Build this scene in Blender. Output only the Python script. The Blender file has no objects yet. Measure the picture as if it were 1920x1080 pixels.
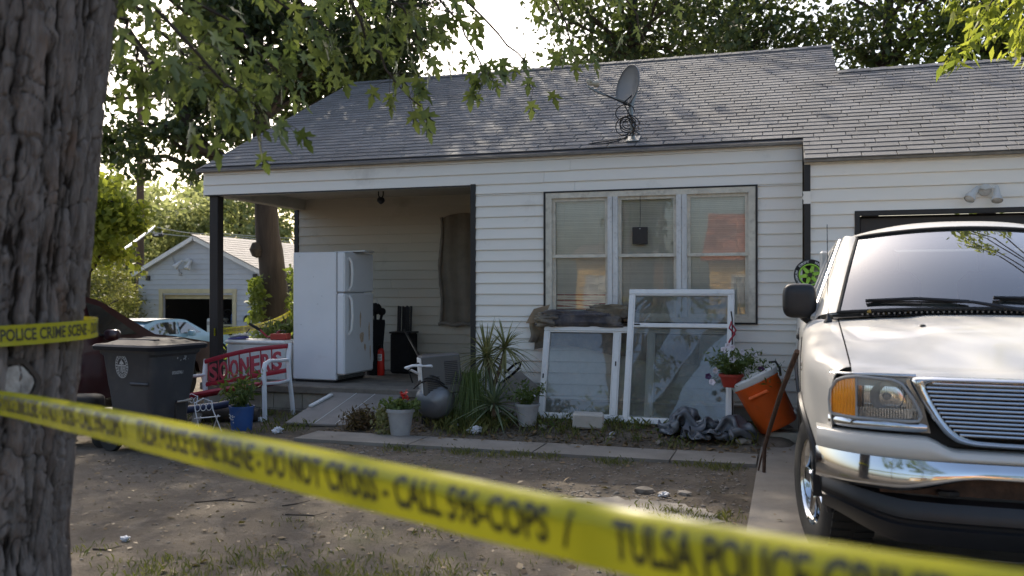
import bpy, bmesh, math, random
import numpy as np
from mathutils import Vector, Matrix, noise
R = math.radians
random.seed(7)
RNG = np.random.default_rng(7)
scene = bpy.context.scene
C = scene.collection

# ------------------------------------------------------------------ camera, sky, sun, exposure
cam_data = bpy.data.cameras.new('camera')
cam = bpy.data.objects.new('camera', cam_data)
C.objects.link(cam)
YAW = math.atan2(.2993, .9542)
cam.location = (0, 0, 1.45)
cam.rotation_euler = (R(90.17), 0, YAW)
cam_data.sensor_width = 36
cam_data.lens = 1650 / 1920 * 36
cam_data.clip_start = .05
cam_data.clip_end = 600
cam_data.dof.use_dof = True
cam_data.dof.focus_distance = 8.6
cam_data.dof.aperture_fstop = 2.5
scene.camera = cam

SUN_EL, SUN_AZ = R(40), R(-35)          # azimuth from +Y, negative towards -X (behind the house, to its left)
S = Vector((math.sin(SUN_AZ) * math.cos(SUN_EL), math.cos(SUN_AZ) * math.cos(SUN_EL), math.sin(SUN_EL)))
world = bpy.data.worlds.new('World')
scene.world = world
world.use_nodes = True
wn = world.node_tree.nodes
sky = wn.new('ShaderNodeTexSky')
sky.sky_type = 'NISHITA'
sky.sun_disc = False
sky.sun_elevation = SUN_EL
sky.sun_rotation = SUN_AZ
sky.air_density = 1.0
sky.dust_density = 4.0
sky.ozone_density = .5
wn['Background'].inputs['Strength'].default_value = .15
world.node_tree.links.new(sky.outputs[0], wn['Background'].inputs['Color'])
sun_data = bpy.data.lights.new('sun', 'SUN')
sun_data.energy = 3.0
sun_data.angle = R(.6)
sun_data.color = (1, .9, .74)
sun = bpy.data.objects.new('sun', sun_data)
C.objects.link(sun)
sun.rotation_euler = (-S).to_track_quat('-Z', 'Y').to_euler()
sun.location = (-10, 14, 20)
scene.view_settings.view_transform = 'Standard'
scene.view_settings.look = 'None'
scene.view_settings.exposure = 1.06
scene.view_settings.gamma = 1
scene.view_settings.use_curve_mapping = False
scene.render.engine = 'CYCLES'
scene.cycles.use_denoising = True
scene.cycles.max_bounces = 7
scene.cycles.transparent_max_bounces = 24
scene.cycles.caustics_reflective = False
scene.cycles.caustics_refractive = False
scene.cycles.sample_clamp_indirect = 6

# ------------------------------------------------------------------ materials
def _nm(name):
    m = bpy.data.materials.new(name)
    m.use_nodes = True
    n = m.node_tree.nodes
    return m, n, m.node_tree.links, n['Principled BSDF']

def _noise(n, l, src, scale, detail=5, rough=.55, vec=None):
    t = n.new('ShaderNodeTexNoise')
    t.inputs['Scale'].default_value = scale
    t.inputs['Detail'].default_value = detail
    t.inputs['Roughness'].default_value = rough
    if vec is not None:
        mp = n.new('ShaderNodeMapping')
        mp.inputs['Scale'].default_value = vec
        l.new(src, mp.inputs['Vector'])
        src = mp.outputs[0]
    l.new(src, t.inputs['Vector'])
    return t.outputs['Fac']

def _range(n, l, src, a, b, c=0., d=1.):
    r = n.new('ShaderNodeMapRange')
    for k, v in zip(('From Min', 'From Max', 'To Min', 'To Max'), (a, b, c, d)):
        r.inputs[k].default_value = v
    l.new(src, r.inputs['Value'])
    return r.outputs[0]

def _mix(n, l, fac, a, b, mode='MIX'):
    x = n.new('ShaderNodeMix')
    x.data_type = 'RGBA'
    x.blend_type = mode
    for i, v in ((0, fac), (6, a), (7, b)):
        if isinstance(v, (int, float)):
            x.inputs[i].default_value = v
        elif isinstance(v, tuple):
            x.inputs[i].default_value = (*v, 1)
        else:
            l.new(v, x.inputs[i])
    return x.outputs[2]

def pm(name, col, rough=.6, metal=0., var=.18, scale=5., bump=0., bscale=60., dirt=None, coat=0., spec=.5,
       stretch=None, rnd=0., island=0., fine=0., roughvar=0.):
    """Procedural material: noise-varied colour, optional grime (colour, amount, scale), relief, per-object variation."""
    m, n, l, b = _nm(name)
    g = n.new('ShaderNodeNewGeometry')
    pos = g.outputs['Position']
    f = _range(n, l, _noise(n, l, pos, scale, 6, .6, stretch), .3, .7)
    lo = tuple(c * (1 - var) for c in col)
    hi = tuple(min(1, c * (1 + var * .8)) for c in col)
    c = _mix(n, l, f, lo, hi)
    if fine:
        ff = _range(n, l, _noise(n, l, pos, 220, 2, .7), .35, .65, 1 - fine, 1 + fine)
        c = _mix(n, l, 1., c, ff, 'MULTIPLY')
    if rnd or island:
        if island:
            src = g.outputs['Random Per Island']
        else:
            src = n.new('ShaderNodeObjectInfo').outputs['Random']
        rr = _range(n, l, src, 0, 1, 1 - (rnd or island), 1 + (rnd or island))
        c = _mix(n, l, 1., c, rr, 'MULTIPLY')
    if dirt:
        dc, amt, ds = dirt
        df = _range(n, l, _noise(n, l, pos, ds, 8, .68), .62 - .3 * amt, .8 - .1 * amt)
        df2 = n.new('ShaderNodeMath'); df2.operation = 'MULTIPLY'; df2.inputs[1].default_value = min(1, amt + .25)
        l.new(df, df2.inputs[0])
        c = _mix(n, l, df2.outputs[0], c, dc)
    l.new(c, b.inputs['Base Color'])
    b.inputs['Roughness'].default_value = rough
    if roughvar:
        rv = _range(n, l, _noise(n, l, pos, 14, 6, .6), .3, .7, max(.02, rough - roughvar), min(1, rough + roughvar))
        l.new(rv, b.inputs['Roughness'])
    b.inputs['Metallic'].default_value = metal
    b.inputs['Specular IOR Level'].default_value = spec
    if coat:
        b.inputs['Coat Weight'].default_value = coat
        b.inputs['Coat Roughness'].default_value = .06
    if bump:
        bp = n.new('ShaderNodeBump')
        bp.inputs['Strength'].default_value = bump
        bp.inputs['Distance'].default_value = .01
        l.new(_noise(n, l, pos, bscale, 6, .65, stretch), bp.inputs['Height'])
        l.new(bp.outputs[0], b.inputs['Normal'])
    return m

def leafmat(name, a, b_, trans=.5, rough=.5, yel=.3):
    m, n, l, b = _nm(name)
    g = n.new('ShaderNodeNewGeometry')
    big = _range(n, l, _noise(n, l, g.outputs['Position'], .9, 3), .35, .65, -.25, .25)
    ad = n.new('ShaderNodeMath'); ad.operation = 'ADD'; ad.use_clamp = True
    l.new(g.outputs['Random Per Island'], ad.inputs[0]); l.new(big, ad.inputs[1])
    c = _mix(n, l, ad.outputs[0], a, b_)
    l.new(c, b.inputs['Base Color'])
    b.inputs['Roughness'].default_value = rough
    b.inputs['Specular IOR Level'].default_value = .35
    t = n.new('ShaderNodeBsdfTranslucent')
    tc = _mix(n, l, yel, c, (.30, .36, .03), 'MIX')
    l.new(tc, t.inputs['Color'])
    x = n.new('ShaderNodeMixShader')
    x.inputs[0].default_value = trans
    l.new(b.outputs[0], x.inputs[1]); l.new(t.outputs[0], x.inputs[2])
    l.new(x.outputs[0], n['Material Output'].inputs['Surface'])
    return m

def glassmat(name, tint=(.9, .94, .93), refl=1.0, dirt=.12, ior=1.5, wave=0.):
    """Thin pane: see-through, mirrors by Fresnel, with a dusty film."""
    m, n, l, b = _nm(name)
    g = n.new('ShaderNodeNewGeometry')
    tr = n.new('ShaderNodeBsdfTransparent'); tr.inputs[0].default_value = (*tint, 1)
    gl = n.new('ShaderNodeBsdfGlossy'); gl.inputs['Roughness'].default_value = .015
    gl.inputs['Color'].default_value = (1, 1, 1, 1)
    fr = n.new('ShaderNodeFresnel'); fr.inputs[0].default_value = ior
    mm = n.new('ShaderNodeMath'); mm.operation = 'MULTIPLY_ADD'; mm.use_clamp = True
    mm.inputs[1].default_value = 1.6 * refl; mm.inputs[2].default_value = .04 * refl
    l.new(fr.outputs[0], mm.inputs[0])
    x = n.new('ShaderNodeMixShader')
    l.new(mm.outputs[0], x.inputs[0]); l.new(tr.outputs[0], x.inputs[1]); l.new(gl.outputs[0], x.inputs[2])
    df = n.new('ShaderNodeBsdfDiffuse'); df.inputs[0].default_value = (.5, .5, .46, 1)
    y = n.new('ShaderNodeMixShader')
    d = _range(n, l, _noise(n, l, g.outputs['Position'], 5, 8, .7), .35, .75, dirt * .4, dirt * 1.8)
    l.new(d, y.inputs[0]); l.new(x.outputs[0], y.inputs[1]); l.new(df.outputs[0], y.inputs[2])
    if wave:
        bp = n.new('ShaderNodeBump'); bp.inputs['Strength'].default_value = wave; bp.inputs['Distance'].default_value = .02
        l.new(_noise(n, l, g.outputs['Position'], 2.2, 1), bp.inputs['Height'])
        l.new(bp.outputs[0], gl.inputs['Normal'])
    l.new(y.outputs[0], n['Material Output'].inputs['Surface'])
    return m

GRIME = (.16, .13, .09)
M = {}
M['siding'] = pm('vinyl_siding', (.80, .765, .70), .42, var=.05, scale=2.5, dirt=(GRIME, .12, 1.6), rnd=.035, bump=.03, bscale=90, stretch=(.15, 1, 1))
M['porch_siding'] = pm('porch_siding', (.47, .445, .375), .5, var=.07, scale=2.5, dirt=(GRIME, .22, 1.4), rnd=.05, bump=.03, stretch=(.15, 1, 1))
M['trim_white'] = pm('white_trim', (.70, .69, .66), .5, var=.08, scale=4, dirt=(GRIME, .2, 5))
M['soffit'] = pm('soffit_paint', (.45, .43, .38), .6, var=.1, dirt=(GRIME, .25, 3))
M['old_cream'] = pm('weathered_cream_paint', (.62, .58, .49), .6, var=.16, scale=9, dirt=((.22, .18, .13), .35, 11), bump=.2, bscale=50)
M['mullion'] = pm('peeling_white_paint', (.62, .62, .61), .55, var=.18, scale=14, dirt=((.25, .24, .22), .35, 22), stretch=(1, 1, .12))
M['black_trim'] = pm('black_trim', (.008, .008, .009), .5, var=.3, scale=12)
M['dark_wood'] = pm('dark_post_paint', (.02, .014, .012), .6, var=.35, scale=12, bump=.3, bscale=40, stretch=(1, 1, .1))
M['shingle'] = pm('asphalt_shingle', (.158, .154, .154), .88, var=.2, scale=1.3, bump=.5, bscale=260, rnd=.13, fine=.22, dirt=((.105, .103, .108), .25, .9))
M['shingle_mass'] = pm('asphalt_shingle_field', (.158, .154, .154), .88, var=.2, scale=1.3, bump=.5, bscale=260, island=.13, fine=.22, dirt=((.105, .103, .108), .25, .9))
M['roof_dark'] = pm('roof_underlay', (.05, .048, .05), .9)
M['roof_tan'] = pm('tan_shingle', (.31, .285, .26), .9, var=.2, scale=4, island=.2, fine=.25)
M['concrete'] = pm('concrete', (.215, .195, .168), .85, var=.22, scale=2.2, bump=.35, bscale=70, fine=.18, dirt=((.14, .115, .085), .45, 1.7))
M['found'] = pm('foundation_concrete', (.40, .37, .31), .85, var=.2, scale=3, bump=.3, bscale=60, dirt=((.16, .13, .1), .35, 4))
M['slab_edge'] = pm('porch_slab', (.19, .165, .135), .85, var=.3, scale=4, bump=.3, bscale=50, dirt=((.07, .06, .05), .45, 5))
M['plywood'] = pm('grey_ramp_board', (.23, .21, .19), .8, var=.2, scale=3, dirt=((.13, .11, .09), .4, 4), stretch=(1, .3, 1))
M['interior'] = pm('dark_interior', (.03, .028, .026), .9)
M['room'] = pm('room_wall', (.18, .15, .12), .9)
M['blind'] = pm('window_blind', (.80, .78, .70), .5, var=.07, scale=3, island=.06)
M['glass'] = glassmat('window_glass', (.95, .97, .96), .85, .04, wave=.03)
M['sash_glass'] = glassmat('dusty_sash_glass', (.70, .74, .72), .95, .15, wave=.12)
M['car_glass'] = glassmat('car_glass', (.5, .58, .6), 1.8, .03)
M['vinyl_white'] = pm('white_vinyl_frame', (.72, .72, .70), .4, var=.07, scale=5, dirt=((.3, .28, .24), .22, 7))
M['fridge'] = pm('fridge_enamel', (.74, .75, .77), .28, var=.03, scale=3, bump=.05, bscale=180, dirt=((.38, .30, .22), .04, 4))
M['rust'] = pm('rust', (.22, .09, .035), .8, var=.4, scale=20)
M['rust_light'] = pm('rust_stain', (.56, .43, .31), .7, var=.3, scale=25)
M['grey_plastic'] = pm('grey_plastic', (.33, .33, .33), .5, var=.08)
M['white_plastic'] = pm('white_plastic', (.68, .68, .66), .45, var=.07, dirt=((.35, .32, .27), .2, 8))
M['cart'] = pm('cart_plastic', (.045, .048, .055), .48, var=.15, scale=4, bump=.08, bscale=120, dirt=((.10, .095, .085), .3, 5))
M['cart_lid'] = pm('cart_lid_plastic', (.014, .016, .022), .5, var=.15, scale=5, bump=.05, bscale=90, spec=.22)
M['cart_print'] = pm('pale_print', (.42, .43, .43), .6, var=.25, scale=40)
M['rubber'] = pm('black_rubber', (.012, .012, .012), .75, var=.3, scale=20, bump=.2)
M['black_plastic'] = pm('black_plastic', (.012, .012, .014), .42, var=.25, scale=9, bump=.05, bscale=150)
M['black_cloth'] = pm('black_cloth', (.009, .009, .011), .95, var=.3, scale=12, bump=.4)
M['red_paint'] = pm('red_paint', (.30, .016, .032), .42, var=.15, scale=8, dirt=((.18, .05, .04), .2, 12))
M['red_print'] = pm('faded_red_lettering', (.40, .05, .07), .5, var=.15, scale=20)
M['white_metal'] = pm('white_metal', (.68, .69, .71), .38, var=.05, dirt=((.4, .36, .3), .15, 9))
M['red_bright'] = pm('bright_red', (.55, .02, .012), .35, var=.1)
M['orange'] = pm('orange_plastic', (.76, .125, .018), .45, var=.08, scale=5, bump=.15, bscale=55, dirt=((.35, .10, .04), .25, 7))
M['terracotta'] = pm('red_plastic_pot', (.34, .035, .02), .5, var=.15, scale=14)
M['blue'] = pm('blue_plastic', (.025, .085, .26), .45, var=.15, scale=8, dirt=((.12, .14, .18), .2, 14))
M['pot_grey'] = pm('grey_pot', (.34, .34, .34), .6, var=.12, scale=7, dirt=((.16, .14, .11), .3, 10))
M['tank'] = pm('grey_tank_paint', (.17, .175, .185), .33, metal=.35, var=.12, scale=6, dirt=((.12, .08, .05), .2, 9))
M['unit_grey'] = pm('grey_sheet_metal', (.085, .083, .08), .5, var=.12, scale=5, dirt=((.12, .10, .08), .3, 7))
M['tarp'] = pm('grey_tarp', (.10, .11, .125), .24, var=.25, scale=4, bump=.15, bscale=30, dirt=((.07, .065, .06), .3, 5))
M['brown_cloth'] = pm('brown_cloth', (.20, .178, .145), .95, var=.2, scale=5, bump=.4, bscale=150)
M['cushion'] = pm('stained_cushion', (.20, .165, .115), .95, var=.45, scale=6, bump=.5, bscale=40, dirt=((.05, .05, .065), .6, 4))
M['cushion_dark'] = pm('dark_stained_cloth', (.07, .065, .075), .9, var=.5, scale=7, bump=.5, bscale=30, dirt=((.22, .18, .13), .6, 5))
M['cardboard'] = pm('cardboard', (.27, .20, .13), .9, var=.2, scale=6, dirt=((.14, .1, .07), .3, 6))
M['foam'] = pm('pale_block', (.46, .43, .38), .9, var=.12, scale=8, bump=.4, bscale=60, dirt=((.24, .2, .16), .3, 9))
M['paper'] = pm('white_litter', (.62, .63, .66), .7, var=.15, scale=20)
M['stone'] = pm('stone', (.24, .21, .175), .9, var=.3, scale=14, bump=.3, rnd=.3)
M['wood'] = pm('weathered_wood', (.20, .15, .10), .85, var=.3, scale=9, bump=.4, bscale=30, stretch=(1, 1, .15))
M['board_grey'] = pm('grey_board', (.21, .19, .165), .85, var=.25, scale=6, bump=.2, dirt=((.1, .09, .07), .35, 5))
M['rust_bar'] = pm('rusty_bar', (.075, .04, .025), .8, var=.45, scale=18, bump=.4, bscale=80)
M['dish'] = pm('dish_grey', (.145, .15, .155), .42, var=.06, scale=5, dirt=((.2, .19, .18), .2, 7))
M['dish_arm'] = pm('dish_arm_grey', (.25, .27, .27), .45, metal=.4)
M['cable'] = pm('black_cable', (.012, .012, .013), .5)
M['lnb'] = pm('lnb_plastic', (.42, .38, .30), .5)
M['paint'] = pm('white_car_paint', (.56, .535, .49), .40, var=.03, scale=2, coat=.4, dirt=((.5, .46, .40), .05, 2), roughvar=.05)
M['chrome'] = pm('chrome', (.62, .63, .64), .08, metal=1., var=.05, scale=3, roughvar=.04)
M['chrome_dull'] = pm('dull_chrome', (.55, .55, .55), .2, metal=1., var=.2, scale=6, roughvar=.08)
M['amber'] = pm('amber_lens', (.85, .30, .015), .12, var=.12, scale=18, coat=1)
M['lamp_reflector'] = pm('lamp_reflector', (.80, .82, .84), .12, metal=.9, var=.2, scale=30)
M['lens'] = glassmat('lamp_lens', (.96, .97, .98), .8, .025)
M['maroon'] = pm('maroon_paint', (.038, .006, .008), .3, coat=.7, var=.1)
M['pale_blue_paint'] = pm('pale_blue_paint', (.20, .36, .46), .3, coat=.6, var=.05)
M['car_sky_white'] = pm('sky_reflection_white', (.72, .75, .76), .3, coat=.6, var=.04)  # white standing for sky mirrored on the compact car
M['green_rim'] = pm('lime_green_plastic', (.34, .62, .06), .4, var=.08)
M['yellow_tape'] = None
M['tape_black'] = pm('tape_ink', (.03, .028, .008), .4, var=.2, scale=40)
M['galv'] = pm('weathered_fixture', (.52, .52, .50), .5, var=.12, dirt=((.3, .2, .12), .3, 14))
M['pole_wood'] = pm('pole_wood', (.10, .065, .045), .9, var=.3, scale=6, stretch=(1, 1, .1))
M['wire_glint'] = pm('painted_sun_glint', (.7, .75, .8), .3)  # sun glint on the cable, put into its pale colour
M['grey_siding'] = pm('blue_grey_siding', (.42, .44, .47), .5, var=.06, scale=2, rnd=.03, dirt=(GRIME, .12, 2))
M['cream_wood'] = pm('cream_door_trim', (.50, .44, .28), .6, var=.12, dirt=(GRIME, .2, 6))
M['yellow_wall'] = pm('yellow_house_wall', (.72, .47, .16), .6, var=.06, rnd=.04)
M['salmon_roof'] = pm('salmon_roof', (.58, .22, .15), .85, var=.15, scale=3)
M['purple'] = pm('violet_plastic', (.10, .10, .32), .5)
M['leaf_maple'] = leafmat('silver_maple_leaf', (.052, .085, .022), (.135, .17, .048), .40, .45, .12)
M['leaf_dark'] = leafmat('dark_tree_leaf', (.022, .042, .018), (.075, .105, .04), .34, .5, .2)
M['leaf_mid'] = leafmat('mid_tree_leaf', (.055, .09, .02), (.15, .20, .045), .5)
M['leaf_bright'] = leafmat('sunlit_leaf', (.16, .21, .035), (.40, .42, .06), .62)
M['leaf_far'] = leafmat('hazed_far_leaf', (.20, .23, .09), (.44, .45, .20), .58, .5, .15)  # distance haze is put into this paler, greyer leaf colour
M['leaf_olive'] = leafmat('olive_shrub_leaf', (.10, .11, .035), (.24, .22, .075), .45)
M['leaf_pot'] = leafmat('pot_plant_leaf', (.045, .085, .02), (.14, .19, .055), .35)
M['leaf_yucca'] = leafmat('strap_leaf', (.10, .12, .045), (.30, .28, .13), .3)
M['leaf_dry'] = leafmat('dry_leaf', (.085, .052, .027), (.21, .14, .072), .2)
M['grass'] = leafmat('grass_blade', (.06, .085, .02), (.20, .19, .06), .3)
M['petal_white'] = pm('white_petal', (.72, .68, .74), .6)
M['petal_purple'] = pm('purple_petal', (.05, .012, .07), .6)
M['yellow_tape'] = leafmat('yellow_tape', (.40, .37, .016), (.43, .395, .02), .22, .26, .0)
M['bark_dark'] = pm('dark_bark', (.055, .043, .034), .95, var=.35, scale=9, bump=.9, bscale=26, stretch=(1, 1, .16))

def bark_material():
    m, n, l, b = _nm('furrowed_bark')
    g = n.new('ShaderNodeNewGeometry')
    pos = g.outputs['Position']
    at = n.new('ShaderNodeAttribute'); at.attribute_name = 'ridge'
    f = _noise(n, l, pos, 24, 7, .65, (1, 1, .22))
    c = _mix(n, l, _range(n, l, f, .3, .7), (.125, .098, .082), (.33, .285, .255))
    warm = _range(n, l, _noise(n, l, pos, 3.3, 5, .6, (1, 1, .5)), .57, .72)
    c = _mix(n, l, warm, c, (.21, .12, .07))
    # colour darkens towards the deep furrows
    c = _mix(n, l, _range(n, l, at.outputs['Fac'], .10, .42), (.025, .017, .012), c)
    l.new(c, b.inputs['Base Color'])
    b.inputs['Roughness'].default_value = .92
    b.inputs['Specular IOR Level'].default_value = .25
    bp = n.new('ShaderNodeBump'); bp.inputs['Strength'].default_value = 1.0; bp.inputs['Distance'].default_value = .02
    l.new(_noise(n, l, pos, 60, 10, .75, (1, 1, .25)), bp.inputs['Height'])
    l.new(bp.outputs[0], b.inputs['Normal'])
    return m
M['bark'] = bark_material()

def ground_material():
    m, n, l, b = _nm('bare_dirt')
    g = n.new('ShaderNodeNewGeometry')
    pos = g.outputs['Position']
    c = _mix(n, l, _range(n, l, _noise(n, l, pos, .9, 8, .62), .32, .68), (.082, .067, .051), (.150, .127, .100))
    c = _mix(n, l, _range(n, l, _noise(n, l, pos, 5, 6, .65), .5, .72), c, (.18, .154, .123))
    c = _mix(n, l, _range(n, l, _noise(n, l, pos, 38, 4, .7), .56, .66), c, (.085, .066, .046))
    gf = _range(n, l, _noise(n, l, pos, .55, 5, .6), .58, .72, 0, .55)
    c = _mix(n, l, gf, c, (.075, .085, .03))
    l.new(c, b.inputs['Base Color'])
    b.inputs['Roughness'].default_value = .95
    b.inputs['Specular IOR Level'].default_value = .2
    bp = n.new('ShaderNodeBump'); bp.inputs['Strength'].default_value = .9; bp.inputs['Distance'].default_value = .02
    l.new(_noise(n, l, pos, 34, 9, .72), bp.inputs['Height'])
    l.new(bp.outputs[0], b.inputs['Normal'])
    return m
M['dirt'] = ground_material()
M['lawn'] = pm('distant_lawn', (.13, .14, .045), .95, var=.3, scale=.6)
M['asphalt'] = pm('asphalt', (.06, .06, .06), .9, var=.2, scale=3, fine=.3)

# ------------------------------------------------------------------ mesh helpers
class MB:
    def __init__(s):
        s.v, s.f, s.m, s.s = [], [], [], []
    def add(s, vs, fs, mi=0, smooth=False, X=None):
        o = len(s.v)
        for p in vs:
            s.v.append(tuple(X @ Vector(p)) if X is not None else tuple(p))
        for q in fs:
            s.f.append(tuple(i + o for i in q)); s.m.append(mi); s.s.append(smooth)
        return s
    def box(s, c, d, rot=None, mi=0, ch=0.):
        """Box centred at c with full sizes d; ch chamfers every edge; rot is a 3x3/4x4 matrix or Euler tuple."""
        hx, hy, hz = d[0] / 2, d[1] / 2, d[2] / 2
        X = Matrix.Translation(c)
        if rot is not None:
            if isinstance(rot, tuple):
                from mathutils import Euler
                rot = Euler(rot).to_matrix()
            X = X @ rot.to_4x4()
        ch = min(ch, .49 * min(d))
        if ch <= 0:
            vs = [(x, y, z) for x in (-hx, hx) for y in (-hy, hy) for z in (-hz, hz)]
            fs = [(0, 1, 3, 2), (4, 6, 7, 5), (0, 4, 5, 1), (2, 3, 7, 6), (0, 2, 6, 4), (1, 5, 7, 3)]
            return s.add(vs, fs, mi, False, X)
        vs, idx = [], {}
        for sx in (-1, 1):
            for sy in (-1, 1):
                for sz in (-1, 1):
                    for a in range(3):
                        p = [sx * (hx - ch), sy * (hy - ch), sz * (hz - ch)]
                        p[a] = (sx * hx, sy * hy, sz * hz)[a]
                        idx[sx, sy, sz, a] = len(vs); vs.append(p)
        fs = []
        for a in range(3):
            b, c_ = [(1, 2), (2, 0), (0, 1)][a]
            for sg in (-1, 1):
                q = []
                for (u, w) in ((-1, -1), (1, -1), (1, 1), (-1, 1)):
                    k = [0, 0, 0]; k[a] = sg; k[b] = u; k[c_] = w
                    q.append(idx[(*k, a)])
                fs.append(tuple(q if sg > 0 else q[::-1]))
        for a in range(3):
            b, c_ = [(1, 2), (2, 0), (0, 1)][a]
            for u in (-1, 1):
                for w in (-1, 1):
                    q = []
                    for (sg, ax) in ((-1, b), (1, b), (1, c_), (-1, c_)):
                        k = [0, 0, 0]; k[a] = sg; k[b] = u; k[c_] = w
                        q.append(idx[(*k, ax)])
                    fs.append(tuple(q if u * w < 0 else q[::-1]))
        for sx in (-1, 1):
            for sy in (-1, 1):
                for sz in (-1, 1):
                    q = [idx[sx, sy, sz, a] for a in range(3)]
                    fs.append(tuple(q if sx * sy * sz > 0 else q[::-1]))
        return s.add(vs, fs, mi, False, X)
    def tube(s, pts, r, n=8, mi=0, caps=True, smooth=True, flat=1.):
        pts = [Vector(p) for p in pts]
        if not isinstance(r, (list, tuple)):
            r = [r] * len(pts)
        vs, fs = [], []
        up = None
        for i, p in enumerate(pts):
            t = (pts[min(i + 1, len(pts) - 1)] - pts[max(i - 1, 0)])
            t = t.normalized() if t.length > 1e-9 else Vector((0, 0, 1))
            if up is None:
                up = Vector((0, 0, 1)) if abs(t.z) < .9 else Vector((1, 0, 0))
            a = t.cross(up)
            if a.length < 1e-6:
                a = t.cross(Vector((0, 1, 0)))
            a.normalize(); b = a.cross(t).normalized(); up = b
            for k in range(n):
                w = 2 * math.pi * k / n
                vs.append(p + (a * math.cos(w) + b * math.sin(w) * flat) * r[i])
        for i in range(len(pts) - 1):
            for k in range(n):
                fs.append((i * n + k, i * n + (k + 1) % n, (i + 1) * n + (k + 1) % n, (i + 1) * n + k))
        s.add(vs, fs, mi, smooth)
        if caps:
            o = len(s.v) - len(vs)
            s.f.append(tuple(o + k for k in range(n))[::-1]); s.m.append(mi); s.s.append(False)
            s.f.append(tuple(o + (len(pts) - 1) * n + k for k in range(n))); s.m.append(mi); s.s.append(False)
        return s
    def lathe(s, prof, n=24, X=None, mi=0, smooth=True, wob=None):
        vs, fs = [], []
        for (r, z) in prof:
            for k in range(n):
                a = 2 * math.pi * k / n
                rr = r * (wob(a, z) if wob else 1)
                vs.append((rr * math.cos(a), rr * math.sin(a), z))
        for i in range(len(prof) - 1):
            for k in range(n):
                fs.append((i * n + k, i * n + (k + 1) % n, (i + 1) * n + (k + 1) % n, (i + 1) * n + k))
        return s.add(vs, fs, mi, smooth, X)
    def disc(s, c, r, n=24, X=None, mi=0, flip=False):
        vs = [(c[0] + r * math.cos(2 * math.pi * k / n), c[1] + r * math.sin(2 * math.pi * k / n), c[2]) for k in range(n)]
        q = tuple(range(n))
        return s.add(vs, [q[::-1] if flip else q], mi, False, X)
    def grid(s, fn, nu, nv, mi=0, smooth=True, flip=False):
        vs = [fn(i / (nu - 1), j / (nv - 1)) for i in range(nu) for j in range(nv)]
        fs = []
        for i in range(nu - 1):
            for j in range(nv - 1):
                q = (i * nv + j, (i + 1) * nv + j, (i + 1) * nv + j + 1, i * nv + j + 1)
                fs.append(q[::-1] if flip else q)
        return s.add(vs, fs, mi, smooth)
    def prism(s, poly, h, X=None, mi=0, smooth_side=False):
        n = len(poly)
        vs = [(x, y, 0) for x, y in poly] + [(x, y, h) for x, y in poly]
        fs = [tuple(range(n))[::-1], tuple(range(n, 2 * n))]
        s.add(vs, fs, mi, False, X)
        o = len(s.v) - 2 * n
        for k in range(n):
            s.f.append((o + k, o + (k + 1) % n, o + n + (k + 1) % n, o + n + k)); s.m.append(mi); s.s.append(smooth_side)
        return s
    def mesh(s, name, mats, sharp=38):
        me = bpy.data.meshes.new(name)
        me.from_pydata(s.v, [], s.f)
        for k in (mats if isinstance(mats, (list, tuple)) else [mats]):
            me.materials.append(M[k] if isinstance(k, str) else k)
        me.polygons.foreach_set('material_index', s.m)
        me.polygons.foreach_set('use_smooth', s.s)
        me.update()
        if any(s.s):
            me.set_sharp_from_angle(angle=R(sharp))
        return me
    def build(s, name, mats, parent=None, sharp=38, world=False):
        if world and parent is not None:
            o = ORG[parent]
            s.v = [(x - o[0], y - o[1], z - o[2]) for x, y, z in s.v]
        return link(name, s.mesh(name, mats, sharp), parent)

ORG = {}
def link(name, data, parent=None, loc=None):
    o = bpy.data.objects.new(name, data)
    C.objects.link(o)
    if parent is not None:
        o.parent = parent
        ORG[o] = ORG.get(parent, (0, 0, 0))
    if loc is not None:
        o.location = loc
    return o

def tag(o, label=None, cat=None, group=None, kind=None):
    for k, v in (('label', label), ('category', cat), ('group', group), ('kind', kind)):
        if v:
            o[k] = v
    return o

def thing(name, label, cat, loc=(0, 0, 0), rotz=0, group=None):
    o = bpy.data.objects.new(name, None)
    o.empty_display_size = .1
    C.objects.link(o)
    o.location = loc
    o.rotation_euler = (0, 0, rotz)
    ORG[o] = tuple(loc)
    return tag(o, label, cat, group)

def copy_tree(o, parent=None):
    c = o.copy(); C.objects.link(c); c.parent = parent
    ORG[c] = ORG.get(o, (0, 0, 0))
    for ch in list(o.children):
        copy_tree(ch, c)
    return c

def arrays_mesh(name, V, F, mats):
    """Fast mesh from arrays: V (n,3), F (m,k) all faces with k corners."""
    me = bpy.data.meshes.new(name)
    V = np.asarray(V, np.float32); F = np.asarray(F, np.int32)
    k = F.shape[1]
    me.vertices.add(len(V)); me.vertices.foreach_set('co', V.ravel())
    me.loops.add(F.size); me.loops.foreach_set('vertex_index', F.ravel())
    me.polygons.add(len(F))
    me.polygons.foreach_set('loop_start', np.arange(len(F), dtype=np.int32) * k)
    try:
        me.polygons.foreach_set('loop_total', np.full(len(F), k, np.int32))
    except Exception:
        pass
    for q in (mats if isinstance(mats, (list, tuple)) else [mats]):
        me.materials.append(M[q] if isinstance(q, str) else q)
    me.update(calc_edges=True)
    me.validate()
    return me

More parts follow.
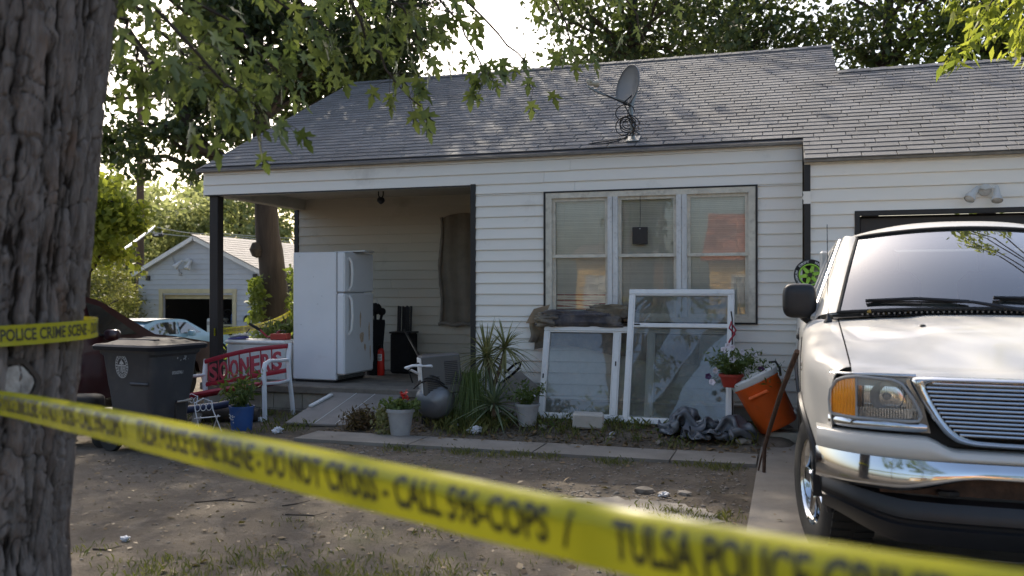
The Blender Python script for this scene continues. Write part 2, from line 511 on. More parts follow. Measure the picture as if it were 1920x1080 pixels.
def rand_rot(n, droop=None):
    """n rotation matrices; droop in (0..1) turns the leaf tip (+x) to hang down."""
    q = RNG.normal(size=(n, 4)); q /= np.linalg.norm(q, axis=1)[:, None]
    w, x, y, z = q.T
    Rm = np.stack([1 - 2 * (y * y + z * z), 2 * (x * y - z * w), 2 * (x * z + y * w),
                   2 * (x * y + z * w), 1 - 2 * (x * x + z * z), 2 * (y * z - x * w),
                   2 * (x * z - y * w), 2 * (y * z + x * w), 1 - 2 * (x * x + y * y)], 1).reshape(n, 3, 3)
    if droop is not None:
        ax = Rm[:, :, 0] * (1 - droop) + np.array([0, 0, -1.]) * droop
        ax /= np.linalg.norm(ax, axis=1)[:, None]
        b = np.cross(Rm[:, :, 2], ax); b /= np.linalg.norm(b, axis=1)[:, None] + 1e-9
        c = np.cross(ax, b)
        Rm = np.stack([ax, b, c], 2)
    return Rm

LEAF_DIAMOND = (np.array([(0, 0, 0), (.45, .3, .05), (1, 0, -.06), (.45, -.3, .05)]), [(0, 3, 2, 1)])
LEAF_SLIM = (np.array([(0, 0, 0), (.4, .16, .04), (1, 0, -.1), (.4, -.16, .04)]), [(0, 3, 2, 1)])
def _maple():
    # deeply cut five-lobed leaf, petiole at the origin, tip at +x
    half = [(.02, .03), (-.06, .30), (.12, .20), (.20, .16), (.24, .40), (.36, .37), (.56, .54), (.50, .33), (.44, .24), (.36, .11),
            (.58, .12), (.66, .24), (.76, .14), (.90, .14), (1.14, 0)]
    pts = [(0, 0)] + half + [(x, -y) for x, y in half[-2::-1]]
    v = np.array([(x, y, -.10 * x * x + .16 * abs(y)) for x, y in pts] + [(.32, 0, -.02)])
    c = len(pts)
    f = [(c, i, (i + 1) % c) for i in range(c)]
    return v, f
LEAF_MAPLE = _maple()

def leaves(name, pts, size, tmpl, mat, parent=None, droop=None, svar=.35, rot=None):
    pts = np.asarray(pts, np.float64)
    n = len(pts)
    T, Fc = tmpl
    Rm = rand_rot(n, droop) if rot is None else rot
    sz = size * (1 + RNG.uniform(-svar, svar, n))
    V = np.einsum('nij,tj->nti', Rm, T) * sz[:, None, None] + pts[:, None, :]
    F = (np.arange(n)[:, None, None] * len(T) + np.array(Fc)[None]).reshape(-1, len(Fc[0]))
    return link(name, arrays_mesh(name, V.reshape(-1, 3), F, mat), parent)

def clumps(center, rad, nclump, nleaf, spread, shell=.55):
    """Leaf points: clump centres spread through an ellipsoid (towards its shell), leaves gaussian round each."""
    d = RNG.normal(size=(nclump, 3)); d /= np.linalg.norm(d, axis=1)[:, None]
    r = RNG.uniform(0, 1, nclump) ** (1 / 3) * (1 - shell) + shell * RNG.uniform(.6, 1.05, nclump)
    cc = d * r[:, None] * np.array(rad) + np.array(center)
    w = RNG.uniform(.4, 1.6, nclump); w /= w.sum()
    k = RNG.choice(nclump, nleaf, p=w)
    sp = spread * RNG.uniform(.6, 1.3, nclump)
    p = cc[k] + RNG.normal(size=(nleaf, 3)) * sp[k][:, None] * np.array([1, 1, .62])
    return p, cc

def limb(mb, a, b, r0, r1, sag=.0, n=7, seg=6, wig=.12, mi=0):
    a, b = Vector(a), Vector(b)
    L = (b - a).length
    pts, rs = [], []
    for i in range(seg + 1):
        t = i / seg
        p = a.lerp(b, t)
        if 0 < i < seg:
            p += Vector((random.uniform(-1, 1), random.uniform(-1, 1), random.uniform(-1, 1))) * wig * L * .12
        p.z += sag * math.sin(math.pi * t)
        pts.append(p); rs.append(r0 + (r1 - r0) * t)
    mb.tube(pts, rs, n, mi)
    return pts

def smooth(a, b, x):
    t = max(0, min(1, (x - a) / (b - a))) if a != b else float(x > a)
    return t * t * (3 - 2 * t)

def text_mesh(txt, height, width=None, bold=.012, res=3, cuts=0):
    """Flat lettering as (verts2d, faces): baseline at 0, height and optional total width forced."""
    cu = bpy.data.curves.new('lettering', 'FONT')
    cu.body = txt
    cu.size = 1
    cu.offset = bold
    cu.resolution_u = res
    cu.fill_mode = 'BOTH' if hasattr(cu, 'fill_mode') and cu.dimensions == '3D' else cu.fill_mode
    cu.dimensions = '2D'
    cu.fill_mode = 'BOTH'
    o = bpy.data.objects.new('lettering', cu)
    C.objects.link(o)
    bpy.context.view_layer.update()
    me = bpy.data.meshes.new_from_object(o.evaluated_get(bpy.context.evaluated_depsgraph_get()))
    if cuts:
        bm = bmesh.new(); bm.from_mesh(me)
        ys_ = [v.co.y for v in bm.verts]; lo_, hi_ = min(ys_), max(ys_)
        for k in range(1, cuts):
            bmesh.ops.bisect_plane(bm, geom=bm.verts[:] + bm.edges[:] + bm.faces[:], plane_co=(0, lo_ + (hi_ - lo_) * k / cuts, 0), plane_no=(0, 1, 0))
        bm.to_mesh(me); bm.free()
    vs = [(v.co.x, v.co.y) for v in me.vertices]
    fs = [tuple(p.vertices) for p in me.polygons]
    bpy.data.objects.remove(o); bpy.data.curves.remove(cu); bpy.data.meshes.remove(me)
    x0 = min(v[0] for v in vs); x1 = max(v[0] for v in vs); y0 = min(v[1] for v in vs); y1 = max(v[1] for v in vs)
    ky = height / (y1 - y0)
    kx = width / (x1 - x0) if width else ky
    return [((x - x0) * kx, (y - y0) * ky) for x, y in vs], fs

# ------------------------------------------------------------------ ground, walk, drive
def gz(x, y):
    bed = smooth(8.0, 8.75, y) * (1 - smooth(9.6, 10.2, y)) * smooth(-4.9, -3.9, x) * (1 - smooth(-.05, .15, x)) * .095
    n = noise.noise((x * .55, y * .55, 0)) * .018 + noise.noise((x * 2.1, y * 2.1, 3)) * .009 + noise.noise((x * 7, y * 7, 5)) * .005
    flat = 1 - smooth(-.5, -.2, x) * (1 - smooth(9, 10, y)) * smooth(2.5, 4, y)
    flat *= 1 - .8 * smooth(7.2, 7.45, y) * (1 - smooth(7.95, 8.2, y))
    drop = -.62 * smooth(9.2, 20, y) * (1 - smooth(-10, -7.6, x))
    return bed + n * flat + drop

def axis(a, b, fine0, fine1, step, coarse):
    out, x = [], fine0
    while x < fine1:
        out.append(x); x += step
    out.append(fine1)
    k = fine1
    s_ = step
    while k < b:
        s_ *= 1.5; k += max(s_, .3); out.append(min(k, b))
    k = fine0; s_ = step
    while k > a:
        s_ *= 1.5; k -= max(s_, .3); out.insert(0, max(k, a))
    return out
gx = axis(-260, 260, -10, 3.0, .07, 1)
gy = axis(-260, 260, 1.0, 10.2, .07, 1)
GV = [(x, y, gz(x, y) if -30 < x < 8 and -2 < y < 30 else (-.62 if x < -10 and y > 20 else 0)) for x in gx for y in gy]
ny = len(gy)
GF = [(i * ny + j, (i + 1) * ny + j, (i + 1) * ny + j + 1, i * ny + j + 1) for i in range(len(gx) - 1) for j in range(ny - 1)]
go = link('ground', arrays_mesh('ground', GV, GF, 'dirt'))
go.data.polygons.foreach_set('use_smooth', [True] * len(GF))
tag(go, 'bare grey-brown dirt yard with faint grass patches', kind='structure')

def slab(name, label, poly, z0, z1, mat, joints=()):
    mb = MB()
    mb.prism(poly, z1 - z0, Matrix.Translation((0, 0, z0)))
    o = mb.build(name, mat)
    return tag(o, label, kind='structure')
# worn walk along the house front, in separate poured slabs
walk = thing('front_walk', 'narrow dusty concrete walk along the house front', None)
tag(walk, kind='structure')
xs = [-4.55, -3.35, -2.15, -.95, -.245]
for i in range(4):
    a, b = xs[i] + .006, xs[i + 1] - .006
    mb = MB()
    e = [random.uniform(-.02, .02) for _ in range(4)]
    mb.prism([(a, 7.47 + e[0]), (b, 7.47 + e[1]), (b, 7.93 + e[2]), (a, 7.95 + e[3])], .09, Matrix.Translation((0, 0, -.06 + random.uniform(-.004, .004))))
    mb.build('paving_slab', 'concrete', walk)
drive = thing('driveway', 'pale concrete driveway under the white pickup', None)
tag(drive, kind='structure')
ys = [-6, 1.6, 5.15, 7.95, 8.84]
for i in range(4):
    mb = MB()
    mb.prism([(-.235, ys[i] + .006), (5.6, ys[i] + .006), (5.6, ys[i + 1] - .006), (-.235, ys[i + 1] - .006)], .1, Matrix.Translation((0, 0, -.065 + random.uniform(-.003, .003))))
    mb.build('paving_slab', 'concrete', drive)
# broken concrete patch sunk in the dirt
mb = MB()
mb.prism([(-1.02 + (.60 + .10 * noise.noise((k * .9, 2, 0)) + .05 * noise.noise((k * 2.7, 5, 0))) * math.cos(2 * math.pi * k / 46), 5.66 + (.37 + .09 * noise.noise((k * .8, 9, 0)) + .05 * noise.noise((k * 2.3, 1, 0))) * math.sin(2 * math.pi * k / 46)) for k in range(46)], .035, Matrix.Translation((0, 0, -.018)))
tag(mb.build('concrete_patch', 'concrete'), 'broken pale concrete patch sunk in the dirt', kind='structure')
slab('road', 'asphalt street running past the yard', [(-120, -14), (120, -14), (120, -7), (-120, -7)], -.03, .012, 'asphalt')
mb = MB(); mb.box((-60, -6.9, .05), (120, .2, .14)); mb.box((62.8, -6.9, .05), (114, .2, .14))
tag(mb.build('kerb', 'concrete'), 'concrete kerb along the street', kind='structure')
mb = MB(); mb.grid(lambda u, v: (-80 + 66 * u, 16 + 60 * v, -.55 + .02 * math.sin(9 * u) * math.sin(7 * v)), 24, 24)
tag(mb.build('back_lawn', 'lawn'), 'sunlit grass behind the parked cars', kind='structure')

# ------------------------------------------------------------------ the house
HX0, HX1, HY, PY = -7.03, .14, 9.43, 11.6          # left end, right end, front wall, porch back wall
EZ, SL = 2.965, .49                                  # eave height at the front wall, roof slope
PITCH = math.atan(SL)
house = thing('house', 'low white clapboard house with open corner porch and grey shingle roof', 'house', (-3.4, 12, 0))
HO = ORG[house]
def hbox(name, mat, boxes, parent=house, ch=0.):
    mb = MB()
    for c, d in boxes:
        mb.box(c, d, ch=ch)
    return mb.build(name, mat, parent, world=True)
def span(x0, x1, y0, y1, z0, z1):
    return (((x0 + x1) / 2, (y0 + y1) / 2, (z0 + z1) / 2), (x1 - x0, y1 - y0, z1 - z0))

# lapped siding: one shared board, scaled in length and height
def board_mesh(mat):
    mb = MB()
    # x 0..1, z 0..1 (height), profile sticks out (towards -y) at its bottom
    prof = [(0, 0), (-.017, .0), (-.019, .05), (-.018, .14), (-.004, 1.0), (0, 1.0)]
    vs = [(x, y, z) for x in (0, 1) for y, z in prof]
    n = len(prof)
    fs = [(k, (k + 1) % n, n + (k + 1) % n, n + k) for k in range(n)] + [tuple(range(n))[::-1], tuple(range(n, 2 * n))]
    mb.add(vs, fs)
    return mb.mesh('siding_board', mat)
BOARD = {k: board_mesh(k) for k in ('siding', 'porch_siding', 'grey_siding', 'yellow_wall')}
def sided(parent, mat, x0, x1, z0, z1, y, step, anchor, holes=(), org=None, rz=0, base=None, mirror=False):
    """Cover a wall strip with boards; holes are (xa, xb, za, zb)."""
    org = org or ORG[parent]
    k0 = math.floor((z0 - anchor) / step)
    z = anchor + k0 * step
    while z < z1 - 1e-4:
        za, zb = max(z, z0), min(z + step, z1)
        cuts = sorted({za, zb} | {h for q in holes for h in q[2:] if za + .012 < h < zb - .012})
        for a, b in zip(cuts, cuts[1:]):
            segs = [(x0, x1)]
            for (ha, hb, hz0, hz1) in holes:
                if hz0 < b - .006 and hz1 > a + .006:
                    segs = [s2 for (p, q) in segs for s2 in ((p, min(q, ha)), (max(p, hb), q)) if s2[1] - s2[0] > .01]
            cutsegs = []
            for (p, q) in segs:
                if q - p > 3.4:
                    m_ = p + (q - p) * random.uniform(.3, .7)
                    cutsegs += [(p, m_ - .0015), (m_ + .0015, q)]
                else:
                    cutsegs.append((p, q))
            for (p, q) in cutsegs:
                o = link('siding_board', BOARD[mat], parent)
                o.scale = (q - p, 1, b - a)
                v = Vector((p, 0, a)) if base is None else None
                if base is None:
                    o.location = (p - org[0], y - org[1] - random.uniform(0, .0025), a - org[2] + random.uniform(-.0012, .0012))
                    o.rotation_euler = (random.uniform(-.012, .012), random.uniform(-.0007, .0007), 0)
                else:
                    w = Matrix.Rotation(rz, 3, 'Z') @ Vector((p, 0, 0))
                    o.location = (base[0] + w.x - org[0], base[1] + w.y - org[1], a - org[2])
                    o.rotation_euler = (0, 0, rz)
        z += step

STEP = .124
WX0, WX1, WZ0, WZ1 = -2.56, -.32, 1.12, 2.526        # triple window
PX1 = -3.42                                            # right jamb of the porch opening
# walls behind the boards
front = hbox('front_wall', 'trim_white', [
    span(HX0 + .05, -3.415, HY, HY + .15, 2.652, EZ - .02), span(-3.415, WX0, HY, HY + .15, .24, EZ - .02),
    span(WX1, HX1, HY, HY + .15, .24, EZ - .02), span(WX0, WX1, HY + .001, HY + .149, WZ1, EZ - .022),
    span(WX0, WX1, HY + .001, HY + .149, .242, WZ0)])
sided(front, 'siding', HX0, HX1, .26, EZ - .012, HY, STEP, 2.65, [(HX0 - 1, PX1, -1, 2.65), (WX0 - .015, WX1 + .015, WZ0 - .015, WZ1 + .015)])
hbox('foundation_wall', 'found', [span(-3.42, HX1, HY + .02, HY + .3, -.2, .25)])
porch = hbox('porch_foundation', 'found', [span(HX0, -3.425, HY + .03, HY + .25, -.2, .20), span(HX0, HX0 + .2, HY + .25, PY, -.2, .2)])
# block joints of the porch foundation: courses of separate blocks
bm_ = MB(); bm_.box((.2, 0, .095), (.392, .03, .188), ch=.006)
BLK = bm_.mesh('block', 'found')
for r_ in range(2):
    for k in range(9):
        x = HX0 + .4 * k + (.2 if r_ else 0)
        if x + .4 > -3.42:
            continue
        o = link('block', BLK, porch, (x - HO[0], HY + .02 - HO[1], -.185 + .195 * r_ - HO[2]))
hbox('porch_floor', 'slab_edge', [span(HX0 - .03, -3.42, HY - .05, PY, .205, .30)], ch=.012)
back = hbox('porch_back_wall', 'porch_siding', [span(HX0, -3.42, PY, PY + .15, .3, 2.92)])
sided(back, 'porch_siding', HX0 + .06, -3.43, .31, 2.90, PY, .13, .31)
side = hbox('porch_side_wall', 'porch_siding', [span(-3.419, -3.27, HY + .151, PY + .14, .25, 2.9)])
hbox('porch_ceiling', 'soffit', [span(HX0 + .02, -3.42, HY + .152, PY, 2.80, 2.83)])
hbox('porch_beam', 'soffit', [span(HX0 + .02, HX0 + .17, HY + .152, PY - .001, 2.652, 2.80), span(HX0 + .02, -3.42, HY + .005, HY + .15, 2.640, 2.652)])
hbox('left_wall', 'siding', [span(HX0, HX0 + .15, PY + .151, 17.3, 0, 2.93)])
hbox('back_wall', 'siding', [span(HX0, .6, 17.3, 17.45, 0, 2.93)])
post = MB(); post.box((HX0 + .13, HY + .075, 1.475), (.125, .125, 2.35), ch=.008)
post.build('porch_post', 'dark_wood', house, world=True)
hbox('corner_trim', 'black_trim', [span(HX0 - .012, HX0 + .052, PY - .028, PY - .001, .3, 2.65)])
hbox('jamb_trim', 'black_trim', [span(-3.445, -3.385, HY - .026, HY + .03, .30, 2.66)])
hbox('header_trim', 'black_trim', [span(HX0 + .02, -3.446, HY - .021, HY - .004, 2.638, 2.651)])
hbox('eave_fascia', 'trim_white', [span(HX0 - .02, HX1 + .02, HY - .045, HY - .022, EZ - .03, EZ + .005)])

# garage wing, half a metre forward
GY, GX1 = 8.90, 7.2
gar = hbox('garage_wall', 'trim_white', [span(.17, .62, GY, GY + .15, .04, 2.70), span(.62, GX1, GY + .001, GY + .149, 2.17, 2.70), span(5.4, GX1, GY, GY + .15, .04, 2.169)])
sided(gar, 'siding', .17, GX1, .06, 2.69, GY, STEP, 2.17, [(.62, 5.4, -1, 2.17)])
hbox('garage_return_wall', 'siding', [span(.171, .32, GY + .151, HY - .001, .04, 2.72)])
hbox('garage_end_wall', 'siding', [span(GX1 - .15, GX1 - .001, GY + .151, 15, .04, 2.68)])
hbox('corner_trim', 'black_trim', [span(.150, .205, GY - .028, GY + .03, 2.40, 2.67), span(.152, .206, GY - .028, GY + .03, .05, 2.28)])
gd = hbox('garage_door_frame', 'black_trim', [span(.60, 5.42, GY - .026, GY + .04, 2.155, 2.20), span(.60, .645, GY - .026, GY + .04, .04, 2.155), span(5.375, 5.42, GY - .026, GY + .04, .04, 2.155)])
gdoor = hbox('garage_door', 'interior', [span(.63, 5.39, GY + .13, GY + .15, .04, 2.16)])
for k in range(4):
    hbox('panel', 'black_plastic', [span(.65, 5.37, GY + .095, GY + .129, .05 + .527 * k, .565 + .527 * k)], gdoor, ch=.01)
hbox('garage_fascia', 'old_cream', [span(.15, GX1 + .1, GY - .035, GY - .019, 2.655, 2.70)])
# torn siding end at the corner
mb = MB(); mb.prism([(0, 0), (.07, .0), (.07, .12), (-.008, .12), (.002, .085), (-.012, .06), (.004, .03)], .004, Matrix.Translation((.14, GY - .022, 2.28)) @ Matrix.Rotation(R(90), 4, 'X'))
mb.build('torn_siding_end', 'siding', house, world=True)

# ------------------------------------------------------------------ roof
RX0, RX1, RGX1 = HX0 - .05, .60, GX1 + .12
RY0, GRY0, RIDGE, GRIDGE = HY - .07, GY - .07, 13.42, 11.95
def rz(y):
    return EZ + .015 + SL * (y - HY + .07)
roof = MB()
T = .03
def deck(x0, x1, y0, y1):
    z0, z1 = rz(y0) - .02, rz(y1) - .02
    vs = [(x0, y0, z0), (x1, y0, z0), (x1, y1, z1), (x0, y1, z1)]
    vs += [(a, b, c - T) for a, b, c in vs]
    roof.add(vs, [(0, 1, 2, 3), (7, 6, 5, 4), (0, 4, 5, 1), (1, 5, 6, 2), (2, 6, 7, 3), (3, 7, 4, 0)])
deck(RX0, .145, RY0, RIDGE); deck(.145, RX1, GRY0, RIDGE); deck(RX1, RGX1, GRY0, GRIDGE)
def rear(x0, x1, y1, z1, y2):
    z2 = z1 - SL * (y2 - y1)
    vs = [(x0, y1, z1 - .02), (x1, y1, z1 - .02), (x1, y2, z2), (x0, y2, z2)]
    vs += [(a, b, c - T) for a, b, c in vs]
    roof.add(vs, [(0, 1, 2, 3), (7, 6, 5, 4), (0, 4, 5, 1), (1, 5, 6, 2), (2, 6, 7, 3), (3, 7, 4, 0)])
rear(RX0, RX1, RIDGE, rz(RIDGE), 17.5); rear(RX1, RGX1, GRIDGE, rz(GRIDGE), 15.1)
roof_o = roof.build('roof', 'roof_dark', house, world=True)
gb = MB()
for x, a, b, c in ((HX0 + .005, HY + .02, 17.4, RIDGE), (RX1 - .02, 11.0, 15.9, RIDGE)):
    zb = EZ - .05 if x < 0 else rz(11.0) - .06
    gb.add([(x, a, zb), (x, b, zb), (x, c, rz(c) - .06), (x + .02, a, zb), (x + .02, b, zb), (x + .02, c, rz(c) - .06)],
           [(0, 2, 1), (3, 4, 5), (0, 1, 4, 3), (1, 2, 5, 4), (2, 0, 3, 5)])
gb.build('gable_wall', 'siding', house, world=True)
EX, TW = .138 * math.cos(PITCH), .305
tabm = MB()
# one shingle tab: x 0..TW, lying up the slope, butt edge thick, head tucked under the next course
tabm.box((TW / 2, .09, .0), (TW - .008, .20, .0105), ch=.002)
TAB = tabm.mesh('shingle', 'shingle')
tabs = []
nrow = int((RIDGE - GRY0) / EX) + 1
for r_ in range(nrow):
    y = GRY0 - .012 + r_ * EX
    if y > RIDGE - .06:
        break
    regs = []
    if y < RY0 - .03:
        regs = [(.145, RGX1)]
    elif y < GRIDGE - .05:
        regs = [(RX0, RGX1)]
    else:
        regs = [(RX0, RX1)]
    off = [0, .5, .17, .67, .33, .83][r_ % 6] if r_ % 2 else [0, .5, .17, .67, .33, .83][(r_ + 2) % 6]
    for (a, b) in regs:
        k0 = math.floor(a / TW - off)
        for k in range(k0, int(b / TW - off) + 1):
            x = (k + off) * TW
            xa, xb = max(x, a), min(x + TW, b)
            if xb - xa < .03 or xa > 6.2:
                continue
            tabs.append((xa, xb - xa, y + random.uniform(-.003, .003), random.uniform(-.004, .004)))
tabs.sort(key=lambda t: (t[0] - 0) ** 2 + t[2] ** 2 + (rz(t[2]) - 1.45) ** 2)
tilt = PITCH - R(3.6)
rest = []
for i, (x, w, y, dz) in enumerate(tabs):
    loc = Vector((x, y, rz(y) - .006))
    if i < 300:
        o = link('shingle', TAB, roof_o, (loc.x - HO[0], loc.y - HO[1], loc.z - HO[2]))
        o.rotation_euler = (tilt + dz * 2, 0, dz)
        o.scale = (w / TW, 1, 1)
    else:
        rest.append(Matrix.Translation(loc) @ Matrix.Rotation(dz, 4, 'Z') @ Matrix.Rotation(tilt + dz * 2, 4, 'X') @ Matrix.Diagonal((w / TW, 1, 1, 1)))
tv = np.array([v.co for v in TAB.vertices]); tf = [tuple(p.vertices) for p in TAB.polygons]
mass = MB()
for X in rest:
    mass.add(tv, tf, 0, False, X)
tag(mass.build('shingle_field', 'shingle_mass', roof_o, world=True), kind='stuff')
for (x0, x1, y, z) in ((RX0, RX1, RIDGE, rz(RIDGE)), (RX1, 6.2, GRIDGE, rz(GRIDGE))):
    x = x0
    cap = MB()
    cap.add([(0, -.12, -.058), (0, 0, 0), (0, .12, -.058), (.2, -.12, -.052), (.2, 0, .006), (.2, .12, -.052),
             (0, -.12, -.066), (0, 0, -.010), (0, .12, -.066), (.2, -.12, -.066), (.2, 0, -.008), (.2, .12, -.066)],
            [(0, 3, 4, 1), (1, 4, 5, 2), (6, 7, 10, 9), (7, 8, 11, 10), (0, 1, 7, 6), (1, 2, 8, 7), (3, 9, 10, 4), (4, 10, 11, 5), (0, 6, 9, 3), (2, 5, 11, 8)])
    CAP = cap.mesh('ridge_cap', 'shingle')
    while x < x1 - .05:
        o = link('ridge_cap', CAP, roof_o, (x - HO[0], y - HO[1], z + .012 - HO[2])); o.scale = (1.0 if x + .2 < x1 else (x1 - x) / .2, 1, 1)
        x += .19
drip = MB()
drip.box(((RX0 + .143) / 2, RY0 - .004, rz(RY0) - .035), (.143 - RX0, .012, .022)); drip.box(((.147 + RGX1) / 2, GRY0 - .004, rz(GRY0) - .035), (RGX1 - .147, .012, .026))
drip.build('drip_edge', 'board_grey', roof_o, world=True)
rk = MB()
for (ya, yb) in ((RY0, RIDGE),):
    a = Vector((RX0 - .012, ya, rz(ya) - .045)); b = Vector((RX0 - .012, yb, rz(yb) - .045))
    L = (b - a).length
    rk.box(((a.x), (a.y + b.y) / 2, (a.z + b.z) / 2), (.022, L, .06), (PITCH, 0, 0))
rk.build('rake_board', 'board_grey', roof_o, world=True)

# ------------------------------------------------------------------ the triple window
win = hbox('window', 'old_cream', [span(WX0, WX1, HY - .03, HY + .1, WZ1 - .06, WZ1), span(WX0, WX1, HY - .03, HY + .1, WZ0, WZ0 + .05),
                                   span(WX0, WX0 + .07, HY - .029, HY + .1, WZ0 + .05, WZ1 - .06), span(WX1 - .07, WX1, HY - .029, HY + .1, WZ0 + .05, WZ1 - .06)])
hbox('window_trim', 'black_trim', [span(WX0 - .022, WX1 + .022, HY - .034, HY - .002, WZ1, WZ1 + .018), span(WX0 - .022, WX0 - .001, HY - .034, HY - .002, WZ0 - .02, WZ1),
                                   span(WX1 + .001, WX1 + .022, HY - .034, HY - .002, WZ0 - .02, WZ1), span(WX0, WX1, HY - .034, HY - .002, WZ0 - .02, WZ0 - .001)], win)
ux0, ux1 = WX0 + .07, WX1 - .07
uw = (ux1 - ux0 - .22) / 3
units = []
for i in range(3):
    a = ux0 + i * (uw + .11)
    units.append((a, a + uw))
    if i < 2:
        hbox('mullion', 'mullion', [span(a + uw, a + uw + .05, HY - .034, HY + .09, WZ0 + .05, WZ1 - .06), span(a + uw + .05, a + uw + .06, HY - .022, HY + .09, WZ0 + .05, WZ1 - .06),
                                    span(a + uw + .06, a + uw + .11, HY - .034, HY + .09, WZ0 + .05, WZ1 - .06)], win)
ZM = 1.83
PANE = []
for i, (a, b) in enumerate(units):
    for lo, (z0, z1, yy) in enumerate(((ZM - .018, WZ1 - .06, HY + .0), (WZ0 + .05, ZM + .018, HY + .022))):
        w_ = .035
        hbox('sash', 'old_cream', [span(a, b, yy, yy + .03, z1 - w_, z1), span(a, b, yy, yy + .03, z0, z0 + w_),
                                   span(a, a + w_, yy + .001, yy + .03, z0 + w_, z1 - w_), span(b - w_, b, yy + .001, yy + .03, z0 + w_, z1 - w_)], win)
        mb = MB()
        t1, t2 = random.uniform(-.0012, .0012), random.uniform(-.0008, .0008)
        mb.add([(a + w_, yy + .016 - t1, z0 + w_), (b - w_, yy + .016 + t1, z0 + w_), (b - w_, yy + .016 + t1 + t2, z1 - w_), (a + w_, yy + .016 - t1 + t2, z1 - w_)], [(0, 1, 2, 3)])
        mb.build('pane', 'glass', win, world=True)
    bl = MB()
    z = WZ1 - .1
    k = 0
    while z > WZ0 + .06:
        sag = 0
        dark = False
        if i == 0 and z < 1.42:
            if 1.22 < z < 1.40:          # bent, parted slats low in the first window
                sag = (1.40 - z) * .35 * (1 if k % 2 else -.2)
            if k % 4 == 1:
                z -= .018
        x0_, x1_ = a + .03, b - .03
        bl.add([(x0_, HY + .062, z + sag), (x1_, HY + .062, z), (x1_, HY + .072, z + .0192), (x0_, HY + .072, z + .0192 + sag)], [(0, 1, 2, 3)])
        z -= .0195; k += 1
    bl.tube([(a + .12, HY + .060, WZ0 + .06), (a + .12, HY + .060, WZ1 - .08)], .0015, 5)
    bl.tube([(b - .12, HY + .060, WZ0 + .06), (b - .12, HY + .060, WZ1 - .08)], .0015, 5)
    bl.box(((a + b) / 2, HY + .075, WZ1 - .085), (b - a - .04, .03, .03))
    bl.build('blind', 'blind', win, world=True)
hbox('curtain', 'red_paint', [span(units[0][0] + .02, units[0][1] - .02, HY + .155, HY + .165, 1.18, 1.45)], win)
hbox('room', 'room', [span(WX0 - .6, WX1 + .4, HY + 2.0, HY + 2.1, .3, 2.7), span(WX0 - .6, WX1 + .4, HY + .16, HY + 2.0, 2.7, 2.75), span(WX0 - .6, WX1 + .4, HY + .16, HY + 2.0, .28, .3),
                      span(WX0 - .7, WX0 - .6, HY + .16, HY + 2.1, .28, 2.75), span(WX1 + .4, WX1 + .5, HY + .16, HY + 2.1, .28, 2.75)])
sg = thing('hanging_sign', 'small black square sign hanging by a string in the middle window', 'sign', (-1.515, HY - .012, 1.95))
mb = MB(); mb.box((0, 0, .09), (.165, .008, .185), ch=.012); mb.build('plate', 'black_plastic', sg)
mb = MB(); mb.tube([(0, 0, .175), (.003, .002, .3), (0, .006, .52)], .0028, 5); mb.build('string', 'cable', sg)
mb = MB(); mb.lathe([(.006, 0), (.006, .003), (0, .003)], 10, Matrix.Translation((0, -.004, .165)) @ Matrix.Rotation(R(90), 4, 'X')); mb.build('rivet', 'galv', sg)

# cloth over the porch back window, at the corner
cur = thing('cloth_curtain', 'brown cloth hung over the porch window beside the black corner trim', 'curtain', (-4.42, PY - .06, .95))
mb = MB()
def cl(u, v):
    x = -.24 + .52 * u + .02 * math.sin(9 * v) * (1 - u) - .02 * (1 - v) * (1 - u)
    return (x, -.02 + .018 * math.sin(14 * u + 2 * v) + .012 * math.sin(5 * v + 3 * u), .04 + 1.52 * v + .03 * math.sin(3 * u) * v - (.05 * (1 - u) ** 3 if v > .9 else 0))
mb.grid(cl, 26, 40); mb.build('cloth', 'brown_cloth', cur)
mb = MB()
mb.tube([(-.24 + .02 * math.sin(9 * t), -.03, .03 + 1.5 * t) for t in [i / 24 for i in range(25)]], [.016 + .01 * random.random() for _ in range(25)], 7)
mb.tube([(-.27 + .55 * t, -.035, .03 + .012 * math.sin(11 * t)) for t in [i / 12 for i in range(13)]], [.022 + .012 * random.random() for _ in range(13)], 7)
mb.build('frayed_hem', 'board_grey', cur)
# hook with two straps under the porch header
hk = thing('porch_hook', 'black strap hook hanging from the porch ceiling', 'hook', (-4.83, 9.95, 2.80))
mb = MB(); mb.tube([(-.035, 0, 0), (-.032, 0, -.16), (-.01, 0, -.22), (.012, 0, -.22), (.032, 0, -.16), (.035, 0, 0)], .008, 6); mb.build('strap', 'black_cloth', hk)
mb = MB(); mb.lathe([(.0, -.28), (.025, -.265), (.05, -.24), (.048, -.21), (.03, -.19), (0, -.185)], 12); mb.build('bulb_holder', 'black_plastic', hk)
# flood light over the garage door
def flood(loc, sc, lab):
    t = thing('flood_light', lab, 'light', loc)
    t.scale = (sc,) * 3
    mb = MB(); mb.lathe([(0, 0), (.055, 0), (.055, .02), (.03, .035), (0, .035)], 16, Matrix.Rotation(R(90), 4, 'X')); mb.build('base_plate', 'galv', t)
    for sx in (-1, 1):
        mb = MB(); mb.tube([(0, -.03, 0), (sx * .05, -.05, .015), (sx * .085, -.07, -.01)], .011, 7); mb.build('arm', 'galv', t)
        X = Matrix.Translation((sx * .085, -.06, .0)) @ Matrix.Rotation(R(35 if sx < 0 else 5), 4, 'Y') @ Matrix.Rotation(R(150), 4, 'X')
        mb = MB(); mb.lathe([(.016, -.03), (.022, 0), (.03, .06), (.045, .10), (.046, .13)], 16, X); mb.build('lamp_head', 'galv', t)
        mb = MB(); mb.lathe([(.043, .122), (.02, .13), (0, .132)], 16, X); mb.build('bulb', 'white_plastic', t)
    return t
flood((1.70, GY - .024, 2.36), 1.0, 'twin flood light with rust stains above the black garage door')

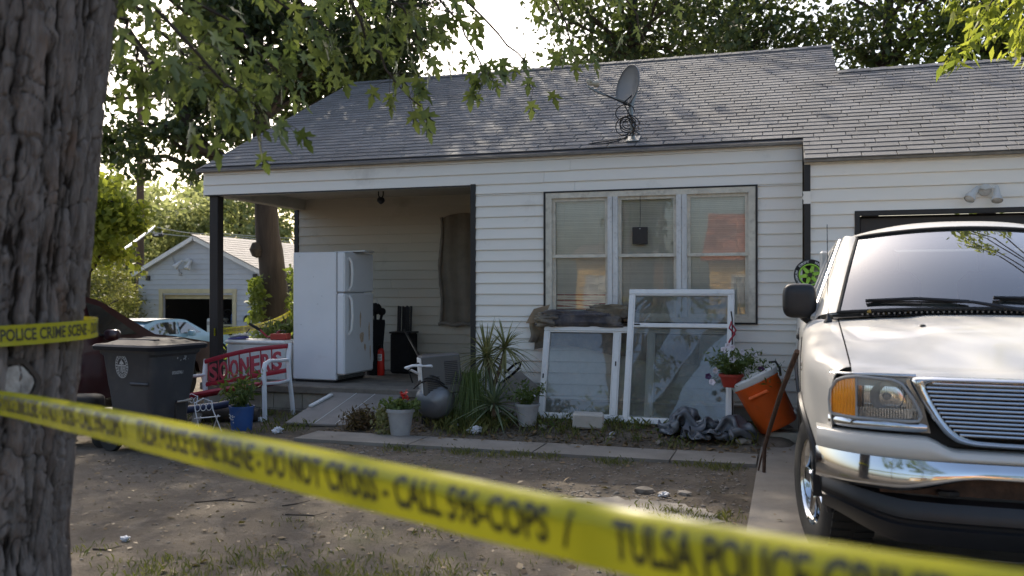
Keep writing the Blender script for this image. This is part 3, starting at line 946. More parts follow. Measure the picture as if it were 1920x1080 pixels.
# ------------------------------------------------------------------ trees
CY, SY = math.cos(YAW), math.sin(YAW)
def at(px, py, d):
    """World point at distance d (metres along the view axis) seen at photo pixel px, py."""
    l = (px - 960) / 1650 * d
    return Vector((l * CY - SY * d, l * SY + CY * d, 1.45 - (py - 545) / 1650 * d))

# --- the big silver maple in front, trunk with deep furrowed bark
FT = Vector((-2.885, 2.475, 0))
front_tree = thing('maple_tree', 'large rough-barked maple with police tape around its trunk, nearest the camera', 'tree', FT)
NA, NZ, TH = 600, 440, 3.3
def trunk_axis(z):
    k = .085 * max(0, z - .6)
    return Vector((CY * k, SY * k, 0))
def trunk_r(z):
    return .345 + .05 * math.exp(-z / .22) + .02 * smooth(1.6, 3.3, z)
TV, RID = [], []
for i in range(NZ + 1):
    z = TH * i / NZ
    ax = trunk_axis(z)
    r0 = trunk_r(z)
    for k in range(NA):
        a = 2 * math.pi * k / NA
        ca, sa = math.cos(a), math.sin(a)
        p = Vector((ca * .36, sa * .36, z))
        wv = noise.noise((p.x * 3.0, p.y * 3.0, z * 1.2))
        wx = noise.noise((p.x * 7 + 9, p.y * 7, z * 4.0)) * .38 + noise.noise((p.x * 34 + 9, p.y * 34, z * 18)) * .26
        q = Vector((p.x * 20 + wx, p.y * 20 + wx * .6, z * 1.9 + wv * .4))
        na = abs(noise.noise(q)); nb = abs(noise.noise(Vector((q.x * 2.1 + 5, q.y * 2.1, q.z * 2.3)))); nc = abs(noise.noise(Vector((q.x * 4.3, q.y * 4.3 + 8, q.z * 4.8))))
        base = na * 1.75 + nb * .75 + nc * .40
        # bark comes off in layers: ragged terraces rather than smooth ridges
        lv_ = base * 4.2; fl_ = math.floor(lv_); terr = (fl_ + smooth(.0, .30, lv_ - fl_)) / 4.2
        hgt = min(1.15, .35 * base + .65 * terr)
        fib = noise.noise((p.x * 80, p.y * 80, z * 8))
        plate = smooth(.06, .42, base)
        brk = abs(noise.noise((p.x * 9 + 4 + wx, p.y * 9, z * 11)))
        plate *= .35 + .65 * smooth(.0, .045, brk)
        d = .036 * hgt * (.45 + .55 * plate) + .0030 * fib * plate
        d += .016 * noise.noise((p.x * 2.4, p.y * 2.4, z * .8 + 5)) + .008 * noise.noise((p.x * 7, p.y * 7, z * 2 + 2))
        flare = .07 * math.exp(-z / .18) * (.5 + .5 * math.sin(5 * a + 1))
        r = r0 - .03 + d + flare
        TV.append((ax.x + ca * r, ax.y + sa * r, z - .03)); RID.append(min(1, .62 * hgt * plate + .06))
TF = [(i * NA + k, i * NA + (k + 1) % NA, (i + 1) * NA + (k + 1) % NA, (i + 1) * NA + k) for i in range(NZ) for k in range(NA)]
me = arrays_mesh('trunk', TV, TF, 'bark')
at_ = me.attributes.new('ridge', 'FLOAT', 'POINT'); at_.data.foreach_set('value', np.array(RID, np.float32))
me.polygons.foreach_set('use_smooth', [True] * len(TF))
trunk_o = link('trunk', me, front_tree)
# pale sawn limb scar low on the trunk
sc_dir = (Vector((0, 0, 0)) - FT); sc_dir.z = 0; sc_dir.normalize()
ang = math.atan2(sc_dir.y, sc_dir.x) + R(24)
X = Matrix.Translation((math.cos(ang) * .33, math.sin(ang) * .33, 1.14)) @ Matrix.Rotation(ang, 4, 'Z') @ Matrix.Rotation(R(90), 4, 'Y')
mb = MB(); mb.lathe([(.088, -.02), (.092, .03), (.078, .062), (.062, .060)], 20, X, wob=lambda a, z: 1 + .12 * math.sin(2 * a) + .05 * math.sin(5 * a)); mb.build('limb_collar', 'bark_dark', front_tree)
mb = MB(); mb.lathe([(.054, .058), (.03, .061), (0, .058)], 18, X, wob=lambda a, z: 1 + .12 * math.sin(2 * a) + .05 * math.sin(5 * a)); mb.build('limb_scar', pm('sawn_wood', (.36, .33, .29), .9, var=.45, scale=24, dirt=((.12, .09, .07), .5, 22)), front_tree)
mb = MB()
top = FT * 0 + trunk_axis(3.2) + Vector((0, 0, 3.2))
ends = []
for k, (dx, dy, dz, r1) in enumerate(((-1.6, -.8, 3.6, .12), (.6, 1.2, 4.0, .14), (2.2, .6, 3.0, .11), (-.6, 2.4, 3.2, .11))):
    e = top + Vector((dx, dy, dz))
    limb(mb, top + Vector((0, 0, -.25)), e, .22 - .02 * k, r1, 0, 10, 8, .25)
    for j in range(5):
        q = e + Vector((random.uniform(-1.8, 1.8), random.uniform(-1.8, 1.8), random.uniform(.2, 2.6)))
        limb(mb, e, q, r1 * .75, .03, 0, 6, 5, .3); ends.append(q)
mb.build('limbs', 'bark_dark', front_tree)
P, _ = clumps((-.4, 1.0, 8.6), (4.2, 4.0, 2.2), 150, 7000, .42, .5)
lo = leaves('crown', P, .15, LEAF_DIAMOND, 'leaf_maple', front_tree, .35)

# drooping sprays of cut maple leaves that hang into the view: (photo polyline, distance, leaves)
sprays = [
    ([(150, -160), (300, -40), (420, 40), (500, 110), (540, 150)], 3.7, 95),
    ([(180, -120), (330, 60), (430, 150), (490, 215)], 3.5, 80),
    ([(200, -40), (300, 60), (370, 130), (420, 170)], 4.1, 50),
    ([(160, 0), (230, 40), (260, 110), (275, 170)], 3.4, 30),
    ([(420, -140), (540, -30), (610, 60), (640, 140)], 4.6, 60),
    ([(520, -160), (640, -20), (690, 80), (740, 150), (790, 200)], 4.4, 85),
    ([(600, -160), (720, -30), (770, 40), (790, 95)], 4.9, 60),
    ([(640, -160), (790, -40), (860, 40), (905, 120), (920, 150)], 5.2, 75),
    ([(720, -120), (850, -20), (930, 60), (985, 120), (1000, 165)], 5.4, 34),
    ([(420, -100), (560, -60), (680, -10), (790, 10), (880, 30)], 5.0, 110),
    ([(300, -120), (450, -40), (560, 30), (620, 60)], 4.3, 80),
    ([(900, -150), (1010, -40), (1055, 30), (1070, 80), (1078, 118)], 5.6, 40),
    ([(1080, -140), (1150, -30), (1195, 30), (1215, 85)], 5.8, 20),
    ([(1000, -120), (1120, -60), (1240, -40), (1280, -20)], 6.0, 24),
]
tw = MB()
LP, LR, LS = [], [], []
root = FT + top + Vector((.9, .9, 2.6))
for poly, d, nl in sprays:
    pts = [at(px, py, d + .12 * i + random.uniform(-.1, .1)) - FT for i, (px, py) in enumerate(poly)]
    # subdivide
    seg = []
    for a, b in zip(pts, pts[1:]):
        for t in (0, .33, .66):
            seg.append(a.lerp(b, t) + Vector((random.uniform(-.02, .02), random.uniform(-.02, .02), random.uniform(-.02, .02))))
    seg.append(pts[-1])
    tw.tube(seg, [.011 - .0085 * i / len(seg) for i in range(len(seg))], 5)
    base = top + Vector((.5, .9, 2.7))
    limb(tw, base, seg[0], .035, .012, .3, 6, 5, .2)
    for _ in range(int(nl * (.60 if poly[-1][0] < 560 else .42))):
        t = (.12 + .88 * random.random() ** .7) * (len(seg) - 1)
        i = min(int(t), len(seg) - 2)
        c = seg[i].lerp(seg[i + 1], t - i)
        tang = (seg[i + 1] - seg[i]).normalized()
        off = Vector((random.gauss(0, 1), random.gauss(0, 1), random.gauss(-.5, .9))) * .075
        p = c + off
        tw.tube([c, c.lerp(p, .6) + Vector((0, 0, .012)), p], .0016, 3, caps=False)
        dirv = (off.normalized() * .55 + tang * .5 + Vector((random.uniform(-.3, .3), random.uniform(-.3, .3), -.75 - .4 * random.random()))).normalized()
        view = (Vector((0, 0, 1.45)) - (p + FT)).normalized()
        nrm = (view * random.uniform(-.3, 1.0) + Vector((random.gauss(0, .7), random.gauss(0, .7), random.gauss(.5, .6)))).normalized()
        b = nrm.cross(dirv).normalized(); nrm = dirv.cross(b)
        LP.append(p); LR.append(np.array([[dirv.x, b.x, nrm.x], [dirv.y, b.y, nrm.y], [dirv.z, b.z, nrm.z]]))
tw.build('twigs', 'bark_dark', front_tree)
leaves('foliage', [tuple(p) for p in LP], .102, LEAF_MAPLE, 'leaf_maple', front_tree, rot=np.array(LR), svar=.3)

# --- general tree
def tree(name, label, loc, trunk_pts, r0, crown, mat, leaf, tmpl=LEAF_DIAMOND, bark='bark_dark', group=None, cat='tree', droop=.25, limbs=14):
    t = thing(name, label, cat, loc, group=group)
    L = Vector(loc)
    mb = MB()
    tp = [Vector(p) for p in trunk_pts]
    n = len(tp)
    sub, rr = [], []
    for i in range(n - 1):
        for j in range(4):
            f = (i + j / 4) / (n - 1)
            sub.append(tp[i].lerp(tp[i + 1], j / 4) + Vector((random.uniform(-.03, .03), random.uniform(-.03, .03), 0)) * (r0 * 2)); rr.append(r0 * (1 - .72 * f) * (1.25 if i == 0 and j == 0 else 1))
    sub.append(tp[-1]); rr.append(r0 * .22)
    mb.tube(sub, rr, 14)
    allp = []
    cc_all = []
    for (c, rad, nc, nl, sp) in crown:
        p, cc = clumps(c, rad, nc, nl, sp)
        allp.append(p); cc_all.append(cc)
    cc_all = np.concatenate(cc_all)
    pick = cc_all[RNG.permutation(len(cc_all))[:limbs]]
    for q in pick:
        q = Vector(q)
        # leave the trunk below the clump
        best = min(range(len(sub)), key=lambda i: abs(sub[i].z - max(sub[0].z + (sub[-1].z - sub[0].z) * .3, q.z - (q - sub[i]).length * .5)))
        limb(mb, sub[best], q, rr[best] * .5, .02, .15, 6, 6, .35)
    mb.build('trunk', bark, t)
    leaves('crown', np.concatenate(allp), leaf, tmpl, mat, t, droop)
    return t

# the dark tree behind the porch, whose trunk shows beside the fridge
def rel(px, py, d, o):
    return tuple(at(px, py, d) - Vector(o))
T2 = tuple(at(520, 690, 16.5).to_2d()) + (0,)
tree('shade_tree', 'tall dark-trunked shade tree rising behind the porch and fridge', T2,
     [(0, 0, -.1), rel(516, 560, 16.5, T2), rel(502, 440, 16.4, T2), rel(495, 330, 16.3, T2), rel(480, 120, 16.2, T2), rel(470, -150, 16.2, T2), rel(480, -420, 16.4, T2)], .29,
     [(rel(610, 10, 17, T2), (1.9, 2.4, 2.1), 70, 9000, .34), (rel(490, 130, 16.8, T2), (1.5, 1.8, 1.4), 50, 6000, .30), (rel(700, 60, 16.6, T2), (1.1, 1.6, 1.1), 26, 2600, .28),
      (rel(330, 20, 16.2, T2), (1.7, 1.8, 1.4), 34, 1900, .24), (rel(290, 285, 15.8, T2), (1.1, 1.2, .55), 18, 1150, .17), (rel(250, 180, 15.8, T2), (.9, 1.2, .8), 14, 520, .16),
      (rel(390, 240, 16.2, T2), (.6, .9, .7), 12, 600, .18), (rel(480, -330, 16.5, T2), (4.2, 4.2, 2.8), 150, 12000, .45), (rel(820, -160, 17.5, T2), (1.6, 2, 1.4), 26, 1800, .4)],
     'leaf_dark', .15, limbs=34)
mbk = MB()
# knot on that trunk and the heavy limb that leans out to the upper left
st = [o for o in bpy.data.objects if o.name.startswith('shade_tree')][0]
kp = Vector(rel(482, 468, 16.3, T2)); mbk.lathe([(0, -.16), (.09, -.12), (.14, 0), (.09, .12), (0, .16)], 12, Matrix.Translation(kp))
mbk.build('knot', 'bark_dark', st)
mbk = MB(); limb(mbk, rel(492, 360, 16.3, T2), rel(388, 285, 16.0, T2), .15, .12, .1, 9, 6, .15); limb(mbk, rel(388, 285, 16.0, T2), rel(240, 55, 15.6, T2), .12, .05, .05, 8, 8, .2)
mbk.build('limb', 'bark_dark', st)
# ivy on the trunk
iv = []
for _ in range(330):
    s_ = random.random()
    c = at(552 + 10 * random.gauss(0, .8), 500 + 130 * s_, 16.1 + random.uniform(-.3, .5)); iv.append(tuple(c - Vector(T2)))
for _ in range(420):
    c = at(482 + 9 * random.gauss(0, .8), 520 + 80 * random.random(), 16.0 + random.uniform(-.3, .3)); iv.append(tuple(c - Vector(T2)))
leaves('ivy', iv, .11, LEAF_DIAMOND, 'leaf_mid', st, .4)

# trees standing behind the house
def back_tree(label, px, d, z0, rad, nl, mat, lean=0, leaf=.17, nc=110):
    b = at(px, 545, d); loc = (b.x, b.y, 0)
    tree('background_tree', label, loc, [(0, 0, -.1), (lean * .3, 0, 3.5), (lean * .7, .2, 7), (lean, .2, z0 + 2)], .26,
         [((lean, 0, z0), rad, nc, nl, .42), ((lean * .6 + rad[0] * .35, .3, z0 - rad[2] * .75), (rad[0] * .7, rad[1] * .7, rad[2] * .35), 30, int(nl * .2), .34),
          ((lean * .6 - rad[0] * .4, .3, z0 - rad[2] * .7), (rad[0] * .6, rad[1] * .7, rad[2] * .35), 30, int(nl * .18), .34)],
         mat, leaf, group='trees behind the roof', limbs=26)
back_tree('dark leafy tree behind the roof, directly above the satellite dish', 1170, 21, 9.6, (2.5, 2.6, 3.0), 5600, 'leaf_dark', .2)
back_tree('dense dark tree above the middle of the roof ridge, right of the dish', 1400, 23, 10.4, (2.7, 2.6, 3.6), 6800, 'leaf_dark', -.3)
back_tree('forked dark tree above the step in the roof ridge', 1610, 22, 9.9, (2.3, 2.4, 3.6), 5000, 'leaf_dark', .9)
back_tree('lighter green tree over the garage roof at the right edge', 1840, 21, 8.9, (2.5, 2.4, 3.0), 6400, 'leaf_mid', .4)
back_tree('tall pale tree far behind the dish tree', 1290, 34, 12.5, (4, 3, 4.5), 2600, 'leaf_mid', 0, .22)

# near branch with yellow-green narrow leaves at the upper right
rt_loc = (5.6, 4.6, 0)
rt = thing('ash_tree', 'yellow-green ash branch hanging in at the top right corner', 'tree', rt_loc)
RO = Vector(rt_loc)
mb = MB()
limb(mb, (0, 0, -.1), (.1, .2, 3.6), .2, .15, 0, 12, 6, .1)
limb(mb, (.1, .2, 3.6), (-.8, 1.2, 5.6), .13, .06, 0, 8, 6, .2)
limb(mb, (.1, .2, 3.6), (.8, -.8, 6.2), .12, .05, 0, 8, 6, .2)
LP2, LR2 = [], []
for poly, d in (([(2000, -160), (1900, -60), (1850, 20), (1815, 80), (1775, 118)], 6.6), ([(2010, -120), (1930, -20), (1890, 20), (1850, 62)], 6.3), ([(2020, -60), (1960, 10), (1915, 50), (1888, 100)], 6.8),
                ([(1960, -140), (1860, -70), (1800, -20), (1790, 20)], 7.0), ([(2040, 0), (1970, 60), (1930, 90), (1900, 60)], 7.2), ([(1980, -100), (1890, -50), (1835, -10), (1830, 50)], 6.9)):
    pts = [at(px, py, d) - RO for px, py in poly]
    limb(mb, (-.8, 1.2, 5.6), pts[0], .04, .015, .2, 6, 5, .2)
    seg = [a.lerp(b, t) for a, b in zip(pts, pts[1:]) for t in (0, .25, .5, .75)] + [pts[-1]]
    mb.tube(seg, [.01 - .0075 * i / len(seg) for i in range(len(seg))], 5)
    for i in range(1, len(seg) - 1):
        tang = (seg[i + 1] - seg[i]).normalized()
        for _ in range(9):
            dirv = (tang * .6 + Vector((random.gauss(0, .7), random.gauss(0, .7), random.gauss(-.5, .5)))).normalized()
            p = seg[i] + Vector((random.gauss(0, .045), random.gauss(0, .045), random.gauss(-.03, .045)))
            nrm = Vector((random.gauss(0, 1), random.gauss(0, 1), random.gauss(.6, .8))).normalized()
            b = nrm.cross(dirv).normalized(); nrm = dirv.cross(b)
            LP2.append(tuple(p)); LR2.append(np.array([[dirv.x, b.x, nrm.x], [dirv.y, b.y, nrm.y], [dirv.z, b.z, nrm.z]]))
mb.build('trunk', 'bark_dark', rt)
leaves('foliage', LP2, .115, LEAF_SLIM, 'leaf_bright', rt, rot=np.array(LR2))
P, _ = clumps((0, 0, 7.2), (2.6, 2.2, 1.7), 70, 4000, .35)
leaves('crown', P, .12, LEAF_SLIM, 'leaf_mid', rt, .3)

# left background: bright small tree, olive shrubs, far trees
b = at(150, 545, 13); l0 = (b.x, b.y, 0)
tree('small_tree', 'bright yellow-green small tree beside the big trunk', l0, [(0, 0, -.1), (.1, 0, 1.2), (0, .2, 2.2), (.1, .2, 3.4)], .07,
     [(rel(190, 440, 13, l0), (.42, .6, .55), 28, 1500, .13), (rel(165, 380, 13, l0), (.5, .6, .5), 24, 1200, .15), (rel(215, 375, 13.5, l0), (.35, .5, .3), 16, 600, .14)], 'leaf_bright', .12, LEAF_DIAMOND, limbs=10)
for lab, px, py, d, rad, nl, mt in (('olive-brown feathery shrub left of the grey garage', 195, 545, 24, (.75, .8, .75), 2200, 'leaf_olive'),
                                    ('pale grey-green shrub touching the grey garage corner', 238, 572, 26, (.5, .7, .65), 1800, 'leaf_olive'),
                                    ('green bush at the foot of the shade tree trunk', 500, 650, 15.2, (.5, .4, .2), 500, 'leaf_mid')):
    b = at(px, 545, d); l0 = (b.x, b.y, 0)
    tree('shrub', lab, l0, [(0, 0, -.1), (0, 0, .5), (.05, .05, 1.0)], .04, [(rel(px, py, d, l0), rad, 36, nl, .2)], mt, .14, LEAF_SLIM, cat='shrub', limbs=8)
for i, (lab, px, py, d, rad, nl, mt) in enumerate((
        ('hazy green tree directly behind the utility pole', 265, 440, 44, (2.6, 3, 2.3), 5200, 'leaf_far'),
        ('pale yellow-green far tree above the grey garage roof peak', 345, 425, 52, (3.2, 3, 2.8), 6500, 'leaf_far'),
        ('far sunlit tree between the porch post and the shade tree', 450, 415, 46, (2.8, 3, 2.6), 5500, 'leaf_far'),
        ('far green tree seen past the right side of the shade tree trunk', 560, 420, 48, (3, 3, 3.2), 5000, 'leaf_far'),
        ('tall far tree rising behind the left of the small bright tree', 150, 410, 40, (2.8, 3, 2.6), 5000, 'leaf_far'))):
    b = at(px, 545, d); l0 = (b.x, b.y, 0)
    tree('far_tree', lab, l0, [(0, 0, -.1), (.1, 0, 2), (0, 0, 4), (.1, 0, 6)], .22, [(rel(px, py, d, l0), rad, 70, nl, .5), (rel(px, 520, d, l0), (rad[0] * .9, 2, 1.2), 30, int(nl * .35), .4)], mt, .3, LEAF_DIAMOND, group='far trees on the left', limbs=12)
mb = MB()
hv = []
for _ in range(9000):
    a = random.random()
    hv.append((-75 + 95 * a, 52 + 10 * random.random() + 6 * math.sin(7 * a), abs(random.gauss(0, 1)) * 1.5 * (1 + .5 * math.sin(23 * a))))
tag(leaves('distant_hedge', hv, .5, LEAF_DIAMOND, 'leaf_mid'), 'distant green hedge line beyond the back lawn', kind='stuff')

# across the street, mirrored in the panes
b0 = (-6, -24, 0)
for lab, loc, z0, rad, nl in (('street tree opposite, seen only as a reflection in the left sash', (-13.5, -17, 0), 10.5, (4.6, 4.2, 4.6), 7000), ('street tree opposite, reflected in the leaning sashes', (-5.0, -17.5, 0), 9.5, (3.6, 3.2, 4.4), 6000),
                              ('street tree opposite, reflected beside the yellow house', (6, -18, 0), 6.8, (3.4, 3.4, 3.4), 5200)):
    tree('street_tree', lab, loc, [(0, 0, -.1), (.1, 0, 2), (0, .2, 4), (.1, 0, z0)], .22, [((0, 0, z0), rad, 70, nl, .45)], 'leaf_mid', .2, LEAF_DIAMOND, group='trees across the street', limbs=14)
def opp_house(lab, loc, w_, wins, door, roofmat, rh):
    yh = thing('yellow_house', lab, 'house', loc)
    mb = MB(); mb.box((0, -3, 1.5), (w_, 6, 3.0)); wl = mb.build('wall', 'yellow_wall', yh)
    for k in range(20):
        o = link('siding_board', BOARD['yellow_wall'], wl, (w_ / 2, .005, .1 + .145 * k)); o.scale = (w_, 1, .145); o.rotation_euler = (0, 0, math.pi)
    e = w_ / 2 + .35
    mb = MB(); mb.add([(-e, .5, 2.9), (e, .5, 2.9), (e, -3, 2.9 + rh), (-e, -3, 2.9 + rh), (e, -6.5, 2.9), (-e, -6.5, 2.9)], [(0, 3, 2, 1), (3, 5, 4, 2), (0, 1, 4, 5), (0, 5, 3), (1, 2, 4)]); mb.build('roof', roofmat, yh)
    for x in wins:
        mb = MB(); mb.box((x, .04, 1.6), (1.3, .08, 1.3)); wf = mb.build('window', 'trim_white', yh)
        mb = MB(); mb.box((x, .085, 1.6), (1.1, .02, 1.1)); mb.build('pane', 'grey_plastic', wf)
    mb = MB(); mb.box((door, .05, 1.05), (1, .1, 2.1)); dr = mb.build('door', 'trim_white', yh)
    mb = MB(); mb.lathe([(0, 0), (.03, .01), (.03, .04), (0, .05)], 10, Matrix.Translation((door + .35, .1, 1.0)) @ Matrix.Rotation(R(-90), 4, 'X')); mb.build('handle', 'chrome_dull', dr)
opp_house('yellow house with salmon roof mirrored in the rightmost window panes', (1.2, -22, 0), 9.6, (-3.2, 2.6), -.6, 'salmon_roof', 2.3)
opp_house('small yellow house mirrored in the lower left window panes', (-7.9, -22.5, 0), 3.2, (.7,), -.7, 'roof_tan', .9)

# ------------------------------------------------------------------ white pickup
def sgnpow(v, e):
    return math.copysign(abs(v) ** e, v)
def superell(mb, c, r, e1=.5, e2=.5, n=22, m=14, X=None, mi=0):
    def fn(u, v):
        a = -math.pi + 2 * math.pi * u; b = -math.pi / 2 + math.pi * v
        p = Vector((r[0] * sgnpow(math.cos(b), e1) * sgnpow(math.cos(a), e2), r[1] * sgnpow(math.cos(b), e1) * sgnpow(math.sin(a), e2), r[2] * sgnpow(math.sin(b), e1)))
        if X is not None:
            p = X @ p
        return Vector(c) + p
    mb.grid(fn, n, m, mi)
    return mb

truck = thing('pickup_truck', 'white pickup truck with chrome grille and black mirror parked by the garage', 'truck', (1.06, 4.30, 0))
def hw(y):
    return .985 - .135 * (1 - smooth(.15, .85, y)) ** 1.5
def zt(y):
    return 1.07 + .205 * max(0, min(1, (y - .2) / 1.15)) ** .9 if y < 1.35 else 1.275
ARC = ((.90, .385, .475), (4.28, .385, .475))
def zb(y):
    b = .66 if y < .46 else .43
    if y > 5.1: b = .55
    for yc, zc, r in ARC:
        if abs(y - yc) < r:
            b = max(b if y > yc or yc > 2 else .43, zc + math.sqrt(r * r - (y - yc) ** 2))
    return b
ysamp = sorted({round(.25 + .045 * i, 4) for i in range(119)} | {yc + s_ * r * math.sin(t * math.pi / 24) for yc, zc, r in ARC for s_ in (-1, 1) for t in range(13)})
ysamp = [y for y in ysamp if .25 <= y <= 5.58]
def sect(y, sg):
    """Fender / door / bed section from the sill up over the shoulder."""
    out = []
    b, t, h = zb(y), zt(y), hw(y)
    k = .13
    top = t - k
    for i in range(9):
        z = b + (top - b) * i / 8
        out.append((sg * (h - .055 * ((z - .92) / .55) ** 2), y, z))
    x0 = h - .055 * ((top - .92) / .55) ** 2
    inset = x0 - (.775 if y < 1.36 else .86)
    for i in range(1, 8):
        a = math.pi / 2 * i / 7
        out.append((sg * (x0 - inset * (1 - math.cos(a) ** .9) if i < 7 else sg * (x0 - inset)) if False else sg * (x0 - inset * (1 - math.cos(a))), y, top + k * math.sin(a) ** .85))
    return out
for sg in (-1, 1):
    mb = MB()
    rows = [sect(y, sg) for y in ysamp]
    n = len(rows[0])
    fs = []
    for i in range(len(rows) - 1):
        ym = (ysamp[i] + ysamp[i + 1]) / 2
        for j in range(n - 1):
            q = (i * n + j, (i + 1) * n + j, (i + 1) * n + j + 1, i * n + j + 1)
            fs.append(q if sg > 0 else q[::-1])
    mb.add([p for r_ in rows for p in r_], fs, 0, True)
    # rounded front corner of the fender closes towards the lamp
    fr = rows[0]
    mb.add(fr + [(x * .985, y + .06, z) for x, y, z in fr], [(j, j + 1, n + j + 1, n + j) if sg > 0 else (n + j, n + j + 1, j + 1, j) for j in range(n - 1)], 0, True)
    mb.build('body_side', 'paint', truck, 30)
    # wheel-arch lips
    for yc, zc, r in ARC:
        lip = MB()
        pts = []
        for i in range(25):
            a = R(-6) + (math.pi + R(12)) * i / 24
            y = yc + r * math.cos(a); z = zc + r * math.sin(a)
            pts.append((sg * (hw(max(.27, y)) - .055 * ((z - .92) / .55) ** 2 + .004), y, z))
        lip.tube(pts, .022, 8)
        lip.build('wheel_arch', 'black_plastic', truck)
        ins = MB(); ins.grid(lambda u, v: (sg * (.94 - .36 * v), yc + (r - .008) * math.cos(math.pi * u), zc + .02 + (r - .008) * math.sin(math.pi * u)), 22, 4)
        ins.add([(sg * .58, yc + (r - .008) * math.cos(math.pi * k / 20), zc + .02 + (r - .008) * math.sin(math.pi * k / 20)) for k in range(21)], [tuple(range(21))])
        ins.build('wheel_well', 'interior', truck)
    # door seams and handle
    sm = MB()
    for y in (1.52, 2.98):
        sm.tube([(sg * (hw(y) - .055 * ((z - .92) / .55) ** 2 + .0005), y, z) for z in [.46 + .07 * i for i in range(11)]], .0045, 4)
    sm.build('door_seam', 'rubber', truck)
    dh = MB(); dh.box((sg * .985, 2.82, 1.1), (.03, .17, .045), ch=.012); dh.build('door_handle', 'black_plastic', truck)
    bd = MB()
    bd.box((sg * (hw(.95) + .0), .98, 1.035), (.012, .10, .028), ch=.004); bd.box((sg * (hw(.95) + .0), .98, 1.005), (.012, .07, .018), ch=.004)
    bd.build('badge', 'chrome_dull', truck)

def hoodz(x, y):
    k = 1 - (x / .775) ** 2
    return zt(y) + .002 + .035 * k * smooth(.1, .8, y) + .014 * k + .012 * smooth(.42, .30, abs(x)) * smooth(.2, .9, y)
def hoodfn(u, v):
    x = -.768 + 1.536 * u
    yf = .055 + .15 * abs(x / .77) ** 2.6
    y = yf + (1.34 - .10 * (1 - (x / .77) ** 2) - yf) * v
    z = hoodz(x, y) - .030 * max(0, 1 - (y - yf) / .10) ** 2
    return (x, y, z)
mb = MB(); mb.grid(hoodfn, 41, 40)
mb.grid(lambda u, v: (lambda p: (p[0], p[1] + .022 * v, p[2] - .045 * v))(hoodfn(u, 0)), 41, 4, flip=True)
mb.build('hood', 'paint', truck, 50)
# washer nozzles and specks
mb = MB()
for x in (-.36, .36):
    superell(mb, (x, .95, hoodz(x, .95) + .004), (.016, .02, .007), .9, .9, 10, 6)
mb.build('washer_nozzle', 'black_plastic', truck)
mb = MB(); mb.grid(lambda u, v: (-.80 + 1.6 * u, 1.30 - .11 * (1 - (2 * u - 1) ** 2) + .16 * v, 1.283 + .035 * (1 - (2 * u - 1) ** 2) + .02 * v), 30, 4)
mb.build('cowl', 'black_plastic', truck)
mb = MB()
for k in range(46):
    u = .1 + .8 * k / 45
    mb.box((-.80 + 1.6 * u, 1.325 - .11 * (1 - (2 * u - 1) ** 2), 1.296 + .035 * (1 - (2 * u - 1) ** 2)), (.009, .014, .010))
mb.build('cowl_vents', 'board_grey', truck)

# cab
def wsp(u, v):
    """Windshield surface: u across, v up."""
    s_ = 2 * u - 1
    bx, by, bz = .772 * s_, 1.36 - .14 * (1 - s_ * s_), 1.315 + .03 * (1 - s_ * s_)
    tx, ty, tz = .615 * s_, 2.06 - .09 * (1 - s_ * s_), 1.805 + .045 * (1 - s_ * s_)
    bow = .018 * math.sin(math.pi * v)
    return Vector((bx + (tx - bx) * v, by + (ty - by) * v - bow, bz + (tz - bz) * v + bow))
mb = MB(); mb.grid(wsp, 31, 16); mb.build('windshield', 'car_glass', truck)
mb = MB()
mb.tube([wsp(0, v / 12) + Vector((0, -.004, .002)) for v in range(13)] + [wsp(u / 24, 1) + Vector((0, -.006, .004)) for u in range(1, 25)] + [wsp(1, 1 - v / 12) + Vector((0, -.004, .002)) for v in range(1, 13)], .011, 6)
mb.tube([wsp(u / 24, 0) + Vector((0, -.008, .004)) for u in range(25)], .012, 6)
mb.build('windshield_seal', 'rubber', truck)
for sg in (0, 1):
    mb = MB()
    s_ = -1 if sg == 0 else 1
    def pil(u, v):
        a = wsp(sg, v) + Vector((0, 0, .004))
        b = Vector((s_ * (.905 - .205 * v ** 1.1), 1.52 + .66 * v, 1.262 + .545 * v))
        p = a.lerp(b, u)
        o = math.sin(math.pi * u) * .035
        return p + Vector((s_ * o * .7, -o * .6, o * .35))
    mb.grid(pil, 9, 16, flip=(sg == 1))
    def foot(u, v):          # shoulder in front of the pillar foot
        a = Vector((s_ * .775, 1.33, 1.275)).lerp(Vector((s_ * .905, 1.52, 1.262)), u)
        b = Vector(sect(1.33, s_)[-1]).lerp(Vector(sect(1.52, s_)[9]), u)
        return a.lerp(b, v)
    mb.grid(foot, 6, 3)
    mb.build('pillar', 'paint', truck)
mb = MB()
def roof_fn(u, v):
    s_ = 2 * u - 1
    f = wsp(u, 1) + Vector((0, -.004, .010))
    y = f.y + (3.42 - f.y) * v
    edge = .625 + .085 * min(1, v * 5)
    x = s_ * edge
    z = (1.808 + .10 * (1 - abs(s_) ** 2.6)) if v > .12 else f.z + ((1.808 + .10 * (1 - abs(s_) ** 2.6)) - f.z) * math.sin(math.pi / 2 * v / .12)
    z -= .03 * v * v
    return (x, y, z)
mb.grid(roof_fn, 33, 30)
mb.build('cab_roof', 'paint', truck, 60)
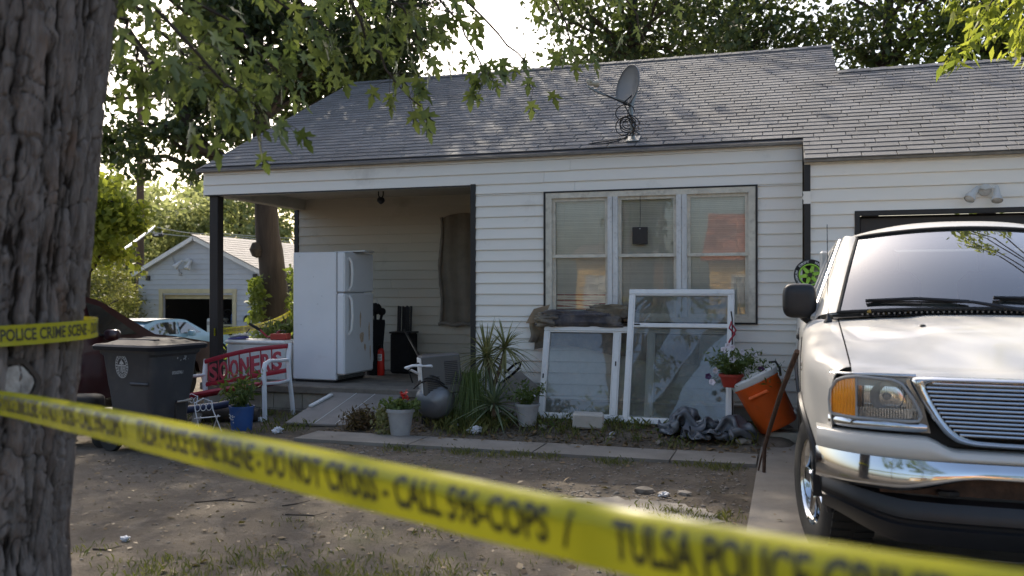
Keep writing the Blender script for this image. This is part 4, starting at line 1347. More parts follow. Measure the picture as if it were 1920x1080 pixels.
for s_ in (-1, 1):
    top = [(s_ * .705, 2.14, 1.80), (s_ * .705, 3.36, 1.775)]
    mb = MB()
    def sg_(u, v):
        b = Vector((s_ * .905, 1.60 + 1.80 * u, 1.272)); t = Vector((s_ * .708, 2.20 + 1.18 * u, 1.79 - .02 * u))
        return b.lerp(t, v)
    mb.grid(lambda u, v: sg_(.06 + .88 * u, .05 + .87 * v), 8, 5); mb.build('side_window', 'car_glass', truck)
    fr = MB()
    for a, b, r_ in (((0, 0), (0, 1), .022), ((0, 1), (1, 1), .024), ((1, 1), (1, 0), .03), ((.62, 0), (.62, 1), .022), ((0, 0), (1, 0), .014)):
        fr.tube([sg_(a[0] + (b[0] - a[0]) * t / 8, a[1] + (b[1] - a[1]) * t / 8) for t in range(9)], r_, 8)
    fr.build('door_frame', 'paint', truck)
    m_ = MB()
    superell(m_, (s_ * .99, 1.66, 1.385), (.105, .065, .112), .55, .45)
    mi_ = m_.build('mirror', 'black_plastic', truck)
    m_ = MB(); m_.tube([(s_ * .97, 1.66, 1.29), (s_ * .93, 1.67, 1.262), (s_ * .87, 1.68, 1.262)], [.028, .034, .045], 10); m_.build('mirror_arm', 'black_plastic', mi_)
    m_ = MB(); m_.box((s_ * .99, 1.727, 1.385), (.165, .004, .175), ch=.0015); m_.build('mirror_glass', 'chrome', mi_)
mb = MB()
mb.box((0, 3.40, 1.52), (1.62, .04, .52), (R(-4), 0, 0), ch=.02); mb.build('cab_rear', 'paint', truck)
mb = MB(); mb.box((0, 1.62, 1.20), (1.6, .5, .18), (R(-6), 0, 0), ch=.06); mb.build('dashboard', 'interior', truck)
for x in (-.4, .4):
    mb = MB(); mb.box((x, 2.75, 1.22), (.55, .18, .75), (R(-12), 0, 0), ch=.07); mb.box((x, 2.86, 1.66), (.27, .1, .2), (R(-8), 0, 0), ch=.04); mb.build('seat', 'interior', truck)
mb = MB()
mb.tube([(.40 + .19 * math.cos(a), 1.98 - .08 * math.sin(a), 1.30 + .17 * math.sin(a)) for a in [2 * math.pi * i / 24 for i in range(25)]], .016, 7); mb.build('steering_wheel', 'black_plastic', truck)
mb = MB(); mb.box((0, 3.0, .7), (1.84, 5.0, .42)); mb.build('chassis', 'interior', truck)
# bed
mb = MB(); mb.box((0, 4.5, .80), (1.7, 2.05, .05)); mb.box((0, 3.48, 1.02), (1.74, .05, .46)); mb.box((0, 5.55, .96), (1.76, .06, .60), ch=.02); mb.build('cargo_bed', 'paint', truck)

# wipers
for x0, x1, yaw in ((-.66, -.08, 0), (.02, .60, 0)):
    mb = MB()
    a = wsp((x0 / .772 + 1) / 2 + .02, .10) + Vector((0, -.02, .012)); b = wsp((x1 / .772 + 1) / 2, .06) + Vector((0, -.025, .012))
    mb.tube([a, a.lerp(b, .5) + Vector((0, -.008, .012)), b], [.008, .012, .009], 6)
    mb.tube([a + Vector((0, .008, -.008)), b + Vector((0, .008, -.006))], .006, 5)
    c = a.lerp(b, .55); e = wsp(min(.97, (x1 + .28) / 1.544 + .5), 0) + Vector((0, -.03, -.004))
    mb.tube([c + Vector((0, -.006, .01)), c.lerp(e, .5) + Vector((0, -.02, .02)), e], [.009, .010, .014], 6)
    mb.build('wiper', 'black_plastic', truck)
mb = MB(); mb.lathe([(.028, 0), (.026, .01), (.012, .03), (.008, .05), (.003, .06), (.0022, .62)], 10, Matrix.Translation((-.83, 1.30, 1.255)) @ Matrix.Rotation(R(-14), 4, 'X')); mb.build('antenna', 'black_plastic', truck)

# grille
def yg(x):
    return .03 + .19 * x * x
OUT = [(0, 1.062), (-.25, 1.062), (-.45, 1.06), (-.535, 1.052), (-.525, 1.02), (-.49, .95), (-.44, .86), (-.395, .80), (-.345, .762), (-.28, .750), (-.15, .748), (0, .748)]
INN = [(0, 1.035), (-.25, 1.035), (-.40, 1.034), (-.452, 1.022), (-.452, 1.0), (-.425, .94), (-.385, .87), (-.35, .825), (-.312, .797), (-.26, .785), (-.15, .782), (0, .782)]
def resample(p, n):
    p = [Vector((a, b)) for a, b in p]
    L = [0]
    for a, b in zip(p, p[1:]):
        L.append(L[-1] + (b - a).length)
    out = []
    for i in range(n):
        t = L[-1] * i / (n - 1)
        k = max(j for j in range(len(L)) if L[j] <= t + 1e-9); k = min(k, len(p) - 2)
        out.append(p[k].lerp(p[k + 1], (t - L[k]) / max(1e-9, L[k + 1] - L[k])))
    return out
no = 60
O_, I_ = resample(OUT, no), resample(INN, no)
O_ = O_ + [Vector((-p.x, p.y)) for p in O_[-2:0:-1]]
I_ = I_ + [Vector((-p.x, p.y)) for p in I_[-2:0:-1]]
nn = len(O_)
mb = MB()
prof = ((0, .045), (.06, .015), (.25, -.012), (.5, -.020), (.75, -.012), (.94, .012), (1, .05))
vs = []
for k in range(nn):
    for t, dy in prof:
        p = O_[k].lerp(I_[k], t)
        vs.append((p.x, yg(p.x) + .015 + dy, p.y))
np_ = len(prof)
mb.add(vs, [(k * np_ + j, k * np_ + j + 1, ((k + 1) % nn) * np_ + j + 1, ((k + 1) % nn) * np_ + j) for k in range(nn) for j in range(np_ - 1)], 0, True)
gr = mb.build('grille', 'chrome', truck, 60)
def inner_half(z):
    best = None
    for a, b in zip(I_[:no], I_[1:no]):
        if (a.y - z) * (b.y - z) <= 0 and abs(a.y - b.y) > 1e-6:
            x = a.x + (b.x - a.x) * (z - a.y) / (b.y - a.y)
            best = x if best is None else min(best, x)
    return abs(best) if best is not None else .3
z = .802
while z < 1.03:
    h = inner_half(z) + .006
    mb = MB()
    mb.tube([(-h + 2 * h * i / 20, yg(-h + 2 * h * i / 20) + .022, z) for i in range(21)], .0070, 8)
    mb.build('grille_bar', 'chrome', gr)
    z += .0188
mb = MB(); mb.grid(lambda u, v: (-.56 + 1.12 * u, yg(-.56 + 1.12 * u) + .075, .74 + .33 * v), 15, 3); mb.build('grille_backing', 'interior', gr)
# lamps
def yl(x):
    a = abs(x)
    return .105 + .07 * max(0, (a - .46) / .29) ** 2 if a < .75 else .175 + .105 * ((a - .75) / .12) ** 1.4
for s_ in (-1, 1):
    lamp = MB()
    clear = [(.748, 1.040), (.70, 1.042), (.60, 1.036), (.56, 1.018), (.515, .955), (.488, .90), (.480, .872), (.492, .852), (.53, .848), (.748, .852)]
    amber = [(.754, 1.040), (.80, 1.036), (.835, 1.018), (.862, .97), (.868, .92), (.864, .862), (.85, .852), (.754, .852)]
    def surf(poly, dy, name, mat, parent, flute=0, n=26, m=18, inset=1.0):
        cx = sum(p[0] for p in poly) / len(poly); cz = sum(p[1] for p in poly) / len(poly)
        xs_ = [p[0] for p in poly]; x0, x1 = min(xs_), max(xs_)
        def zr(x):
            zz = []
            for (a, b), (c, d) in zip(poly, poly[1:] + poly[:1]):
                if min(a, c) - 1e-9 <= x <= max(a, c) + 1e-9:
                    if abs(c - a) < 1e-6:
                        zz += [b, d]
                    else:
                        zz.append(b + (d - b) * (x - a) / (c - a))
            return min(zz), max(zz)
        mb = MB()
        def fn(u, v):
            x = x0 + (x1 - x0) * u
            a, b = zr(x)
            z = a + (b - a) * v
            bow = -.010 * math.sin(math.pi * v)
            fl = (.0022 * math.cos(u * flute * 2 * math.pi) if flute else 0)
            return (s_ * x, yl(x) + dy + bow + fl, z)
        mb.grid(fn, n, m, flip=(s_ < 0))
        return mb.build(name, mat, parent, 70)
    lm = surf(clear, .055, 'headlight', 'lamp_reflector', truck)
    surf(clear, 0, 'lens', 'lens', lm, 24, 97, 12)
    mb = MB()
    X = Matrix.Translation((s_ * .62, .165, .955)) @ Matrix.Rotation(R(90), 4, 'X')
    mb.lathe([(.075, .02), (.070, .005), (.045, -.012), (.018, -.018), (.016, .02), (0, .022)], 24, X); mb.build('bulb_bowl', 'grey_plastic', lm)
    mb = MB()
    for k in range(22):
        x = .50 + .245 * k / 21
        mb.tube([(s_ * x, yl(x) + .006, .856), (s_ * x, yl(x) + .004, .902)], .0052, 6)
    mb.build('lower_ribs', 'lamp_reflector', lm)
    al = surf(amber, .03, 'turn_signal', 'amber', truck)
    surf(amber, 0, 'lens', 'amber', al, 9, 60, 10)
    bz = MB()
    loop = [(x, z) for x, z in clear[1:-1]]
    ring = amber[1:-1][::-1]
    pts = [(s_ * x, yl(x) - .004, z) for x, z in ([(.748, .848)] + [(p[0], p[1]) for p in clear[::-1][1:-1]] + [(.748, 1.044)] + amber[1:-1] + [(.754, .848), (.748, .848)])]
    bz.tube(pts, .0085, 7)
    bz.tube([(s_ * .751, yl(.751) - .004, z) for z in (.85, .95, 1.042)], .006, 6)
    bz.build('lamp_bezel', 'grey_plastic', truck)
    ch = MB()
    ch.grid(lambda u, v: (s_ * (.455 + .418 * u), yl(.455 + .418 * u) + .004 - .012 * math.sin(math.pi * v), .800 + .044 * v), 24, 6, flip=(s_ < 0))
    ch.grid(lambda u, v: (s_ * (.50 + .36 * u), yl(.50 + .36 * u) + .006 - .008 * math.sin(math.pi * v), 1.046 + (.020 - .012 * u ** 3) * v), 24, 5, flip=(s_ < 0))
    ch.grid(lambda u, v: (s_ * (.44 + .10 * u + .06 * v * (1 - u)), .10 + .02 * u, .80 + .25 * v), 6, 12, flip=(s_ < 0))
    ch.build('lamp_surround', 'chrome', truck, 60)
mb = MB()
mb.grid(lambda u, v: (-.86 + 1.72 * u, .215 + .12 * abs(2 * u - 1) ** 3, .60 + .46 * v), 24, 3); mb.build('radiator_support', 'interior', truck)
# bumper: painted pad, chrome face bar, black valance
def yb(x):
    a = abs(x) / .93
    return .29 * a ** 4.5 + .02 * a * a
def padtop(x):
    return .735 + .050 * smooth(.34, .47, abs(x))
def chbot(x):
    a = abs(x)
    return .615 - .075 * smooth(.24, .60, a)
def bx(u, w_=.925):
    s_ = 2 * u - 1
    return w_ * math.sin(s_ * math.pi / 2) if False else w_ * sgnpow(s_, .85)
mb = MB()
def padfn(u, v):
    x = bx(u)
    zt_, zb_ = padtop(x), .686
    if v < .35:
        k = v / .35
        return (x, yb(x) + .10 - .098 * math.sin(k * math.pi / 2), zt_ - .012 * (1 - math.cos(k * math.pi / 2)))
    k = (v - .35) / .65
    return (x, yb(x) + .002 - .014 * math.sin(k * math.pi), zt_ - .012 - (zt_ - .012 - zb_) * k)
mb.grid(padfn, 61, 18, flip=True); bumper = mb.build('bumper', 'paint', truck, 60)
mb = MB()
def chfn(u, v):
    x = bx(u, .93)
    a, b = .688, chbot(x)
    z = a + (b - a) * v
    return (x, yb(x) - .012 - .022 * math.sin(math.pi * min(1, v * 1.05) * .62) + .10 * max(0, v - .82) ** 1.2 * 3, z)
mb.grid(chfn, 71, 18, flip=True); mb.build('chrome_bar', 'chrome', bumper, 60)
mb = MB()
def vafn(u, v):
    x = bx(u, .90)
    a = .535 - .045 * smooth(.9, .5, abs(x)) + .0 * x
    b = .285 + .10 * smooth(.55, .92, abs(x))
    z = a + (b - a) * v
    return (x, yb(x) + .055 + .05 * v * v - .03 * math.sin(math.pi * v) + (.02 if .4 < v < .55 else 0), z)
mb.grid(vafn, 61, 22, flip=True)
mb.grid(lambda u, v: (lambda p: (p[0], p[1] + .07 * v, p[2] + .012 * v))(vafn(u, 0)), 61, 3)
mb.build('valance', 'black_plastic', bumper, 60)
mb = MB()
for s_ in (-1, 1):
    mb.tube([(s_ * .40, .20, .52), (s_ * .40, .07, .535), (s_ * .37, .04, .54), (s_ * .34, .07, .535), (s_ * .34, .2, .52)], .014, 8)
mb.build('tow_hook', 'black_plastic', truck)
mb = MB(); mb.box((0, .17, .56), (1.3, .06, .10)); mb.build('bumper_beam', 'rust_bar', truck)
# wheels
def wheel(x, y, s_, steer=0):
    X = Matrix.Translation((x, y, .39)) @ Matrix.Rotation(R(steer), 4, 'Z') @ Matrix.Rotation(R(90 * s_), 4, 'Y')
    mb = MB()
    w2 = .125
    mb.lathe([(.235, -w2), (.255, -w2 - .006), (.32, -w2 - .012), (.365, -w2 + .005), (.385, -w2 + .03), (.39, 0), (.385, w2 - .03), (.365, w2 - .005), (.32, w2 + .012), (.255, w2 + .006), (.235, w2)], 48, X)
    for k in range(48):
        for q in (-.5, .5):
            a = 2 * math.pi * (k + .25 * q) / 48
            mb.box((math.cos(a) * .388, math.sin(a) * .388, q * .12), (.012, .032, .10), Matrix.Rotation(a, 3, 'Z'))
    # box() has no transform argument: bake the last boxes through X
    nb = 48 * 2 * 8
    for i in range(len(mb.v) - nb, len(mb.v)):
        mb.v[i] = tuple(X @ Vector(mb.v[i]))
    wh = mb.build('wheel', 'rubber', truck)
    mb = MB()
    mb.lathe([(.24, w2 + .0), (.228, w2 - .01), (.215, w2 - .03), (.205, .02), (.20, -.1)], 40, X)
    mb.lathe([(0, w2 - .005), (.045, w2 - .008), (.06, w2 - .02), (.062, .05)], 24, X)
    for k in range(5):
        a = 2 * math.pi * k / 5 + .3
        m0 = MB()
        m0.box((.135, 0, w2 - .032), (.16, .075, .03), ch=.01)
        Y = X @ Matrix.Rotation(a, 4, 'Z')
        mb.add(m0.v, m0.f, 0, False, Y)
    mb.build('rim', 'chrome', wh)
    mb = MB(); mb.lathe([(.20, .03), (0, .03)], 24, X); mb.build('brake_disc', 'interior', wh)
for x, y, s_ in ((-.82, .90, -1), (.82, .90, 1), (-.83, 4.28, -1), (.83, 4.28, 1)):
    wheel(x, y, s_, 13 if y < 2 else 0)
# leaves caught on the cowl
lv = leaves('cowl_leaf', [(-.60 + .05 * i + random.uniform(-.02, .02), 1.30 - .02 * i * 0 + random.uniform(-.02, .02), 1.315) for i in range(7)], .055, LEAF_DIAMOND, 'leaf_dry')
lv.location = (1.06, 4.30, 0)
tag(lv, 'few dry leaves caught at the foot of the pickup windshield', 'leaves', kind='stuff')

# ------------------------------------------------------------------ porch and yard things
# --- fridge, doors to the right
fr = thing('refrigerator', 'tall white top-freezer refrigerator with rust-stained door standing on the porch', 'refrigerator', (-5.98, 9.80, .302), R(-2))
mb = MB(); mb.box((.31, .375, .83), (.62, .75, 1.60), ch=.012); mb.build('cabinet', 'fridge', fr)
mb = MB(); mb.box((.31, .375, .02), (.58, .70, .04)); mb.build('base', 'black_plastic', fr)
mb = MB()
for k in range(5):
    mb.box((.635, .375, .022 + .013 * k), (.01, .68, .006))
mb.build('kick_grille', 'black_plastic', fr)
for z0, z1, nm in ((.10, 1.115, 'fridge_door'), (1.125, 1.632, 'freezer_door')):
    mb = MB(); mb.box((.685, .375, (z0 + z1) / 2), (.11, .752, z1 - z0), ch=.018)
    d = mb.build(nm, 'fridge', fr)
    mb = MB(); mb.box((.625, .375, (z0 + z1) / 2), (.012, .73, z1 - z0 - .02)); mb.build('gasket', 'grey_plastic', d)
    mb = MB()
    a, b = (.60, 1.09) if nm[1] == 'r' and nm[2] == 'i' else (1.15, 1.56)
    mb.tube([(.745, .10, a), (.785, .10, a + .06), (.797, .10, (a + b) / 2), (.785, .10, b - .06), (.745, .10, b)], [.014, .013, .013, .013, .014], 8, flat=1.4)
    mb.build('handle', 'white_plastic', d)
mb = MB()
for (y, z, ry, rz_) in ((.44, .55, .055, .075), (.40, .78, .02, .10), (.52, .42, .03, .05), (.63, .62, .02, .14), (.66, .35, .014, .10)):
    pts = [(y + ry * math.cos(a) * random.uniform(.7, 1.2), z + rz_ * math.sin(a) * random.uniform(.7, 1.2)) for a in [2 * math.pi * i / 14 for i in range(14)]]
    mb.prism(pts, .0012, Matrix.Translation((.740, 0, 0)) @ Matrix(((0, 0, 1, 0), (1, 0, 0, 0), (0, 1, 0, 0), (0, 0, 0, 1))))
mb.build('rust_stain', 'rust_light', fr)
mb = MB()
for (x, z) in ((.10, 1.58), (.30, 1.32), (.42, 1.08), (.12, .72), (.36, .98)):
    mb.box((x, -.0015, z), (.012, .003, .006), ch=.001)
mb.build('scuffs', 'grey_plastic', fr)
o = thing('shelf_panel', 'thin white panel lying on top of the refrigerator', 'panel', (-5.42, 10.05, 1.937))
mb = MB(); mb.box((.12, .1, .008), (.42, .30, .016), (0, R(-1.5), R(4)), ch=.004); mb.build('panel', 'white_plastic', o)

# --- things against the porch back wall
t = thing('golf_bag', 'black bag with dark head covers beside the refrigerator', 'bag', (-5.40, 10.95, .302))
mb = MB(); mb.lathe([(.0, 0), (.12, 0), (.125, .05), (.118, .4), (.13, .7), (.125, .75), (.10, .75), (.0, .74)], 18, wob=lambda a, z: 1 + .06 * math.sin(3 * a + 9 * z)); mb.build('body', 'black_cloth', t)
mb = MB(); superell(mb, (-.06, -.11, .3), (.09, .05, .2), .6, .6); mb.build('pocket', 'black_cloth', t)
for x, y, z, r_ in ((.0, 0, .9, .085), (-.08, .05, .85, .06), (.07, .06, .86, .055)):
    mb = MB(); superell(mb, (x, y, z), (r_, r_, r_ * .95), .9, .9, 16, 10); mb.tube([(x, y, z - r_ * .8), (x * .7, y * .7, .70)], .02, 8); mb.build('head_cover', 'black_cloth', t)
mb = MB(); mb.tube([(.0 + .05 * math.cos(a), -.02, .95 + .09 * math.sin(a)) for a in [i * .4 for i in range(14)]], .006, 5); mb.build('strap', 'galv', t)
t = thing('clear_bag', 'crumpled clear plastic bag beside the black bag', 'bag', (-5.39, 10.72, .55))
mb = MB()
mb.grid(lambda u, v: (lambda a, b: (.06 * math.cos(a) * math.sin(b) * (1 + .3 * math.sin(5 * a + 3 * b)), .06 * math.sin(a) * math.sin(b) * (1 + .25 * math.sin(4 * b + a)), .17 * math.cos(b) + .02))(2 * math.pi * u, math.pi * v), 30, 24)
mb.build('film', 'pot_grey', t)
t = thing('fire_extinguisher', 'red fire extinguisher standing against the porch back wall', 'extinguisher', (-5.27, 10.86, .302))
mb = MB(); mb.lathe([(0, 0), (.046, 0), (.05, .015), (.05, .30), (.04, .345), (.02, .365), (0, .37)], 18); mb.build('cylinder', 'red_bright', t)
mb = MB(); mb.box((0, 0, .385), (.03, .03, .04), ch=.005); mb.box((0, -.03, .41), (.02, .10, .012), ch=.003); mb.box((0, -.028, .385), (.02, .09, .010), ch=.003); mb.build('valve', 'black_plastic', t)
mb = MB(); mb.grid(lambda u, v: (.0512 * math.sin(-.7 + 1.4 * u), -.0512 * math.cos(-.7 + 1.4 * u), .20 + .09 * v), 10, 3); lb = mb.build('label', 'white_plastic', t)
mb = MB()
for k in range(4):
    mb.grid(lambda u, v: (.0522 * math.sin(-.5 + 1.0 * u), -.0522 * math.cos(-.5 + 1.0 * u), .21 + .02 * k + .009 * v), 8, 2)
mb.build('print', 'black_plastic', lb)
t = thing('slat_bundle', 'bundle of upright black slats leaning at the porch back wall', 'slats', (-5.18, 11.42, .302))
for k in range(7):
    mb = MB(); mb.box((-.10 + .032 * k, random.uniform(-.02, .03), .46 + random.uniform(-.01, .015)), (.024, .03, .93), (R(-4), R(random.uniform(-1, 1)), 0), ch=.004); mb.build('slat', 'black_plastic', t)
t = thing('black_crate', 'low black crate in front of the upright slats', 'crate', (-5.12, 11.28, .302))
mb = MB(); mb.box((0, 0, .28), (.30, .28, .55), ch=.02); mb.build('body', 'black_cloth', t)
mb = MB(); mb.box((0, 0, .565), (.33, .30, .025), ch=.01); mb.build('lid', 'black_plastic', t)
t = thing('pole', 'black pole leaning between the slats and the grey louvred unit', 'pole', (-4.30, 9.9, .302))
mb = MB(); mb.tube([(.28, -.30, .0), (.0, .1, .28), (-.62, .95, .62)], [.02, .02, .012], 8); mb.build('shaft', 'black_plastic', t)
mb = MB(); mb.tube([(.28, -.30, .0), (.12, -.07, .16)], .03, 8); mb.build('grip', 'rubber', t)

# --- white chest on the porch and the clutter on it
t = thing('storage_chest', 'off-white plastic chest on the porch behind the red bench', 'chest', (-6.52, 10.0, .302))
mb = MB(); mb.box((0, 0, .23), (.86, .45, .46), ch=.02); mb.build('body', 'white_plastic', t)
mb = MB(); mb.box((0, 0, .485), (.90, .49, .05), ch=.018); mb.build('lid', 'white_plastic', t)
mb = MB(); mb.box((.28, -.228, .12), (.16, .008, .05), ch=.003); mb.build('label_plate', 'cardboard', t)
CT = .815
t = thing('toolbox', 'brick-red box lying on the white chest', 'box', (-6.27, 9.98, CT), R(5))
mb = MB(); mb.box((0, 0, .04), (.22, .16, .08), ch=.01); mb.build('body', 'terracotta', t)
mb = MB(); mb.tube([(-.07, 0, .08), (-.06, 0, .115), (.06, 0, .115), (.07, 0, .08)], .008, 6); mb.build('handle', 'black_plastic', t)
t = thing('handlebar', 'red and black bicycle handlebar poking up behind the bench', 'handlebar', (-6.42, 10.0, CT))
mb = MB(); mb.tube([(-.25, 0, .16), (-.17, 0, .12), (-.06, 0, .03), (.05, 0, .05), (.10, .05, .12)], .013, 8); mb.build('bar', 'red_paint', t)
mb = MB(); mb.tube([(-.32, -.02, .20), (-.17, 0, .12)], .019, 8); mb.build('grip', 'rubber', t)
mb = MB(); mb.tube([(-.40, 0, .0), (-.38, 0, .08), (-.33, 0, .13)], .008, 6); mb.build('brake_cable', 'cable', t)
t = thing('folded_sheet', 'folded violet and white sheet at the left end of the chest', 'cloth', (-6.87, 9.93, CT - .02))
mb = MB(); mb.box((-.0, 0, .03), (.20, .22, .035), (0, R(-8), 0), ch=.014); mb.build('violet_fold', 'purple', t)
mb = MB(); mb.box((.01, 0, .068), (.18, .2, .03), (0, R(-10), 0), ch=.012); mb.build('white_fold', 'white_plastic', t)
t = thing('leafy_plant', 'leafy green plant behind the handlebar on the porch', 'plant', (-6.55, 10.35, .302))
mb = MB(); mb.lathe([(0, 0), (.09, 0), (.12, .24), (.11, .24), (0, .22)], 16); mb.build('pot', 'terracotta', t)
P, _ = clumps((0, 0, .62), (.26, .2, .2), 20, 260, .06)
leaves('foliage', P, .12, LEAF_SLIM, 'leaf_pot', t, .1)
mb = MB()
for _ in range(12):
    mb.tube([(0, 0, .2), (random.uniform(-.1, .1), random.uniform(-.1, .1), .45), (random.uniform(-.24, .24), random.uniform(-.18, .18), .68)], [.006, .005, .002], 5)
mb.build('stems', 'leaf_pot', t)

# --- red bench, sagging to its left
BN = thing('bench', 'sagging red metal bench with white arms and block lettering', 'bench', (-6.19, 9.12, 0), R(-6))
TL = R(10.2)
def bt(x, y, z):
    """Bench point with the sag: rotated about the right-hand foot."""
    dx = x - .63
    return Vector((.63 + dx * math.cos(TL) - z * math.sin(TL) * .25, y, max(0.0, z + dx * math.sin(TL))))
def bbar(mb, a, b, w_, h, n=10, curve=0):
    pts = []
    for i in range(n + 1):
        t = i / n
        x, y, z = (a[k] + (b[k] - a[k]) * t for k in range(3))
        pts.append(bt(x, y, z + curve * math.sin(math.pi * t)))
    mb.tube(pts, w_, 6, flat=h / w_)
mb = MB(); bbar(mb, (-.63, 0, .52), (.63, 0, .52), .016, .03); bbar(mb, (-.63, 0, .80), (.63, 0, .80), .016, .03, curve=.035)
bk = mb.build('backrest', 'red_paint', BN)
for i, chs in enumerate('SOONERS'):
    vs, fs = text_mesh(chs, .215, .125, .02)
    mb = MB()
    x0 = -.565 + .163 * i
    top_ = [tuple(bt(x0 + a, -.012, .545 + b)) for a, b in vs]
    mb.add(top_, fs)
    mb.add([(a, b + .014, c) for a, b, c in top_], [f[::-1] for f in fs])
    # letter edges
    from collections import Counter
    ec = Counter(); ed = {}
    for f in fs:
        for a, b in zip(f, f[1:] + f[:1]):
            ec[frozenset((a, b))] += 1; ed[frozenset((a, b))] = (a, b)
    n0 = len(vs)
    for k, c in ec.items():
        if c == 1:
            a, b = ed[k]
            mb.f.append((b, a, a + n0, b + n0)); mb.m.append(0); mb.s.append(False)
    mb.build('letter', 'red_print', bk)
    mb = MB(); bbar(mb, (x0 - .022, .004, .53), (x0 - .022, .004, .81), .007, .009, 3); mb.build('bar', 'red_paint', bk)
for k, (y, z) in enumerate(((-.47, .415), (-.36, .40), (-.25, .385), (-.14, .385), (-.05, .40))):
    mb = MB(); bbar(mb, (-.63, y, z), (.63, y, z), .036 if k else .03, .022 if k else .03, 8); mb.build('seat_slat', 'red_paint', BN)
for x in (-.64, .64):
    def q(y, z):
        p = bt(x, y, z)
        return p
    mb = MB()
    lg = [q(.05, .0) + Vector((0, 0, -.01)), q(.03, .2), q(.0, .42), q(-.01, .62), q(.03, .83)]
    mb.tube(lg, [.02, .021, .022, .022, .02], 8, flat=1.5); mb.build('rear_leg', 'white_metal', BN)
    mb = MB(); mb.tube([q(-.46, .0) + Vector((0, 0, -.01)), q(-.455, .2), q(-.45, .42), q(-.455, .55), q(-.42, .625), q(-.34, .65), q(-.15, .64), q(-.01, .64)], [.022, .022, .022, .022, .022, .022, .021, .02], 8, flat=1.4); mb.build('front_leg', 'white_metal', BN)
    mb = MB(); mb.tube([q(-.45, .40), q(-.2, .385), q(0, .40)], .018, 8); mb.build('side_rail', 'white_metal', BN)

# --- wheeled refuse cart
ct = thing('trash_cart', 'dark grey wheeled trash cart with pale round seal and closed lid', 'trash cart', (-5.60, 6.74, 0), R(-7))
def cart(u, v, top, a0, b0, a1, b1, z0, z1):
    pass
def ring(z, a, b, r_, n=6):
    pts = []
    for cx, cy, s0 in ((a - r_, b - r_, 0), (-a + r_, b - r_, 90), (-a + r_, -b + r_, 180), (a - r_, -b + r_, 270)):
        for i in range(n):
            t = R(s0 + 90 * i / (n - 1)); pts.append((cx + r_ * math.cos(t), cy + r_ * math.sin(t), z))
    return pts
mb = MB()
secs = [ring(.06, .215, .20, .06), ring(.09, .225, .21, .06), ring(.55, .275, .255, .07), ring(.60, .285, .262, .07), ring(.86, .315, .285, .07), ring(.885, .34, .305, .07), ring(.93, .345, .31, .07)]
n = len(secs[0])
vs = [p for s_ in secs for p in s_]
mb.add(vs, [(i * n + k, i * n + (k + 1) % n, (i + 1) * n + (k + 1) % n, (i + 1) * n + k) for i in range(len(secs) - 1) for k in range(n)] + [tuple(range(n))[::-1]], 0, True)
body = mb.build('body', 'cart', ct)
mb = MB()
secs = [ring(.918, .385, .345, .075), ring(.952, .392, .352, .078), ring(.968, .375, .335, .075), ring(.975, .30, .27, .07), ring(1.0, .24, .21, .07), ring(1.012, .12, .10, .05), ring(1.014, .02, .02, .01)]
vs = [p for s_ in secs for p in s_]
mb.add(vs, [(i * n + k, i * n + (k + 1) % n, (i + 1) * n + (k + 1) % n, (i + 1) * n + k) for i in range(len(secs) - 1) for k in range(n)], 0, True)
lid = mb.build('lid', 'cart_lid', ct, 25)
for y in (-.14, .14):
    mb = MB(); mb.box((0, y, 1.003), (.46, .07, .022), ch=.009); mb.build('lid_rib', 'cart_lid', lid)
mb = MB(); mb.tube([(-.36, -.2, .93), (-.44, -.2, .92), (-.45, 0, .92), (-.44, .2, .92), (-.36, .2, .93)], .016, 8); mb.build('handle', 'cart', ct)
mb = MB(); mb.box((.292, .0, .80), (.03, .40, .022), ch=.008); mb.build('front_ridge', 'cart', body)
mb = MB(); mb.box((.247, .10, .34), (.06, .13, .30), (0, R(-7), 0), ch=.01); mb.build('grip_recess_shade', 'interior', body)  # proud dark box; its near-black colour stands for the recess's shade
mb = MB(); mb.tube([(.30, .01, .44), (.30, .19, .44)], .014, 8); mb.build('lift_bar', 'chrome_dull', body)
mb = MB(); mb.box((.15, -.276, .62), (.22, .02, .028), (R(5), 0, 0), ch=.01); mb.build('side_ridge', 'cart', body)
for y in (-.27, .27):
    mb = MB()
    X = Matrix.Translation((-.19, y, .13)) @ Matrix.Rotation(R(90), 4, 'X')
    mb.lathe([(.06, -.025), (.12, -.03), (.13, -.015), (.13, .015), (.12, .03), (.06, .025)], 24, X); wl_ = mb.build('wheel', 'rubber', ct)
    mb = MB(); mb.lathe([(.0, -.022), (.065, -.022), (.065, .022), (0, .022)], 18, X); mb.build('hub', 'cart', wl_)
mb = MB(); mb.tube([(-.19, -.28, .13), (-.19, .28, .13)], .012, 8); mb.build('axle', 'rust_bar', ct)
# round seal printed on the side: rings, a cross bar, dome and columns; number on the front
def face_side(u, v):       # plane of the -y side: u along x, v up, follows the taper
    k = (v - .60) / .26
    return (u, -(.262 + .023 * k) - .0025, v)
mb = MB()
def ringp(cx, cz, r0, r1, n=40, sx=.72, gap=None):
    for i in range(n):
        if gap and i % gap == 0:
            continue
        a, b = 2 * math.pi * i / n, 2 * math.pi * (i + 1) / n
        mb.add([face_side(cx + sx * r_ * math.cos(t), cz + r_ * math.sin(t)) for r_, t in ((r0, a), (r1, a), (r1, b), (r0, b))], [(0, 3, 2, 1)])
cx, cz = -.055, .775
ringp(cx, cz, .102, .108); ringp(cx, cz, .082, .098, 44, gap=2); ringp(cx, cz, .072, .077)
for a, b, c, d in ((-.05, .0, .05, .010), (-.006, -.062, .006, .05), (-.04, -.05, -.034, 0), (-.022, -.056, -.016, 0)):
    mb.add([face_side(cx + a, cz + b), face_side(cx + c, cz + b), face_side(cx + c, cz + d), face_side(cx + a, cz + d)], [(0, 1, 2, 3)])
